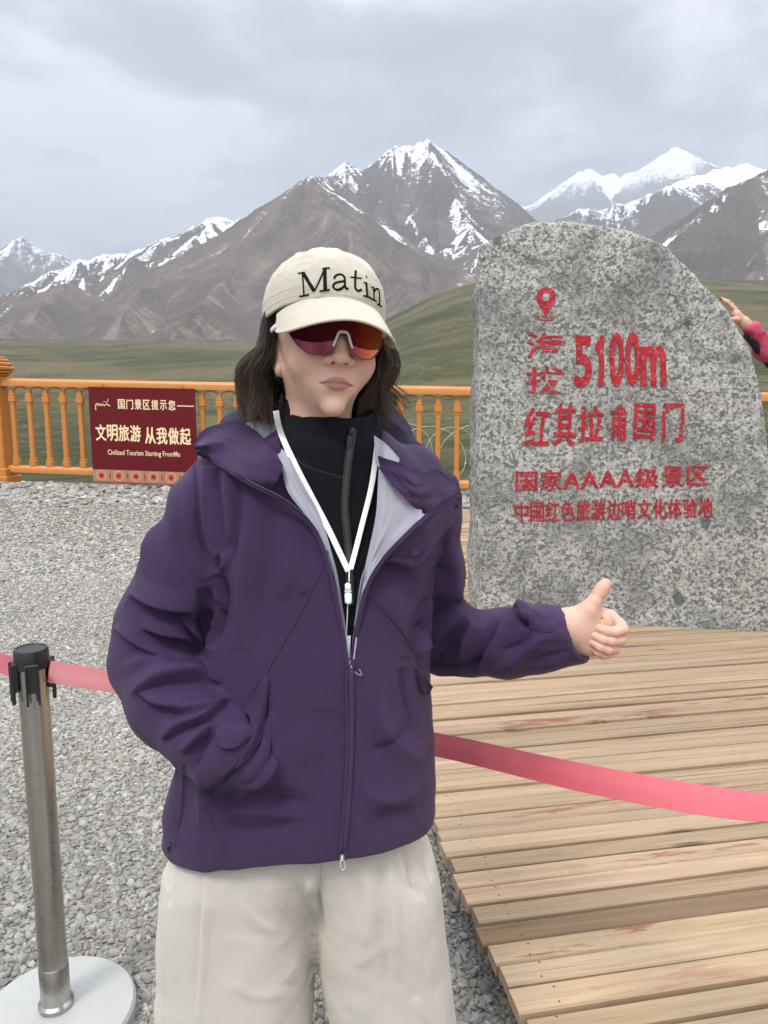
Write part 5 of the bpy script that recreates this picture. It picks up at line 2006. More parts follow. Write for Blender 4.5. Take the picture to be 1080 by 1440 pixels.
# ------------------------------------------------------------ seams, pockets, zips
seam([(462, 772), (452, 800), (428, 852), (398, 905), (376, 945), (370, 958)])
seam([(514, 832), (540, 858), (562, 884), (580, 912), (590, 938)])
seam([(288, 1130), (296, 1150), (310, 1185), (322, 1212)])
seam([(346, 1002), (350, 1030), (344, 1062), (322, 1092), (300, 1108)], 0.0022, 0.0, 50, PURPLE_D, 'pocket_opening')
seam([(258, 1075), (256, 1130), (246, 1190)])
seam([(240, 1186), (300, 1203), (400, 1210), (470, 1209)], 0.0005)
seam([(500, 1207), (550, 1194), (600, 1160)], 0.0005)
seam([(272, 655), (276, 738), (297, 812)], 0.0007)
patch("pocket_flap", [[(368, 952, .004), (378, 948, .008), (376, 990, .010), (368, 1040, .008)], [(358, 976, .006), (366, 985, .012), (362, 1030, .012), (350, 1066, .008)],
                      [(343, 1000, .004), (352, 1012, .008), (346, 1048, .008), (330, 1082, .005)]], PURPLE, jacket, thick=0.003, nu=24, nv=14)
patch("pocket_welt", [[(372, 1010, .006), (366, 1048, .008), (340, 1088, .008), (302, 1112, .005)], [(378, 1012, .006), (372, 1056, .010), (346, 1096, .010), (300, 1118, .005)],
                      [(382, 1014, .002), (378, 1062, .003), (350, 1106, .003), (298, 1124, .002)]], PURPLE, jacket, thick=0.003, nu=24, nv=10)
patch("cuff_tab", [[(305, 1022, .006), (325, 1012, .010), (352, 1018, .008), (358, 1028, .005)], [(304, 1032, .008), (325, 1030, .014), (345, 1032, .012), (356, 1032, .006)],
                   [(308, 1050, .006), (320, 1053, .010), (334, 1050, .009), (352, 1036, .005)]], PURPLE, jacket, thick=0.003, nu=20, nv=12)
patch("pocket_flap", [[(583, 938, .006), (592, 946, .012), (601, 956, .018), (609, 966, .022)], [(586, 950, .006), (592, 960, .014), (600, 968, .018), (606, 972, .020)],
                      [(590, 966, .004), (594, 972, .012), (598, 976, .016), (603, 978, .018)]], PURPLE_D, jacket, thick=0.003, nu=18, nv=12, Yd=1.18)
patch("cuff_tab", [[(722, 856, .004), (745, 864, .007), (772, 866, .007), (798, 862, .005)], [(742, 872, .005), (752, 878, .008), (772, 879, .008), (800, 874, .006)],
                   [(744, 882, .004), (756, 888, .006), (774, 889, .006), (802, 884, .004)]], PURPLE, jacket, thick=0.0025, nu=22, nv=10)
# main zip below the opening
L = line_on([(493, 938), (494, 980), (493, 1050), (489, 1130), (482, 1214)], 0.0015, 60)
ribbon(L, 0.0090, 0.003, "zip", ZIPM, jacket)
L2 = line_on([(487, 940), (488, 1050), (484, 1130), (477, 1212)], 0.002, 60)
ribbon(L2, 0.0045, 0.004, "zip_garage", PURPLE, jacket)


def zip_pull(px, py, name, mat, parent, ang, ln=0.016, lift=0.009, tree=None, tab=True):
    c = hit(px, py, lift, tree)
    d = CAMP - c; d /= np.linalg.norm(d)
    ux = np.array((1.0, 0, 0)); uy = np.cross(d, ux); uy /= np.linalg.norm(uy); ux = np.cross(uy, d)
    R = np.stack([ux, uy, d], 1)
    mb = MB()
    mb.box(c, (0.0075, 0.0115, 0.0055), R, 0.0018)
    mb.box(c + d * 0.0035, (0.004, 0.008, 0.003), R, 0.001)
    dir_ = ux * math.sin(ang) - uy * math.cos(ang)
    n_ = np.cross(d, dir_)
    o = smooth_angle(mb.build(name, mat, parent), 40)
    mb = MB()
    pts = [c + d * 0.005 + dir_ * (0.003 + ln / 2 - ln / 2 * math.cos(w)) + n_ * math.sin(w) * 0.0036 for w in np.linspace(0, 2 * math.pi, 21)]
    mb.tube(pts, 0.0011, 6, up=tuple(d))
    return o, c, mb, d, dir_


o, c, mb, d, dir_ = zip_pull(492, 932, "zip_slider", METAL, jacket, 0.75, 0.022)
mb.build("pull_tab", simple("purple cord", (0.20, 0.13, 0.30), 0.5), jacket, True)
o, c, mb, d, dir_ = zip_pull(481, 1206, "zip_slider", METAL, jacket, 0.1, 0.014)
mb.build("pull_tab", METAL, jacket, True)
# drawcord end at the hem
L = [hit(238, 1186, .004, None, 1.15), hit(237, 1194, .006, None, 1.15), P(236, 1201, 1.13)]
MB().tube(L, 0.003, 6).build("drawcord", TEETH, jacket, True)

# fleece zip with teeth
zl = [(497, 604), (491, 640), (487, 680), (485, 715), (488, 750), (491, 790), (493, 850)]
L = line_on(zl, 0.0012, 90, F_BVH, 5)
ribbon(L, 0.0115, 0.0025, "zip", simple("black zip tape", (0.010, 0.010, 0.012), 0.7), fleece)
mb = MB()
C = crom(L, 150)
dd = CAMP - C; dd /= np.linalg.norm(dd, axis=1)[:, None]
TT = np.gradient(C, axis=0); TT /= np.linalg.norm(TT, axis=1)[:, None]
for i in range(150):
    s_ = np.cross(TT[i], dd[i])
    R = np.stack([s_, TT[i], np.cross(s_, TT[i])], 1)
    mb.box(C[i] + dd[i] * 0.0018 + s_ * (0.0011 if i % 2 else -0.0011), (0.0040, 0.0013, 0.0022), R)
mb.build("zip_teeth", simple("grey zip teeth", (0.05, 0.052, 0.056), 0.35), fleece)
o, c, mb, d, dir_ = zip_pull(494, 606, "zip_slider", TEETH, fleece, -0.15, 0.020, 0.005, F_BVH)
cc = c + d * 0.006 + dir_ * 0.016
mb.box(cc, (0.008, 0.018, 0.0018), np.stack([np.cross(dir_, d), dir_, d], 1), 0.0008)
mb.build("pull_tab", TEETH, fleece)
seam([(398, 628), (430, 655), (484, 672)], 0.0008, 0.0003, 40, TEETH, "seam", fleece, F_BVH)

# ------------------------------------------------------------ trousers
def build_trousers():
    lo = np.array((-0.42, 0.95, 0.0)); hi = np.array((0.20, 1.42, 0.86)); h = 0.0052
    G3 = grid3(lo, hi, h)
    X, Y, Z = G3
    def leg(rows):
        t = np.array(rows, float)[::-1]
        a_, b_ = P(t[:, 1], t[:, 0], t[:, 4]), P(t[:, 2], t[:, 0], t[:, 4])
        z = Z.ravel()
        ip = lambda q: np.interp(z, a_[:, 2], q).astype(np.float32).reshape(Z.shape)
        xl, xr, bb, yc = ip(a_[:, 0]), ip(b_[:, 0]), ip(t[:, 3]), ip(t[:, 4])
        a = (xr - xl) / 2
        u, v = np.abs(X - (xl + xr) / 2) / a, np.abs(Y - yc) / bb
        r = (u ** 2.3 + v ** 2.3) ** (1 / 2.3)
        return (r - 1) * np.minimum(a, bb)
    l = leg([(1100, 280, 440, .10, 1.19), (1165, 258, 446, .125, 1.19), (1205, 236, 448, .135, 1.19), (1240, 231, 448, .135, 1.19), (1330, 229, 446, .13, 1.18), (1440, 226, 440, .125, 1.17), (1600, 222, 430, .12, 1.15), (1900, 210, 420, .115, 1.14)])
    r = leg([(1100, 420, 570, .10, 1.20), (1165, 424, 590, .125, 1.20), (1205, 428, 608, .135, 1.20), (1240, 432, 617, .135, 1.20), (1330, 444, 626, .13, 1.20), (1440, 468, 640, .125, 1.20), (1600, 490, 668, .12, 1.20), (1900, 520, 720, .115, 1.22)])
    kz = np.interp(Z, [0.3, 0.45, 0.56, 0.66], [0.006, 0.012, 0.03, 0.13]).astype(np.float32)
    hh = np.maximum(kz - np.abs(l - r), 0) / kz
    f = np.minimum(l, r) - hh * hh * kz * 0.25
    f = smax(f, Z - 0.80, 0.01)
    f = smax(f, 0.075 - Z, 0.01)
    V, Q = surfnet(f, lo, h, 2)
    V, Q = keep_biggest(V, Q)
    N = vnormals(V, Q)
    w = fbm(V[:, 0] * 10, V[:, 1] * 10, V[:, 2] * 2.0, 2) * 0.006 + fbm(V[:, 0] * 28 + V[:, 2] * 10, V[:, 1] * 28, V[:, 2] * 22, 3) * 0.0006
    V = V + N * w[:, None]
    V = V + vnormals(V, Q) * (crumple(V, 5, (0.06, 0.14), 5, 0.0009) + crumple(V, 6, (0.018, 0.04), 6, 0.00045))[:, None]
    st = [(Z4([(270, 640), (268, 760), (262, 900), (250, 1120)]), 5, 0.006, 'ridge'), (Z4([(255, 650), (252, 800), (244, 1000), (230, 1120)]), 6, 0.004, 'valley'),
          (Z4([(500, 670), (560, 780), (585, 900), (588, 1120)]), 10, 0.009, 'valley'), (Z4([(605, 660), (598, 760), (596, 880)]), 5, 0.010, 'valley'), (Z4([(575, 670), (580, 760)]), 7, 0.006, 'ridge'),
          (Z4([(770, 620), (780, 760), (800, 1000), (810, 1120)]), 9, 0.007, 'valley'), (Z4([(800, 620), (812, 760), (835, 1000)]), 8, 0.006, 'ridge'),
          (Z4([(850, 590), (870, 700), (900, 760)]), 6, 0.007, 'valley'), (Z4([(820, 600), (850, 680), (880, 720)]), 6, 0.004, 'ridge'), (Z4([(905, 560), (915, 640), (925, 700)]), 6, 0.006, 'valley'),
          (Z4([(730, 640), (740, 780), (730, 960)]), 12, 0.005, 'ridge'), (Z4([(180, 630), (160, 700), (165, 780)]), 6, 0.006, 'valley'),
          (Z4([(440, 650), (460, 760), (470, 900)]), 16, 0.005, 'ridge'), (Z4([(360, 650), (350, 800), (330, 1000)]), 18, 0.005, 'valley'),
          (Z4([(380, 780), (430, 830), (480, 850)]), 5, 0.003, 'ridge'), (Z4([(370, 820), (410, 860), (470, 880)]), 5, 0.003, 'valley'), (Z4([(300, 900), (350, 880), (420, 890)]), 6, 0.002, 'ridge'),
          (Z4([(480, 1000), (520, 1010), (570, 1000)]), 5, 0.003, 'valley'), (Z4([(330, 1000), (420, 1040), (520, 1030)]), 7, 0.003, 'ridge'), (Z4([(870, 950), (890, 1000), (885, 1060)]), 5, 0.004, 'valley'),
          (Z4([(700, 960), (780, 900), (850, 880)]), 8, 0.003, 'ridge'), (Z4([(640, 980), (660, 1050), (690, 1110)]), 6, 0.003, 'valley'), (Z4([(880, 1040), (900, 1090), (930, 1110)]), 6, 0.003, 'ridge')]
    V = strokes_apply(V, vnormals(V, Q), st[:12], 1.5)
    V = strokes_apply(V, vnormals(V, Q), st[12:], 0.8)
    return V, Q


pV, pQ = build_trousers()
trousers = mesh("trousers", pV, pQ, CREAM, woman)
T_BVH = bvh(pV, pQ)
seam(Z4([(548, 665), (562, 700), (585, 735), (597, 745)]), 0.0007, 0.0003, 40, simple('cream seam', (0.50, 0.46, 0.40), 0.8), 'seam', trousers, T_BVH)
seam(Z4([(607, 660), (600, 740), (597, 800), (595, 860)]), 0.0007, 0.0003, 40, bpy.data.materials['cream seam'], 'seam', trousers, T_BVH)
seam(Z4([(163, 700), (152, 800), (148, 1000), (146, 1110)]), 0.0007, 0.0003, 40, bpy.data.materials['cream seam'], 'seam', trousers, T_BVH)
seam(Z4([(860, 590), (905, 680), (935, 740), (950, 780)]), 0.0007, 0.0003, 40, bpy.data.materials['cream seam'], 'seam', trousers, T_BVH)
for s_ in (-1, 1):
    xy = P(335 if s_ < 0 else 610, 1700, 1.13)[:2]
    pts = [(xy[0] * 1.0, 1.235, 0.045), (xy[0], 1.17, 0.05), (xy[0] + .004 * s_, 1.10, 0.046), (xy[0] + .008 * s_, 1.03, 0.036)]
    mb = MB().tube(crom(pts, 14), np.interp(np.linspace(0, 1, 14), [0, .1, .5, .9, 1], [.02, .040, .044, .040, .022]), 14, flat=0.95)
    smooth_angle(mb.build("shoe", simple("white shoe", (0.6, 0.6, 0.58), 0.5), woman), 50)
# ------------------------------------------------------------ head frame: x to the picture's right, -y out of the face, z up
H_O = P(457, 485, 1.14)
H_R = rot(0, math.radians(4.5), 0) @ rot(0, 0, math.radians(17)) @ rot(math.radians(-5), 0, 0)


def hw(p): return np.asarray(p, float) @ H_R.T + H_O


def build_head():
    h = 0.00135
    NSM = 4
    lo, hi = np.array((-0.105, -0.135, -0.150)), np.array((0.105, 0.135, 0.125))
    G3 = grid3(lo, hi, h)
    X, Y, Z = G3
    ax = np.abs(X)
    M3 = (ax, Y, Z)          # mirrored half
    f = ellip(G3, (0, 0.018, 0.030), (.0735, .094, .085))
    f = smin(f, ellip(G3, (0, -.030, -.020), (.0605, .062, .072)), 0.025)
    f = smin(f, ellip(G3, (0, -.040, -.064), (.0330, .044, .039)), 0.022)
    f = smin(f, ellip(M3, (.0285, -.008, -.048), (.0175, .040, .023)), 0.022)          # jaw corners
    f = smin(f, ellip(G3, (0, -.074, -.0985), (.0150, .0150, .0130)), 0.020)            # chin
    f = smin(f, ellip(M3, (.035, -.056, -.031), (.0265, .028, .026)), 0.020)          # cheeks
    f = smin(f, ellip(M3, (.022, -.076, .030), (.026, .016, .009)), 0.02)            # brow
    # eye hollows and lids
    f = smax(f, -ellip(M3, (.031, -.096, .006), (.017, .012, .010)), 0.014)
    f = smin(f, ellip(M3, (.031, -.0775, .006), (.0125, .0105, .0105)), 0.004)
    f = smax(f, -capsule(M3, (.0205, -.0885, .0035), (.042, -.0835, .005), .0010, .0008), 0.002)
    # nose
    f = smin(f, chain(G3, [(0, -.082, .020, .0085), (0, -.096, -.010, .0088), (0, -.1050, -.030, .0098)], .008), 0.014)
    f = smin(f, ellip(G3, (0, -.1050, -.0330), (.0112, .0096, .0088)), 0.006)
    f = smin(f, ellip(M3, (.0148, -.0935, -.0350), (.0086, .0105, .0080)), 0.005)
    f = smax(f, -capsule(M3, (.0074, -.1060, -.0450), (.0084, -.092, -.034), .0046, .0032), 0.0018)
    f = smax(f, -ellip(G3, (0, -.1015, -.0500), (.0030, .0050, .0065)), 0.004)       # philtrum
    # muzzle and lips
    f = smin(f, ellip(G3, (0, -.071, -.066), (.030, .019, .020)), 0.018)
    f = smin(f, chain(M3, [(.0215, -.0828, -.0662, .0030), (.011, -.0880, -.0630, .0040), (.0035, -.0896, -.0615, .0044), (0, -.0890, -.0623, .0042)], .004), 0.004)
    f = smin(f, chain(M3, [(.0195, -.0830, -.0686, .0030), (.009, -.0872, -.0703, .0045), (0, -.0884, -.0708, .0048)], .005), 0.004)
    f = smax(f, -chain(M3, [(.0245, -.0845, -.0670, .0012), (.012, -.0920, -.0662, .0013), (.0035, -.0938, -.0665, .0013), (.0, -.0938, -.0669, .0013)], .001), 0.0012)
    f = smax(f, -ellip(G3, (0, -.0925, -.0835), (.014, .006, .0045)), 0.010)         # under the lip
    # ears
    e = ellip(M3, (.0690, .022, -.022), (.0058, .0140, .0240), rot(0, 0.12, -0.35))
    e = smax(e, -ellip(M3, (.0755, .018, -.018), (.0040, .0080, .0130), rot(0, 0.12, -0.35)), 0.004)
    e = smin(e, ellip(M3, (.0675, .014, -.042), (.0048, .0065, .0080)), 0.006)
    f = smin(f, e, 0.006)
    # neck
    f = smin(f, capsule(G3, (0, .022, -.06), (.004, .034, -.19), .050, .052), 0.030)
    V, Q = surfnet(f, lo, h, NSM)
    V, Q = keep_biggest(V, Q)
    V = V + vnormals(V, Q) * (fbm(V[:, 0] * 60, V[:, 1] * 60, V[:, 2] * 60, 3) * 0.00025)[:, None]
    x, y, z = V.T
    axv = np.abs(x)
    # paint masks: lips, blush, brows
    zu = np.interp(axv, [0, .0035, .010, .0205, .025], [-.0584, -.0573, -.0588, -.0652, -.0668])
    zd = np.interp(axv, [0, .008, .0185, .024], [-.0766, -.0756, -.0702, -.0668])
    edge = 0.0012
    lip = sstep(-edge, edge, zu - z) * sstep(-edge, edge, z - zd) * (y < -.074) * (axv < .024)
    bl = np.exp(-((axv - .040) / .018) ** 2 - ((z + .036) / .018) ** 2) * 0.40 * (y < 0) + np.exp(-(x / .014) ** 2 - ((z + .034) / .010) ** 2) * 0.40 * (y < -.09)
    bl = bl + np.exp(-((axv - .078) / .01) ** 2) * 0.15 * (np.abs(z + .02) < .04)
    zb = np.interp(axv, [.010, .03, .048], [.022, .027, .022])
    brow = np.exp(-((z - zb) / .0028) ** 4) * (axv > .010) * (axv < .050) * (y < -.05)
    return hw(V), Q, lip, np.clip(bl, 0, 1), brow


def hand_pt(zx, zy, c):
    """hand close-up pixels (6x enlargement) and millimetres towards the camera -> local metres"""
    s = 0.194e-3
    return np.array([(zx - 600) * s, -(zy - 600) * s, c * 1e-3])


HAND_O = P(840, 880, 1.165)
_fw = np.array((0, math.cos(PITCH), -math.sin(PITCH))); _up = np.array((0, math.sin(PITCH), math.cos(PITCH)))
HAND_R = np.stack([np.array((1.0, 0, 0)), _up, -_fw], 1)


def build_hand():
    h = 0.00085
    lo, hi = np.array((-0.095, -0.062, -0.045)), np.array((0.056, 0.086, 0.042))
    G3 = grid3(lo, hi, h)
    def pt(zx, zy, c, r): return (*hand_pt(zx, zy, c), r * 1e-3)
    # wrist and palm
    f = ellip(G3, hand_pt(330, 625, -6), (.034, .0265, .019), rot(0, 0, -0.10))
    f = smin(f, capsule(G3, hand_pt(150, 640, -6), hand_pt(330, 630, -6), .0235, .0235), 0.02)
    f = smin(f, ellip(G3, hand_pt(500, 640, -9), (.036, .036, .0145), rot(0, 0, -0.25)), 0.018)
    f = smin(f, ellip(G3, hand_pt(610, 640, -13), (.020, .037, .0115), rot(0, 0, -0.18)), 0.012)
    # heel of the hand below, ball of the thumb above
    f = smin(f, ellip(G3, hand_pt(500, 735, -3), (.024, .019, .0125), rot(0, 0, -0.5)), 0.022)
    f = smin(f, ellip(G3, hand_pt(490, 560, 1), (.028, .0190, .0140), rot(0, 0, 0.75)), 0.022)
    f = smin(f, ellip(G3, hand_pt(690, 575, -5), (.020, .018, .011)), 0.010)
    f = smin(f, ellip(G3, hand_pt(330, 600, 0), (.030, .022, .013)), 0.02)
    th = chain(G3, [pt(430, 560, 2, 13), pt(520, 455, 6, 12.6), pt(562, 395, 6, 11.2), pt(612, 318, 5, 10.3), pt(640, 275, 5, 10.0), pt(662, 242, 5, 8.2)], 0.006)
    f = smin(f, th, 0.012)
    fing = [
        # index, middle, ring, little: knuckle, middle joint, end joint, tip
        [pt(655, 500, -9, 9.8), pt(720, 520, -4, 9.4), pt(785, 585, 4, 9.2), pt(800, 622, 9, 9.2), pt(720, 638, 16, 8.8), pt(650, 632, 17, 8.4), pt(606, 618, 14, 7.6)],
        [pt(665, 575, -15, 9.6), pt(780, 660, -4, 9.4), pt(782, 712, 5, 9.4), pt(690, 715, 15, 8.8), pt(620, 700, 17, 8.3), pt(556, 676, 13, 7.5)],
        [pt(645, 650, -17, 9.2), pt(745, 735, -8, 8.8), pt(742, 790, 2, 8.8), pt(670, 790, 12, 8.4), pt(600, 765, 15, 8.0), pt(543, 728, 11, 7.2)],
        [pt(610, 730, -17, 8.6), pt(690, 800, -10, 8.2), pt(690, 838, -2, 8.0), pt(640, 836, 6, 7.6), pt(590, 812, 9, 7.2), pt(556, 782, 7, 6.6)],
    ]
    for fg in fing:
        f = smin(f, chain(G3, fg, 0.003), 0.0013)
    # creases at the finger joints, at the thumb's root and round the wrist
    for a, b, r in ((pt(604, 505, 6, 0), pt(640, 575, 10, 0), .0019), (pt(690, 520, 8, 0), pt(688, 580, 16, 0), .0015), (pt(610, 455, 4, 0), pt(596, 500, 8, 0), .0017), (pt(628, 520, 6, 0), pt(640, 570, 10, 0), .0008),
                    (pt(596, 330, 14, 0), pt(632, 350, 14, 0), .0006), (pt(590, 345, 14.5, 0), pt(626, 364, 14.5, 0), .0005)):
        f = smax(f, -capsule(G3, a[:3], b[:3], r, r), 0.0015)
    # nails of the curled fingers, set slightly into the tips, and the thumb's nail edge
    V, Q = surfnet(f, lo, h, 2)
    V, Q = keep_biggest(V, Q)
    V = V + vnormals(V, Q) * (fbm(V[:, 0] * 120, V[:, 1] * 120, V[:, 2] * 120, 3) * 0.00018)[:, None]
    bl = np.zeros(len(V))
    for fg in fing:
        for k in (3, len(fg) - 1):
            bl = np.maximum(bl, np.exp(-(np.linalg.norm(V - np.array(fg[k][:3]), axis=1) / .013) ** 2) * 0.42)
    bl = np.maximum(bl, np.exp(-(np.linalg.norm(V - hand_pt(664, 240, 5), axis=1) / .016) ** 2) * 0.5)
    bl = np.maximum(bl, np.exp(-(np.linalg.norm(V - hand_pt(610, 480, 5), axis=1) / .02) ** 2) * 0.25)
    return V @ HAND_R.T + HAND_O, Q, bl, fing


def build_body():
    """one skin: head and neck, trunk and arms under the clothes, the raised hand"""
    parts = []
    hv, hq, lip, bl, brow = build_head()
    parts.append((hv, hq, lip, bl, brow))
    nv, nq, nb, fing = build_hand()
    parts.append((nv, nq, np.zeros(len(nv)), nb, np.zeros(len(nv))))
    # trunk, arms and legs, slim under the cloth
    lo, hi, h = np.array((-0.44, 0.98, 0.03)), np.array((0.34, 1.42, 1.40)), 0.012
    G3 = grid3(lo, hi, h)
    f = smax(torso_sd(G3, -0.070), 0.74 - G3[2], 0.03)
    for A in (ARM_L, ARM_R):
        f = smin(f, chain(G3, [(*p[:3], max(p[3] - 0.036, 0.020)) for p in A], 0.02), 0.02)
    hp_ = hw((0.004, .034, -.16))
    f = smin(f, capsule(G3, P(468, 700, 1.20), hp_, .06, .048), 0.03)
    f = smin(f, chain(G3, [(*P(335, 1150, 1.20), .058), (*P(330, 1440, 1.17), .052), (P(335, 1700, 1.16)[0], 1.19, 0.08, .036)], 0.02), 0.04)
    f = smin(f, chain(G3, [(*P(515, 1150, 1.21), .058), (*P(555, 1440, 1.19), .052), (P(610, 1700, 1.16)[0], 1.19, 0.08, .036)], 0.02), 0.04)
    bv, bq = surfnet(f, lo, h, 2)
    bv, bq = keep_biggest(bv, bq)
    parts.append((bv, bq) + tuple(np.zeros(len(bv)) for _ in range(3)))
    off, Vs, Qs, L_, B_, W_ = 0, [], [], [], [], []
    for v, q, a, b, c in parts:
        Vs.append(v); Qs.append(q + off); off += len(v); L_.append(a); B_.append(b); W_.append(c)
    return np.concatenate(Vs), np.concatenate(Qs), dict(lip=np.concatenate(L_), blush=np.concatenate(B_), brow=np.concatenate(W_)), hv, hq, fing


yV, yQ, yA, headV, headQ, FING = build_body()
body = mesh("body", yV, yQ, SKIN, woman, attrs=yA)
HEAD_BVH = bvh(headV, headQ)
# finger nails
NAIL = simple("finger nail", (0.60, 0.36, 0.31), 0.28, var=0.05)
BODY_BVH = bvh(yV, yQ)
for zx, zy, w, hgt, ang in ((545, 668, .0050, .0062, 0.45), (540, 722, .0046, .0058, 0.55)):
    c = hand_pt(zx, zy, 40) @ HAND_R.T + HAND_O
    d = HAND_R @ np.array((0, 0, -1.0))
    loc, nn, _, _ = BODY_BVH.ray_cast(Vector(c), Vector(d))
    if loc is None:
        continue
    nn = np.array(nn) * 0.5 + HAND_R[:, 2] * 0.5; nn /= np.linalg.norm(nn)
    ax_ = HAND_R @ np.array((math.cos(ang), -math.sin(ang), 0)); s_ = np.cross(nn, ax_); s_ /= np.linalg.norm(s_); ax_ = np.cross(s_, nn)
    V, F = [], []
    for i in range(7):
        for j in range(7):
            a, b = (i / 6 - .5) * 2, (j / 6 - .5) * 2
            k = math.sqrt(max(0, 1 - 0.35 * a * a * abs(a)))
            V.append(np.array(loc) + ax_ * a * hgt * 0.8 + s_ * b * w * k - nn * (b * b * 0.0016 + a * a * 0.0008 - 0.0006))
    F = [(i * 7 + j, (i + 1) * 7 + j, (i + 1) * 7 + j + 1, i * 7 + j + 1) for i in range(6) for j in range(6)]
    mesh("finger_nail", V, F, NAIL, woman)

# ------------------------------------------------------------ cap
CAP_C = np.array((0.0, 0.012, 0.0))


def cap_ring(phi):
    """bottom edge of the crown, phi 0 at the forehead, + towards the picture's right"""
    fr = 0.5 + 0.5 * np.cos(phi)
    rx, ry = 0.0905, 0.1075
    x = np.sin(phi) * rx
    y = -np.cos(phi) * ry
    z = 0.026 + 0.022 * fr ** 2.0 - 0.004 * (1 - fr)
    return x, y, z


def cap_pt(phi, t, off=0.0):
    x, y, z = cap_ring(phi)
    zt = 0.1395
    w = t * math.pi / 2
    rr = np.cos(w) ** 0.78
    hh = np.sin(w) ** 0.93
    bul = 1 + 0.045 * np.sin(np.clip(t * 1.6, 0, 1) * math.pi)
    X = x * rr * bul
    Y = y * rr * bul
    Zz = z + (zt - z) * hh
    # crown leans back a little and has soft dents
    n_ = fbm(np.sin(phi) * 2.2 + 5, np.cos(phi) * 2.2, t * 3, 3) * 0.0022 + ridged(np.sin(phi) * 3.5, np.cos(phi) * 3.5, t * 5 + 3, 2) * 0.0012
    sm = 0
    for k in range(6):
        dphi = (phi - (k * math.pi / 3 + math.pi / 6) + math.pi) % (2 * math.pi) - math.pi
        sm = sm + np.exp(-(dphi * 0.09 * rr / 0.0016) ** 2)
    n_ = n_ - 0.0010 * np.clip(sm, 0, 1) * (t < .95) + off
    L_ = np.sqrt(X ** 2 + Y ** 2 + 0.25 * (Zz - 0.03) ** 2) + 1e-6
    X, Y, Zz = X + n_ * X / L_, Y + n_ * Y / L_, Zz + n_ * 0.5 * (Zz - 0.03) / L_
    return np.stack([X + CAP_C[0], Y + CAP_C[1] + 0.006 * t, Zz + CAP_C[2]], -1)


def build_cap():
    nph, nt_ = 220, 70
    ph = np.linspace(-math.pi, math.pi, nph, endpoint=False)
    t = np.linspace(0, 0.995, nt_)
    PH, T_ = np.meshgrid(ph, t, indexing='xy')
    Vo = cap_pt(PH, T_).reshape(-1, 3)
    Vi = cap_pt(PH, T_, -0.0035).reshape(-1, 3)
    ii = np.arange(nt_ * nph).reshape(nt_, nph)
    r = np.roll(ii, -1, 1)
    Q = np.stack([ii[:-1], r[:-1], r[1:], ii[1:]], -1).reshape(-1, 4)
    n = len(Vo)
    Qi = Q[:, ::-1] + n
    rim = np.stack([ii[0] + n, r[0] + n, r[0], ii[0]], -1)
    top = [list(ii[-1])]
    F = [list(map(int, q)) for q in np.concatenate([Q, Qi, rim])] + top + [[int(k) + n for k in ii[-1][::-1]]]
    Vw = hw(np.concatenate([Vo, Vi]))
    o = mesh("cap", Vw, F, CAPCLOTH, woman)
    return o, Vw[:n], Q


cap, capV, capQ = build_cap()
CAP_BVH = bvh(capV, capQ)
# hem welt round the crown
def cap_line(z_t, n=160, off=0.0006, a0=-math.pi, a1=math.pi):
    ph = np.linspace(a0, a1, n)
    return hw(cap_pt(ph, np.full(n, z_t), off))


for tt in (0.045, 0.115):
    MB().tube(cap_line(tt, off=0.0002), 0.00028, 4, cap=False).build("stitching", simple("cream thread", (0.62, 0.56, 0.44), 0.8), cap, True)
mb = MB().lathe((0, 0, 0), [(.0075, -.002), (.0078, 0), (.0066, .0026), (.0035, .0040), (.0005, .0044)], 20)
mb.v = [hw(v + np.array((0, .018, .1395))) for v in mb.v]
mb.build("top_button", CAPCLOTH, cap, True)
for k in range(6):       # eyelets
    ph = k * math.pi / 3
    if k == 0:
        continue
    c = hw(cap_pt(np.array([ph]), np.array([.70]), 0.0004))[0]
    nn = c - hw((0, 0.01, 0.04)); nn /= np.linalg.norm(nn)
    q = np.array(Vector(nn).to_track_quat('Z', 'Y').to_matrix())
    pts = [c + q @ np.array((math.cos(w) * .0032, math.sin(w) * .0032, 0)) for w in np.linspace(0, 2 * math.pi, 19)]
    MB().tube(pts, 0.0010, 5, cap=False).build("eyelet", CAPCLOTH, cap, True)


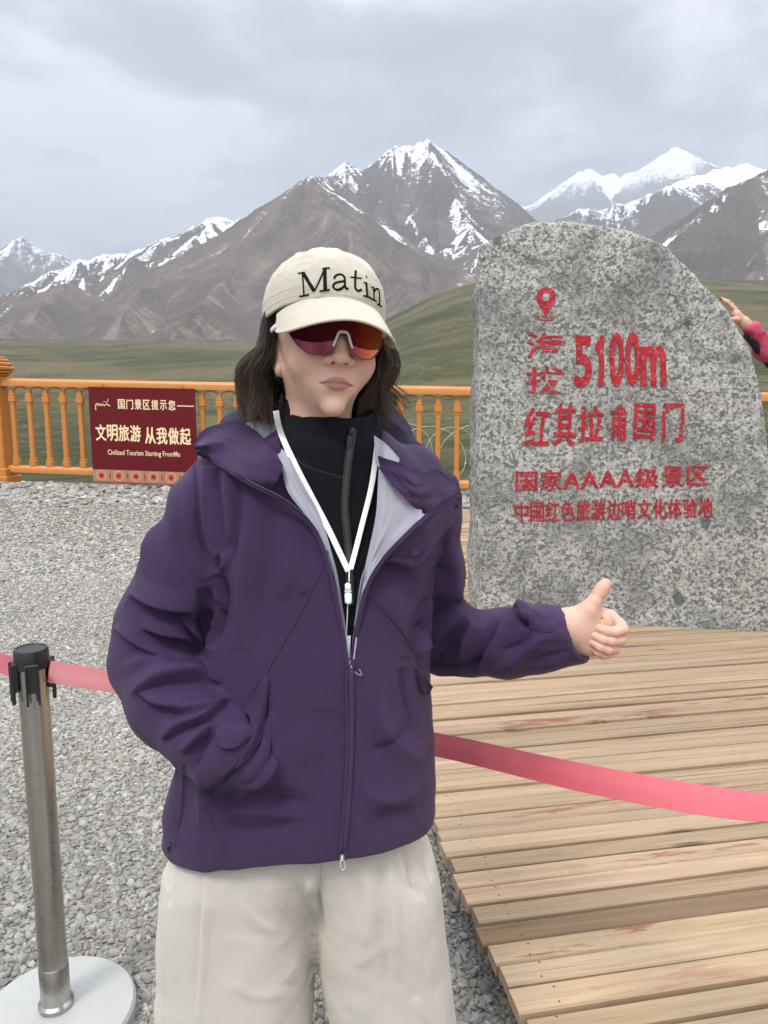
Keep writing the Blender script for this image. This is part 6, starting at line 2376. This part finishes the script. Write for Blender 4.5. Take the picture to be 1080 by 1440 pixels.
# brim
def build_brim():
    nph, nr_ = 90, 26
    th, V = 0.0028, []
    phs = np.linspace(math.radians(-63), math.radians(68), nph)
    def pt(ph, r):
        x0, y0, z0 = cap_ring(ph)
        q = ph / math.radians(63 if ph < 0 else 68)
        ext = 0.066 * (1 - abs(q) ** 2.6) ** 0.62 + 0.002
        base = np.array((x0, y0 + CAP_C[1], z0 + 0.0035))
        dirx = math.sin(ph) * 0.45
        d = np.array((dirx * 0.55, -1.0, 0)); d /= np.linalg.norm(d)
        droop = 0.50 + 0.02 * abs(q)
        p = base + d * ext * r
        p[2] -= ext * r * droop + 0.10 * (ext * r) ** 2 / 0.066
        p[2] -= 0.020 * (abs(p[0]) / 0.085) ** 2 * r + 0.010 * abs(q) ** 3 * 1.0
        return p
    top = np.array([[pt(ph, r) for r in np.linspace(0, 1, nr_)] for ph in phs])
    Vt = top.reshape(-1, 3)
    ii = np.arange(nph * nr_).reshape(nph, nr_)
    Q = np.stack([ii[:-1, :-1], ii[:-1, 1:], ii[1:, 1:], ii[1:, :-1]], -1).reshape(-1, 4)
    N = vnormals(Vt, Q)
    if N[:, 2].mean() < 0:
        Q = Q[:, ::-1]; N = -N
    n = len(Vt)
    rr = np.tile(np.linspace(0, 1, nr_), nph)
    gro = -0.00045 * (np.cos(rr * 2 * math.pi * 5.5) > 0.93) * (rr > .08)
    Vtop = Vt + N * gro[:, None]
    Vb = Vt - N * th
    bd = np.concatenate([ii[0, :], ii[1:, -1], ii[-1, -2::-1], ii[-2:0:-1, 0]])
    F = [list(map(int, q)) for q in Q] + [[int(k) + n for k in q[::-1]] for q in Q]
    for a, b in zip(bd, np.roll(bd, -1)):
        F.append([int(a), int(b), int(b) + n, int(a) + n])
    o = mesh("brim", hw(np.concatenate([Vtop, Vb])), F, CAPCLOTH, cap)
    import bmesh
    bm = bmesh.new(); bm.from_mesh(o.data); bmesh.ops.recalc_face_normals(bm, faces=bm.faces); bm.to_mesh(o.data); bm.free()
    smooth_angle(o, 60)
    # rolled outer edge
    MB().tube(hw(np.concatenate([top[1:-1, -1]]) - np.array((0, 0, .0012))), 0.0019, 8).build("brim_edge", CAPCLOTH, cap, True)


build_brim()

# embroidered word: strokes traced as (points, width) in the head close-up's pixels (3x)
EMB = simple("black embroidery thread", (0.0035, 0.0035, 0.005), 0.7, var=0.3, scale=700, bmp=0.0004, spec=0.1)
WORD = [
    [([(297, 194), (312, 191), (326, 188)], 6), ([(315, 190), (319, 235), (322, 286)], 6), ([(302, 290), (322, 287), (343, 282)], 6), ([(318, 190), (340, 226), (366, 268)], 12), ([(366, 268), (388, 222), (410, 172)], 5.5), ([(410, 173), (411, 215), (412, 264)], 12), ([(388, 268), (410, 265), (431, 262)], 6), ([(400, 173), (415, 171), (431, 170)], 6)],
    [([(449, 215), (456, 203), (470, 197), (484, 199), (493, 209), (495, 225), (496, 248), (501, 257), (509, 257)], 8), ([(494, 225), (476, 228), (456, 233), (446, 243), (449, 256), (462, 262), (480, 257), (495, 244)], 8)],
    [([(541, 181), (539, 210), (538, 245), (543, 262), (554, 267), (566, 261)], 9), ([(519, 209), (540, 211), (566, 214)], 6)],
    [([(584, 207), (587, 208)], 11), ([(575, 232), (588, 234)], 6), ([(586, 233), (588, 262), (590, 292)], 9), ([(574, 287), (590, 291), (607, 297)], 6)],
    [([(607, 252), (618, 254)], 6), ([(616, 254), (617, 278), (618, 305)], 8), ([(606, 301), (618, 305), (629, 311)], 6), ([(618, 272), (625, 260), (634, 258), (640, 268), (641, 295), (642, 326)], 7.5), ([(632, 322), (642, 327), (651, 334)], 6)],
]


def word_on_cap():
    for li, letter in enumerate(WORD):
        mb = MB()
        k = 0
        for pts, w in letter:
            C = crom([(320 + x / 3, 320 + y / 3) for x, y in pts], 18)
            L = np.array([hit(x, y, 0.0004 + 0.00012 * k, CAP_BVH, 1.05) for x, y in C])
            D = np.gradient(L, axis=0); D /= np.linalg.norm(D, axis=1)[:, None]
            V = []
            hwid = w / 3 / 2 * 1.28e-3
            for i in range(len(L)):
                nn = L[i] - hw((0, 0.01, 0.05)); nn /= np.linalg.norm(nn)
                s_ = np.cross(D[i], nn); s_ /= np.linalg.norm(s_)
                for a, b in ((-1, -.8), (-.8, .5), (-.3, .9), (.3, .9), (.8, .5), (1, -.8)):
                    V.append(L[i] + s_ * a * hwid + nn * b * 0.0008)
            F = []
            for i in range(len(L) - 1):
                for q in range(6):
                    q2 = (q + 1) % 6
                    F.append((i * 6 + q, (i + 1) * 6 + q, (i + 1) * 6 + q2, i * 6 + q2))
            F += [tuple(range(6)), tuple((len(L) - 1) * 6 + q for q in range(6))[::-1]]
            mb.add(V, F)
            k += 1
        mb.build("embroidered_letter", EMB, cap, False)


word_on_cap()

# ------------------------------------------------------------ wrap sunglasses
LENS, lg, lb = material("mirrored red lens")
_p = lg.n('ShaderNodeAttribute', attribute_name='lensx').outputs['Fac']
_c = lg.ramp(_p, [(0.0, (0.10, 0.008, 0.026)), (0.40, (0.13, 0.006, 0.024)), (0.62, (0.19, 0.010, 0.018)), (0.76, (0.50, 0.075, 0.014)), (1.0, (0.80, 0.26, 0.03))])  # orange reflection on the right side is painted into the lens tint
setb(lg, lb, col=_c, metal=0.85, rough=0.055, coat=0.4)
lb.inputs['Coat Roughness'].default_value = 0.03


def build_glasses():
    root_l = None
    nx_, nz_ = 80, 22
    xs = np.linspace(-0.070, 0.070, nx_)
    def ztop(x): return 0.0290 - 0.0042 * (abs(x) / .07) ** 2
    def zbot(x):
        a = abs(x)
        return float(np.interp(a, [0, .0055, .010, .016, .030, .046, .058, .066, .070], [-.0015, -.0035, -.0135, -.0250, -.0322, -.0290, -.0175, -.0050, .006]))
    zb_ = np.array([zbot(x) for x in xs])
    for _ in range(2):
        zb_[1:-1] = .25 * zb_[:-2] + .5 * zb_[1:-1] + .25 * zb_[2:]
    def surf(x, z, off=0.0):
        y = -0.1115 + 0.085 * (1 - math.sqrt(max(0.0, 1 - (x / 0.0955) ** 2))) * 1.45 - (0.018) * 0 + 0.10 * z * 0.9 * 0.9
        return np.array((x * (1 + off * 3), y - off, z))
    V, at = [], []
    for off in (0.0, -0.0018):
        for i, x in enumerate(xs):
            for k in range(nz_):
                z = zb_[i] + (ztop(x) - zb_[i]) * k / (nz_ - 1)
                V.append(surf(x, z, off)); at.append((x + .07) / .14)
    n = nx_ * nz_
    ii = np.arange(n).reshape(nx_, nz_)
    F = []
    for i in range(nx_ - 1):
        for k in range(nz_ - 1):
            q = [ii[i, k], ii[i + 1, k], ii[i + 1, k + 1], ii[i, k + 1]]
            F.append(q); F.append([a + n for a in q[::-1]])
    bd = list(ii[:, 0]) + list(ii[-1, 1:]) + list(ii[-2::-1, -1]) + list(ii[0, -2:0:-1])
    for a, b in zip(bd, bd[1:] + bd[:1]):
        F.append([b, a, a + n, b + n])
    F = [[int(a) for a in f_] for f_ in F]
    g_root = mesh("sunglasses", hw(V), F, LENS, woman, attrs={'lensx': np.array(at)})
    smooth_angle(g_root, 40)
    GREYF = simple("pale grey frame", (0.62, 0.60, 0.60), 0.35, var=0.04)
    # rim line along the lower edge, thin
    rim = [surf(x, z - .0002, 0.0004) for x, z in zip(xs, zb_)]
    MB().tube(hw(rim), 0.0009, 6).build("lens_rim", simple("dark rim", (0.12, 0.03, 0.045), 0.3), g_root, True)
    MB().tube(hw([surf(x, ztop(x), .0006) for x in xs]), 0.0022, 6).build("top_frame", GREYF, g_root, True)
    # nose bridge arch standing over the notch
    arch = [(-.0135, -.0190), (-.0108, -.0120), (-.0082, -.0045), (-.0055, .0008), (0, .0018), (.0055, .0008), (.0082, -.0045), (.0108, -.0120), (.0135, -.0190)]
    C = crom([surf(x, z, .0022) for x, z in arch], 40)
    MB().tube(hw(C), np.interp(np.linspace(-1, 1, 40), [-1, 0, 1], [.0016, .0021, .0016]), 8).build("nose_bridge", GREYF, g_root, True)
    for s_ in (-1, 1):
        pts = [surf(s_ * .0700, .0150, .001), np.array((s_ * .0765, -.052, .0155)), np.array((s_ * .0800, -.020, .0145)), np.array((s_ * .0815, .010, .0115)), np.array((s_ * .0800, .030, -.002))]
        C = crom(pts, 30)
        MB().tube(hw(C), np.interp(np.linspace(0, 1, 30), [0, .12, .3, .8, 1], [.0050, .0058, .0042, .0036, .003]), 10, flat=0.55, up=tuple(H_R @ np.array((s_ * 1.0, 0, 0)))).build("temple", WHITEP, g_root, True)
        MB().tube(hw([surf(s_ * .0690, .020, .0010), surf(s_ * .0705, .008, .0012)]), 0.0030, 8).build("hinge", GREYF, g_root, True)


build_glasses()

# ------------------------------------------------------------ hair
HAIR, hg, hb = material("dark brown hair")
_t = hg.n('ShaderNodeAttribute', attribute_name='tint').outputs['Color']
setb(hg, hb, col=_t, rough=0.38, spec=0.5)
hb.inputs['Anisotropic'].default_value = 0.4


def build_hair():
    r_ = np.random.default_rng(5)
    ns = 16
    Vs, Fs, Cs = [], [], []
    nv = 0
    N_LOCK = 190
    tri = np.array([(math.cos(a), math.sin(a)) for a in (0.5, 2.6, 4.7)])
    lock_phi = []
    for k in range(N_LOCK):
        # phi measured from the face; hair hangs from the temples round the back
        u = r_.random()
        if u < 0.34:
            lock_phi.append(-r_.uniform(1.42, 2.35))
        elif u < 0.68:
            lock_phi.append(r_.uniform(1.22, 2.35))
        else:
            lock_phi.append(r_.uniform(2.2, 4.08))
    for phi0 in lock_phi:
        left = math.sin(phi0) < 0
        side = abs(math.sin(phi0))
        front = math.cos(phi0) > -0.30
        ln = r_.uniform(0.132, 0.170) if left else r_.uniform(0.122, 0.162)
        bulge = (r_.uniform(0.0, 0.022) if left else r_.uniform(0.002, 0.026)) * (0.35 + 0.65 * side)
        w_amp, w_ph, w_fr = r_.uniform(0.004, 0.0125), r_.uniform(0, 6.28), r_.uniform(1.0, 1.7)
        curl = r_.uniform(0.3, 1.6) if r_.random() < 0.72 else -r_.uniform(0.2, 1.1)
        back_sw = r_.uniform(0.0, 0.020) if left else r_.uniform(-0.004, 0.014)
        tone = r_.uniform(0.4, 1.0) + 3.0 * r_.random() ** 3
        fly = r_.random() < 0.20
        n_s = 34 if not fly else 4
        for q in range(n_s):
            dphi = r_.normal(0, 0.040 if not fly else .06); phi = phi0 + dphi * 0.45
            x0, y0, z0 = cap_ring(np.array(phi))
            sc = r_.uniform(0.86, 0.965)
            rad = np.array((float(x0) * sc, float(y0) * sc + CAP_C[1] * 1.0))
            dirr = np.array((math.sin(phi), -math.cos(phi)))
            s = np.linspace(0, 1, ns)
            l2 = ln * (r_.uniform(0.86, 1.06))
            z = float(z0) + 0.012 - l2 * (s ** 1.02) * 1.0
            env = np.sin(np.clip(s * 1.02, 0, 1) * math.pi * 0.62) ** 1.2
            rr = bulge * env * 1.25 - curl * 0.026 * np.clip((s - 0.70) / 0.30, 0, 1) ** 1.6 * (1 if not fly else -0.9)
            wv = w_amp * np.sin(w_ph + s * 6.28 * w_fr) * s + 0.015 * np.sin(phi0 * 3.0 + 0.6 + s * 8.4) * s ** 0.7
            jx = r_.normal(0, 0.0016, 3); jf = 1.25 - 0.75 * s
            px_ = rad[0] + dirr[0] * (rr + wv) + jx[0] * jf
            py_ = rad[1] + dirr[1] * (rr * 0.6 + wv) + back_sw * s + jx[1] * jf
            if fly:
                px_ = px_ + np.sign(dirr[0]) * r_.uniform(0.0, 0.022) * s ** 1.6
                z = z + r_.uniform(-0.01, 0.03) * s ** 2
            # tips turn in along the neck
            pz_ = z + w_amp * 0.6 * np.cos(w_ph + s * 6.28 * w_fr)
            # keep clear of the face on the near sides
            if front:
                lim = (0.0740 if left else 0.0665) - 0.010 * s * (0 if left else 1)
                px_ = np.where(np.abs(px_) < lim, np.sign(dirr[0]) * (lim + (np.abs(px_) - lim) * 0.12), px_)
            C = np.stack([px_, py_, pz_], 1)
            C = hw(C)
            D = np.gradient(C, axis=0); D /= np.linalg.norm(D, axis=1)[:, None]
            a = np.cross(D, (0.2, 1.0, 0.1)); a /= np.linalg.norm(a, axis=1)[:, None]
            b = np.cross(D, a)
            wr = (0.00046 if not fly else 0.00024) * np.interp(s, [0, .1, .7, 1], [1, 1, .85, .25])
            V = C[:, None, :] + (a[:, None, :] * tri[None, :, :1] + b[:, None, :] * tri[None, :, 1:]) * wr[:, None, None]
            Vs.append(V.reshape(-1, 3))
            i = np.arange(ns * 3).reshape(ns, 3) + nv
            j = np.roll(i, -1, 1)
            Fs.append(np.stack([i[:-1], j[:-1], j[1:], i[1:]], -1).reshape(-1, 4))
            nv += ns * 3
            c0 = np.array((0.033, 0.0205, 0.0142)) * tone * r_.uniform(0.8, 1.25)
            tip = np.array((0.105, 0.064, 0.040)) * (1.0 if not left else 0.75) * r_.uniform(0.6, 1.3)
            cc = c0[None] * (1 - s[:, None] ** 2.2 * 0.55) + tip[None] * (s[:, None] ** 2.2 * 0.55)
            Cs.append(np.repeat(cc, 3, 0))
    return np.concatenate(Vs), np.concatenate(Fs), np.concatenate(Cs)


hrV, hrF, hrC = build_hair()
# dense under-layer at the back of the head so no light shows through
def hair_core():
    h = 0.004
    lo, hi = np.array((-.12, -.06, -.15)), np.array((.12, .14, .09))
    G3 = grid3(lo, hi, h)
    f = ellip(G3, (0, .045, -.005), (.078, .062, .085))
    f = smax(f, -(G3[1] + 0.002), 0.01)
    return surfnet(f, lo, h, 2)


cV, cQ = hair_core()
cV = hw(cV)
mesh("hair", np.concatenate([hrV, cV]), np.concatenate([hrF, cQ + len(hrV)]), HAIR, woman, attrs={'tint': np.concatenate([hrC, np.tile((0.014, 0.009, 0.007), (len(cV), 1))])})

# ------------------------------------------------------------ lanyard
lany = empty("lanyard", tuple(hit(490, 800, .004, F_BVH)), "white ribbon lanyard with clip hanging round the woman's neck", "lanyard")


def lan(pts, w, lift, name="ribbon", th=0.0012, n=50, tree=None, mat=WHITEW, sm=10):
    L = line_on(pts, lift, n, tree, sm)
    return ribbon(L, w, th, name, mat, lany)


lan([(388, 578), (391, 598), (400, 622), (418, 660), (440, 702), (462, 744), (479, 780), (490, 803)], 0.0088, 0.0055, tree=F_BVH)
lan([(530, 626), (528, 645), (525, 668), (520, 695), (511, 730), (502, 766), (493, 800)], 0.0078, 0.0055, tree=F_BVH)
L = line_on([(491, 797), (491, 818)], 0.008, 14, F_BVH)
MB().tube(L, 0.0011, 6).build("cord", WHITEP, lany, True)
# clip body
def clip():
    c = hit(489.5, 834, 0.010, F_BVH)
    d = CAMP - c; d /= np.linalg.norm(d)
    ux = np.array((1.0, 0, 0.04)); uy = np.cross(d, ux); uy /= np.linalg.norm(uy); ux = np.cross(uy, d)
    R = np.stack([ux, uy, d], 1)
    mb = MB()
    mb.box(c - uy * 0.0075, (0.0105, 0.018, 0.0070), R, 0.0028)
    smooth_angle(mb.build("clip_body", WHITEP, lany), 40)
    mb = MB()
    mb.box(c + uy * 0.0085, (0.0088, 0.014, 0.0062), R, 0.0028)
    smooth_angle(mb.build("clip_head", WHITEP, lany), 40)
    mb = MB(); mb.box(c + uy * 0.0022, (0.0116, 0.0028, 0.0060), R, 0.0010)
    mb.box(c + uy * 0.006 + d * .003, (0.0044, 0.0022, 0.0018), R, 0.0005)
    mb.build("clip_collar", simple("grey plastic", (0.45, 0.45, 0.46), 0.4), lany)


clip()
L = line_on([(489, 851), (488, 875), (487, 895), (487, 916)], 0.006, 30, JF_BVH, 6)
MB().tube(L, 0.0007, 6).build("cord", WHITEP, lany, True)
lan([(490, 894), (490, 912), (491, 928)], np.linspace(0.0070, 0.0032, 50), 0.006, "ribbon_end", tree=JF_BVH)
# ================================================================== second visitor, beside the boulder, hand laid on its edge
PINK = cloth("pink jacket fabric", (0.62, 0.085, 0.155), 0.6, 300, 0.0012, 0.10)
DARKT = cloth("dark trousers", (0.022, 0.022, 0.028), 0.8, 300, 0.001)


def build_visitor():
    px0 = P(1176, 545, 4.550)[0]
    by = 4.57
    z0 = DECK + 0.004
    v = empty("person", (px0, by, z0), "person in pink jacket at the right edge with one hand on the boulder", "person")
    q = lambda x, y, z: (px0 + x, by + y, z0 + z)
    hand = P(1032, 440, 4.310)
    wrist = P(1046, 452, 4.320)
    mid = P(1078, 488, 4.370)
    elbow = P(1112, 522, 4.450)
    sh = q(-0.17, 0.0, 1.44)
    h = 0.011
    G3 = grid3((hand[0] - 0.15, by - 0.45, z0 + 0.55), (px0 + 0.42, by + 0.3, z0 + 1.98), h)
    f = ellip(G3, q(0, 0, 1.16), (.215, .145, .34))
    f = smin(f, ellip(G3, q(0, 0, 0.84), (.20, .145, .16)), 0.1)
    f = smin(f, capsule(G3, q(-.13, 0, 1.43), q(.13, 0, 1.43), .085, .085), 0.06)
    f = smin(f, chain(G3, [(*sh, .085), (*elbow, .074), (*mid, .066), (*P(1056, 463, 4.330), .052)], 0.03), 0.03)
    f = smin(f, chain(G3, [(*q(.18, 0, 1.42), .085), (*q(.25, .02, 1.12), .068), (*q(.24, -.04, .86), .05)], 0.03), 0.03)
    f = smin(f, capsule(G3, q(0, 0.0, 1.46), q(0, 0.01, 1.54), .075, .068), 0.03)
    f = smax(f, z0 + 0.74 - G3[2], 0.02)
    V, Q = surfnet(f, (hand[0] - 0.15, by - 0.45, z0 + 0.55), h, 2)
    V, Q = keep_biggest(V, Q)
    N = vnormals(V, Q)
    V = V + N * (fbm(V[:, 0] * 9, V[:, 1] * 9, V[:, 2] * 9, 3) * 0.010 + (ridged(V[:, 0] * 12 + V[:, 2] * 8, V[:, 1] * 12, V[:, 2] * 12 - V[:, 0] * 8, 2) - .5) * 0.008)[:, None]
    jk = mesh("jacket", V, Q, PINK, v)
    # dark tube along the underside of the sleeve
    d_ = np.array(mid) - np.array(elbow)
    pts = crom([np.array(P(1048, 470, 4.325)), np.array(mid) + (0.004, 0, -.062), np.array(elbow) + (0, 0, -.075), np.array(sh) + (-.02, -.02, -.07)], 24)
    MB().tube(pts, np.interp(np.linspace(0, 1, 24), [0, .3, 1], [.016, .030, .042]), 14).build("sleeve_underside", PURPLE_D, jk, True)
    # head, neck, hand as one skin; trunk inside
    h = 0.0042
    lo, hi = (hand[0] - 0.10, by - 0.36, z0 + 0.60), (px0 + 0.34, by + 0.20, z0 + 2.02)
    G3 = grid3(lo, hi, h)
    c = np.array(q(0, -0.02, 1.655))
    f = ellip(G3, c + (0, .015, .03), (.074, .092, .086))
    f = smin(f, ellip(G3, c + (0, -.03, -.03), (.062, .060, .078)), 0.03)
    f = smin(f, ellip(G3, c + (0, -.06, -.09), (.024, .022, .020)), 0.03)
    f = smin(f, capsule(G3, c + (0, -.085, .015), c + (0, -.105, -.030), .009, .012), 0.012)
    f = smin(f, ellip(G3, c + (0, -.088, -.064), (.020, .007, .006)), 0.006)
    f = smax(f, -ellip(G3, c + (.030, -.092, .004), (.014, .010, .008)), 0.01)
    f = smax(f, -ellip(G3, c + (-.030, -.092, .004), (.014, .010, .008)), 0.01)
    f = smin(f, ellip(G3, c + (.075, .01, -.015), (.008, .017, .03)), 0.008)
    f = smin(f, ellip(G3, c + (-.075, .01, -.015), (.008, .017, .03)), 0.008)
    f = smin(f, capsule(G3, c + (0, .02, -.07), q(0, .01, 1.40), .052, .06), 0.03)
    f = smin(f, ellip(G3, q(0, 0, 1.15), (.16, .10, .30)), 0.05)
    f = smin(f, chain(G3, [(*sh, .055), (*elbow, .040), (*wrist, .030)], 0.02), 0.02)
    f = smin(f, chain(G3, [(*q(.18, 0, 1.42), .055), (*q(.25, .02, 1.12), .040), (*q(.24, -.04, .86), .028), (*q(.235, -.05, .80), .03)], 0.02), 0.02)
    f = smin(f, capsule(G3, q(-.17, 0, 1.43), q(.18, 0, 1.42), .055, .055), 0.03)
    # the hand with its fingers on the stone
    G2 = G3
    trunk = f
    w = (*P(1046, 455, 4.320), .026)
    palm = (*P(1035, 442, 4.305), .027)
    f = chain(G2, [(*P(1054, 464, 4.330), .027), w, palm], 0.02)
    for a, b, e, r in (((1029, 433, 4.300), (1021, 425, 4.270), (1011, 420, 4.245), .0105), ((1031, 434, 4.325), (1024, 424, 4.300), (1012, 419, 4.275), .0105),
                       ((1034, 437, 4.345), (1029, 428, 4.335), (1019, 423, 4.315), .010), ((1037, 440, 4.365), (1034, 433, 4.360), (1025, 428, 4.345), .009)):
        f = smin(f, chain(G2, [(*P(*a), r + .002), (*P(*b), r), (*P(*e), r * .85)], 0.006), 0.005)
    f = smin(f, chain(G2, [(*P(1037, 449, 4.290), .0145), (*P(1027, 449, 4.255), .0115), (*P(1017, 447, 4.225), .009)], 0.006), 0.008)
    f = smin(trunk, f, 0.008)
    Vb, Qb = surfnet(f, lo, h, 1)
    Vb, Qb = keep_biggest(Vb, Qb)
    z_ = np.zeros(len(Vb))
    mesh("body", Vb, Qb, SKIN, v, attrs=dict(lip=z_, blush=z_ + 0.25, brow=z_))
    # hair and trousers
    G3 = grid3(c - 0.14, c + 0.14, 0.006)
    f = ellip(G3, c + (0, .025, .035), (.086, .100, .092))
    f = smax(f, -(G3[1] - c[1] + .06 + 0.2 * (G3[2] - c[2] - .05)), 0.02)
    f = smin(f, ellip(G3, c + (0, .06, -.05), (.075, .045, .075)), 0.03)
    V, Q = surfnet(f, c - 0.14, 0.006, 2)
    V = V + vnormals(V, Q) * (ridged(V[:, 0] * 70, V[:, 1] * 70, V[:, 2] * 9, 2) * .003)[:, None]
    mesh("hair", V, Q, HAIR, v, attrs={'tint': np.tile((0.02, .013, .01), (len(V), 1))})
    lo, hi = q(-.26, -.2, 0.04), q(.26, .2, .9)
    G3 = grid3(lo, hi, 0.011)
    f = smin(chain(G3, [(*q(-.09, 0, .80), .115), (*q(-.11, -.01, .45), .085), (*q(-.12, .01, .09), .07)], .02), chain(G3, [(*q(.09, 0, .80), .115), (*q(.11, -.01, .45), .085), (*q(.12, .01, .09), .07)], .02), 0.03)
    f = smax(smax(f, z0 + 0.06 - G3[2], .01), G3[2] - z0 - 0.84, .01)
    V, Q = surfnet(f, lo, 0.011, 2)
    V = V + vnormals(V, Q) * (fbm(V[:, 0] * 10, V[:, 1] * 10, V[:, 2] * 6, 3) * .007)[:, None]
    mesh("trousers", V, Q, DARKT, v)
    for s_ in (-1, 1):
        pts = [q(s_ * .12, .07, .045), q(s_ * .12, 0, .05), q(s_ * .125, -.08, .045), q(s_ * .13, -.15, .036)]
        MB().tube(crom(pts, 14), np.interp(np.linspace(0, 1, 14), [0, .1, .5, .9, 1], [.02, .042, .045, .040, .022]), 12).build("shoe", DARKT, v, True)


build_visitor()

# ================================================================== thin mountain air
def build_haze():
    m = bpy.data.materials.new("mountain air")
    m.use_nodes = True
    t = m.node_tree
    t.nodes.clear()
    o = t.nodes.new('ShaderNodeOutputMaterial')
    v = t.nodes.new('ShaderNodeVolumePrincipled')
    v.inputs['Color'].default_value = (0.80, 0.87, 1.0, 1)
    v.inputs['Density'].default_value = 0.000090
    v.inputs['Anisotropy'].default_value = 0.2
    t.links.new(v.outputs[0], o.inputs['Volume'])
    zs = tV[:, 2]
    mb = MB().box((0, 8000, (zs.min() - 1 + zs.max() + 60) / 2), (56000, 23000, zs.max() + 60 - zs.min() + 1))
    h = mb.build("haze", m, None)
    tag(h, kind='stuff')


build_haze()
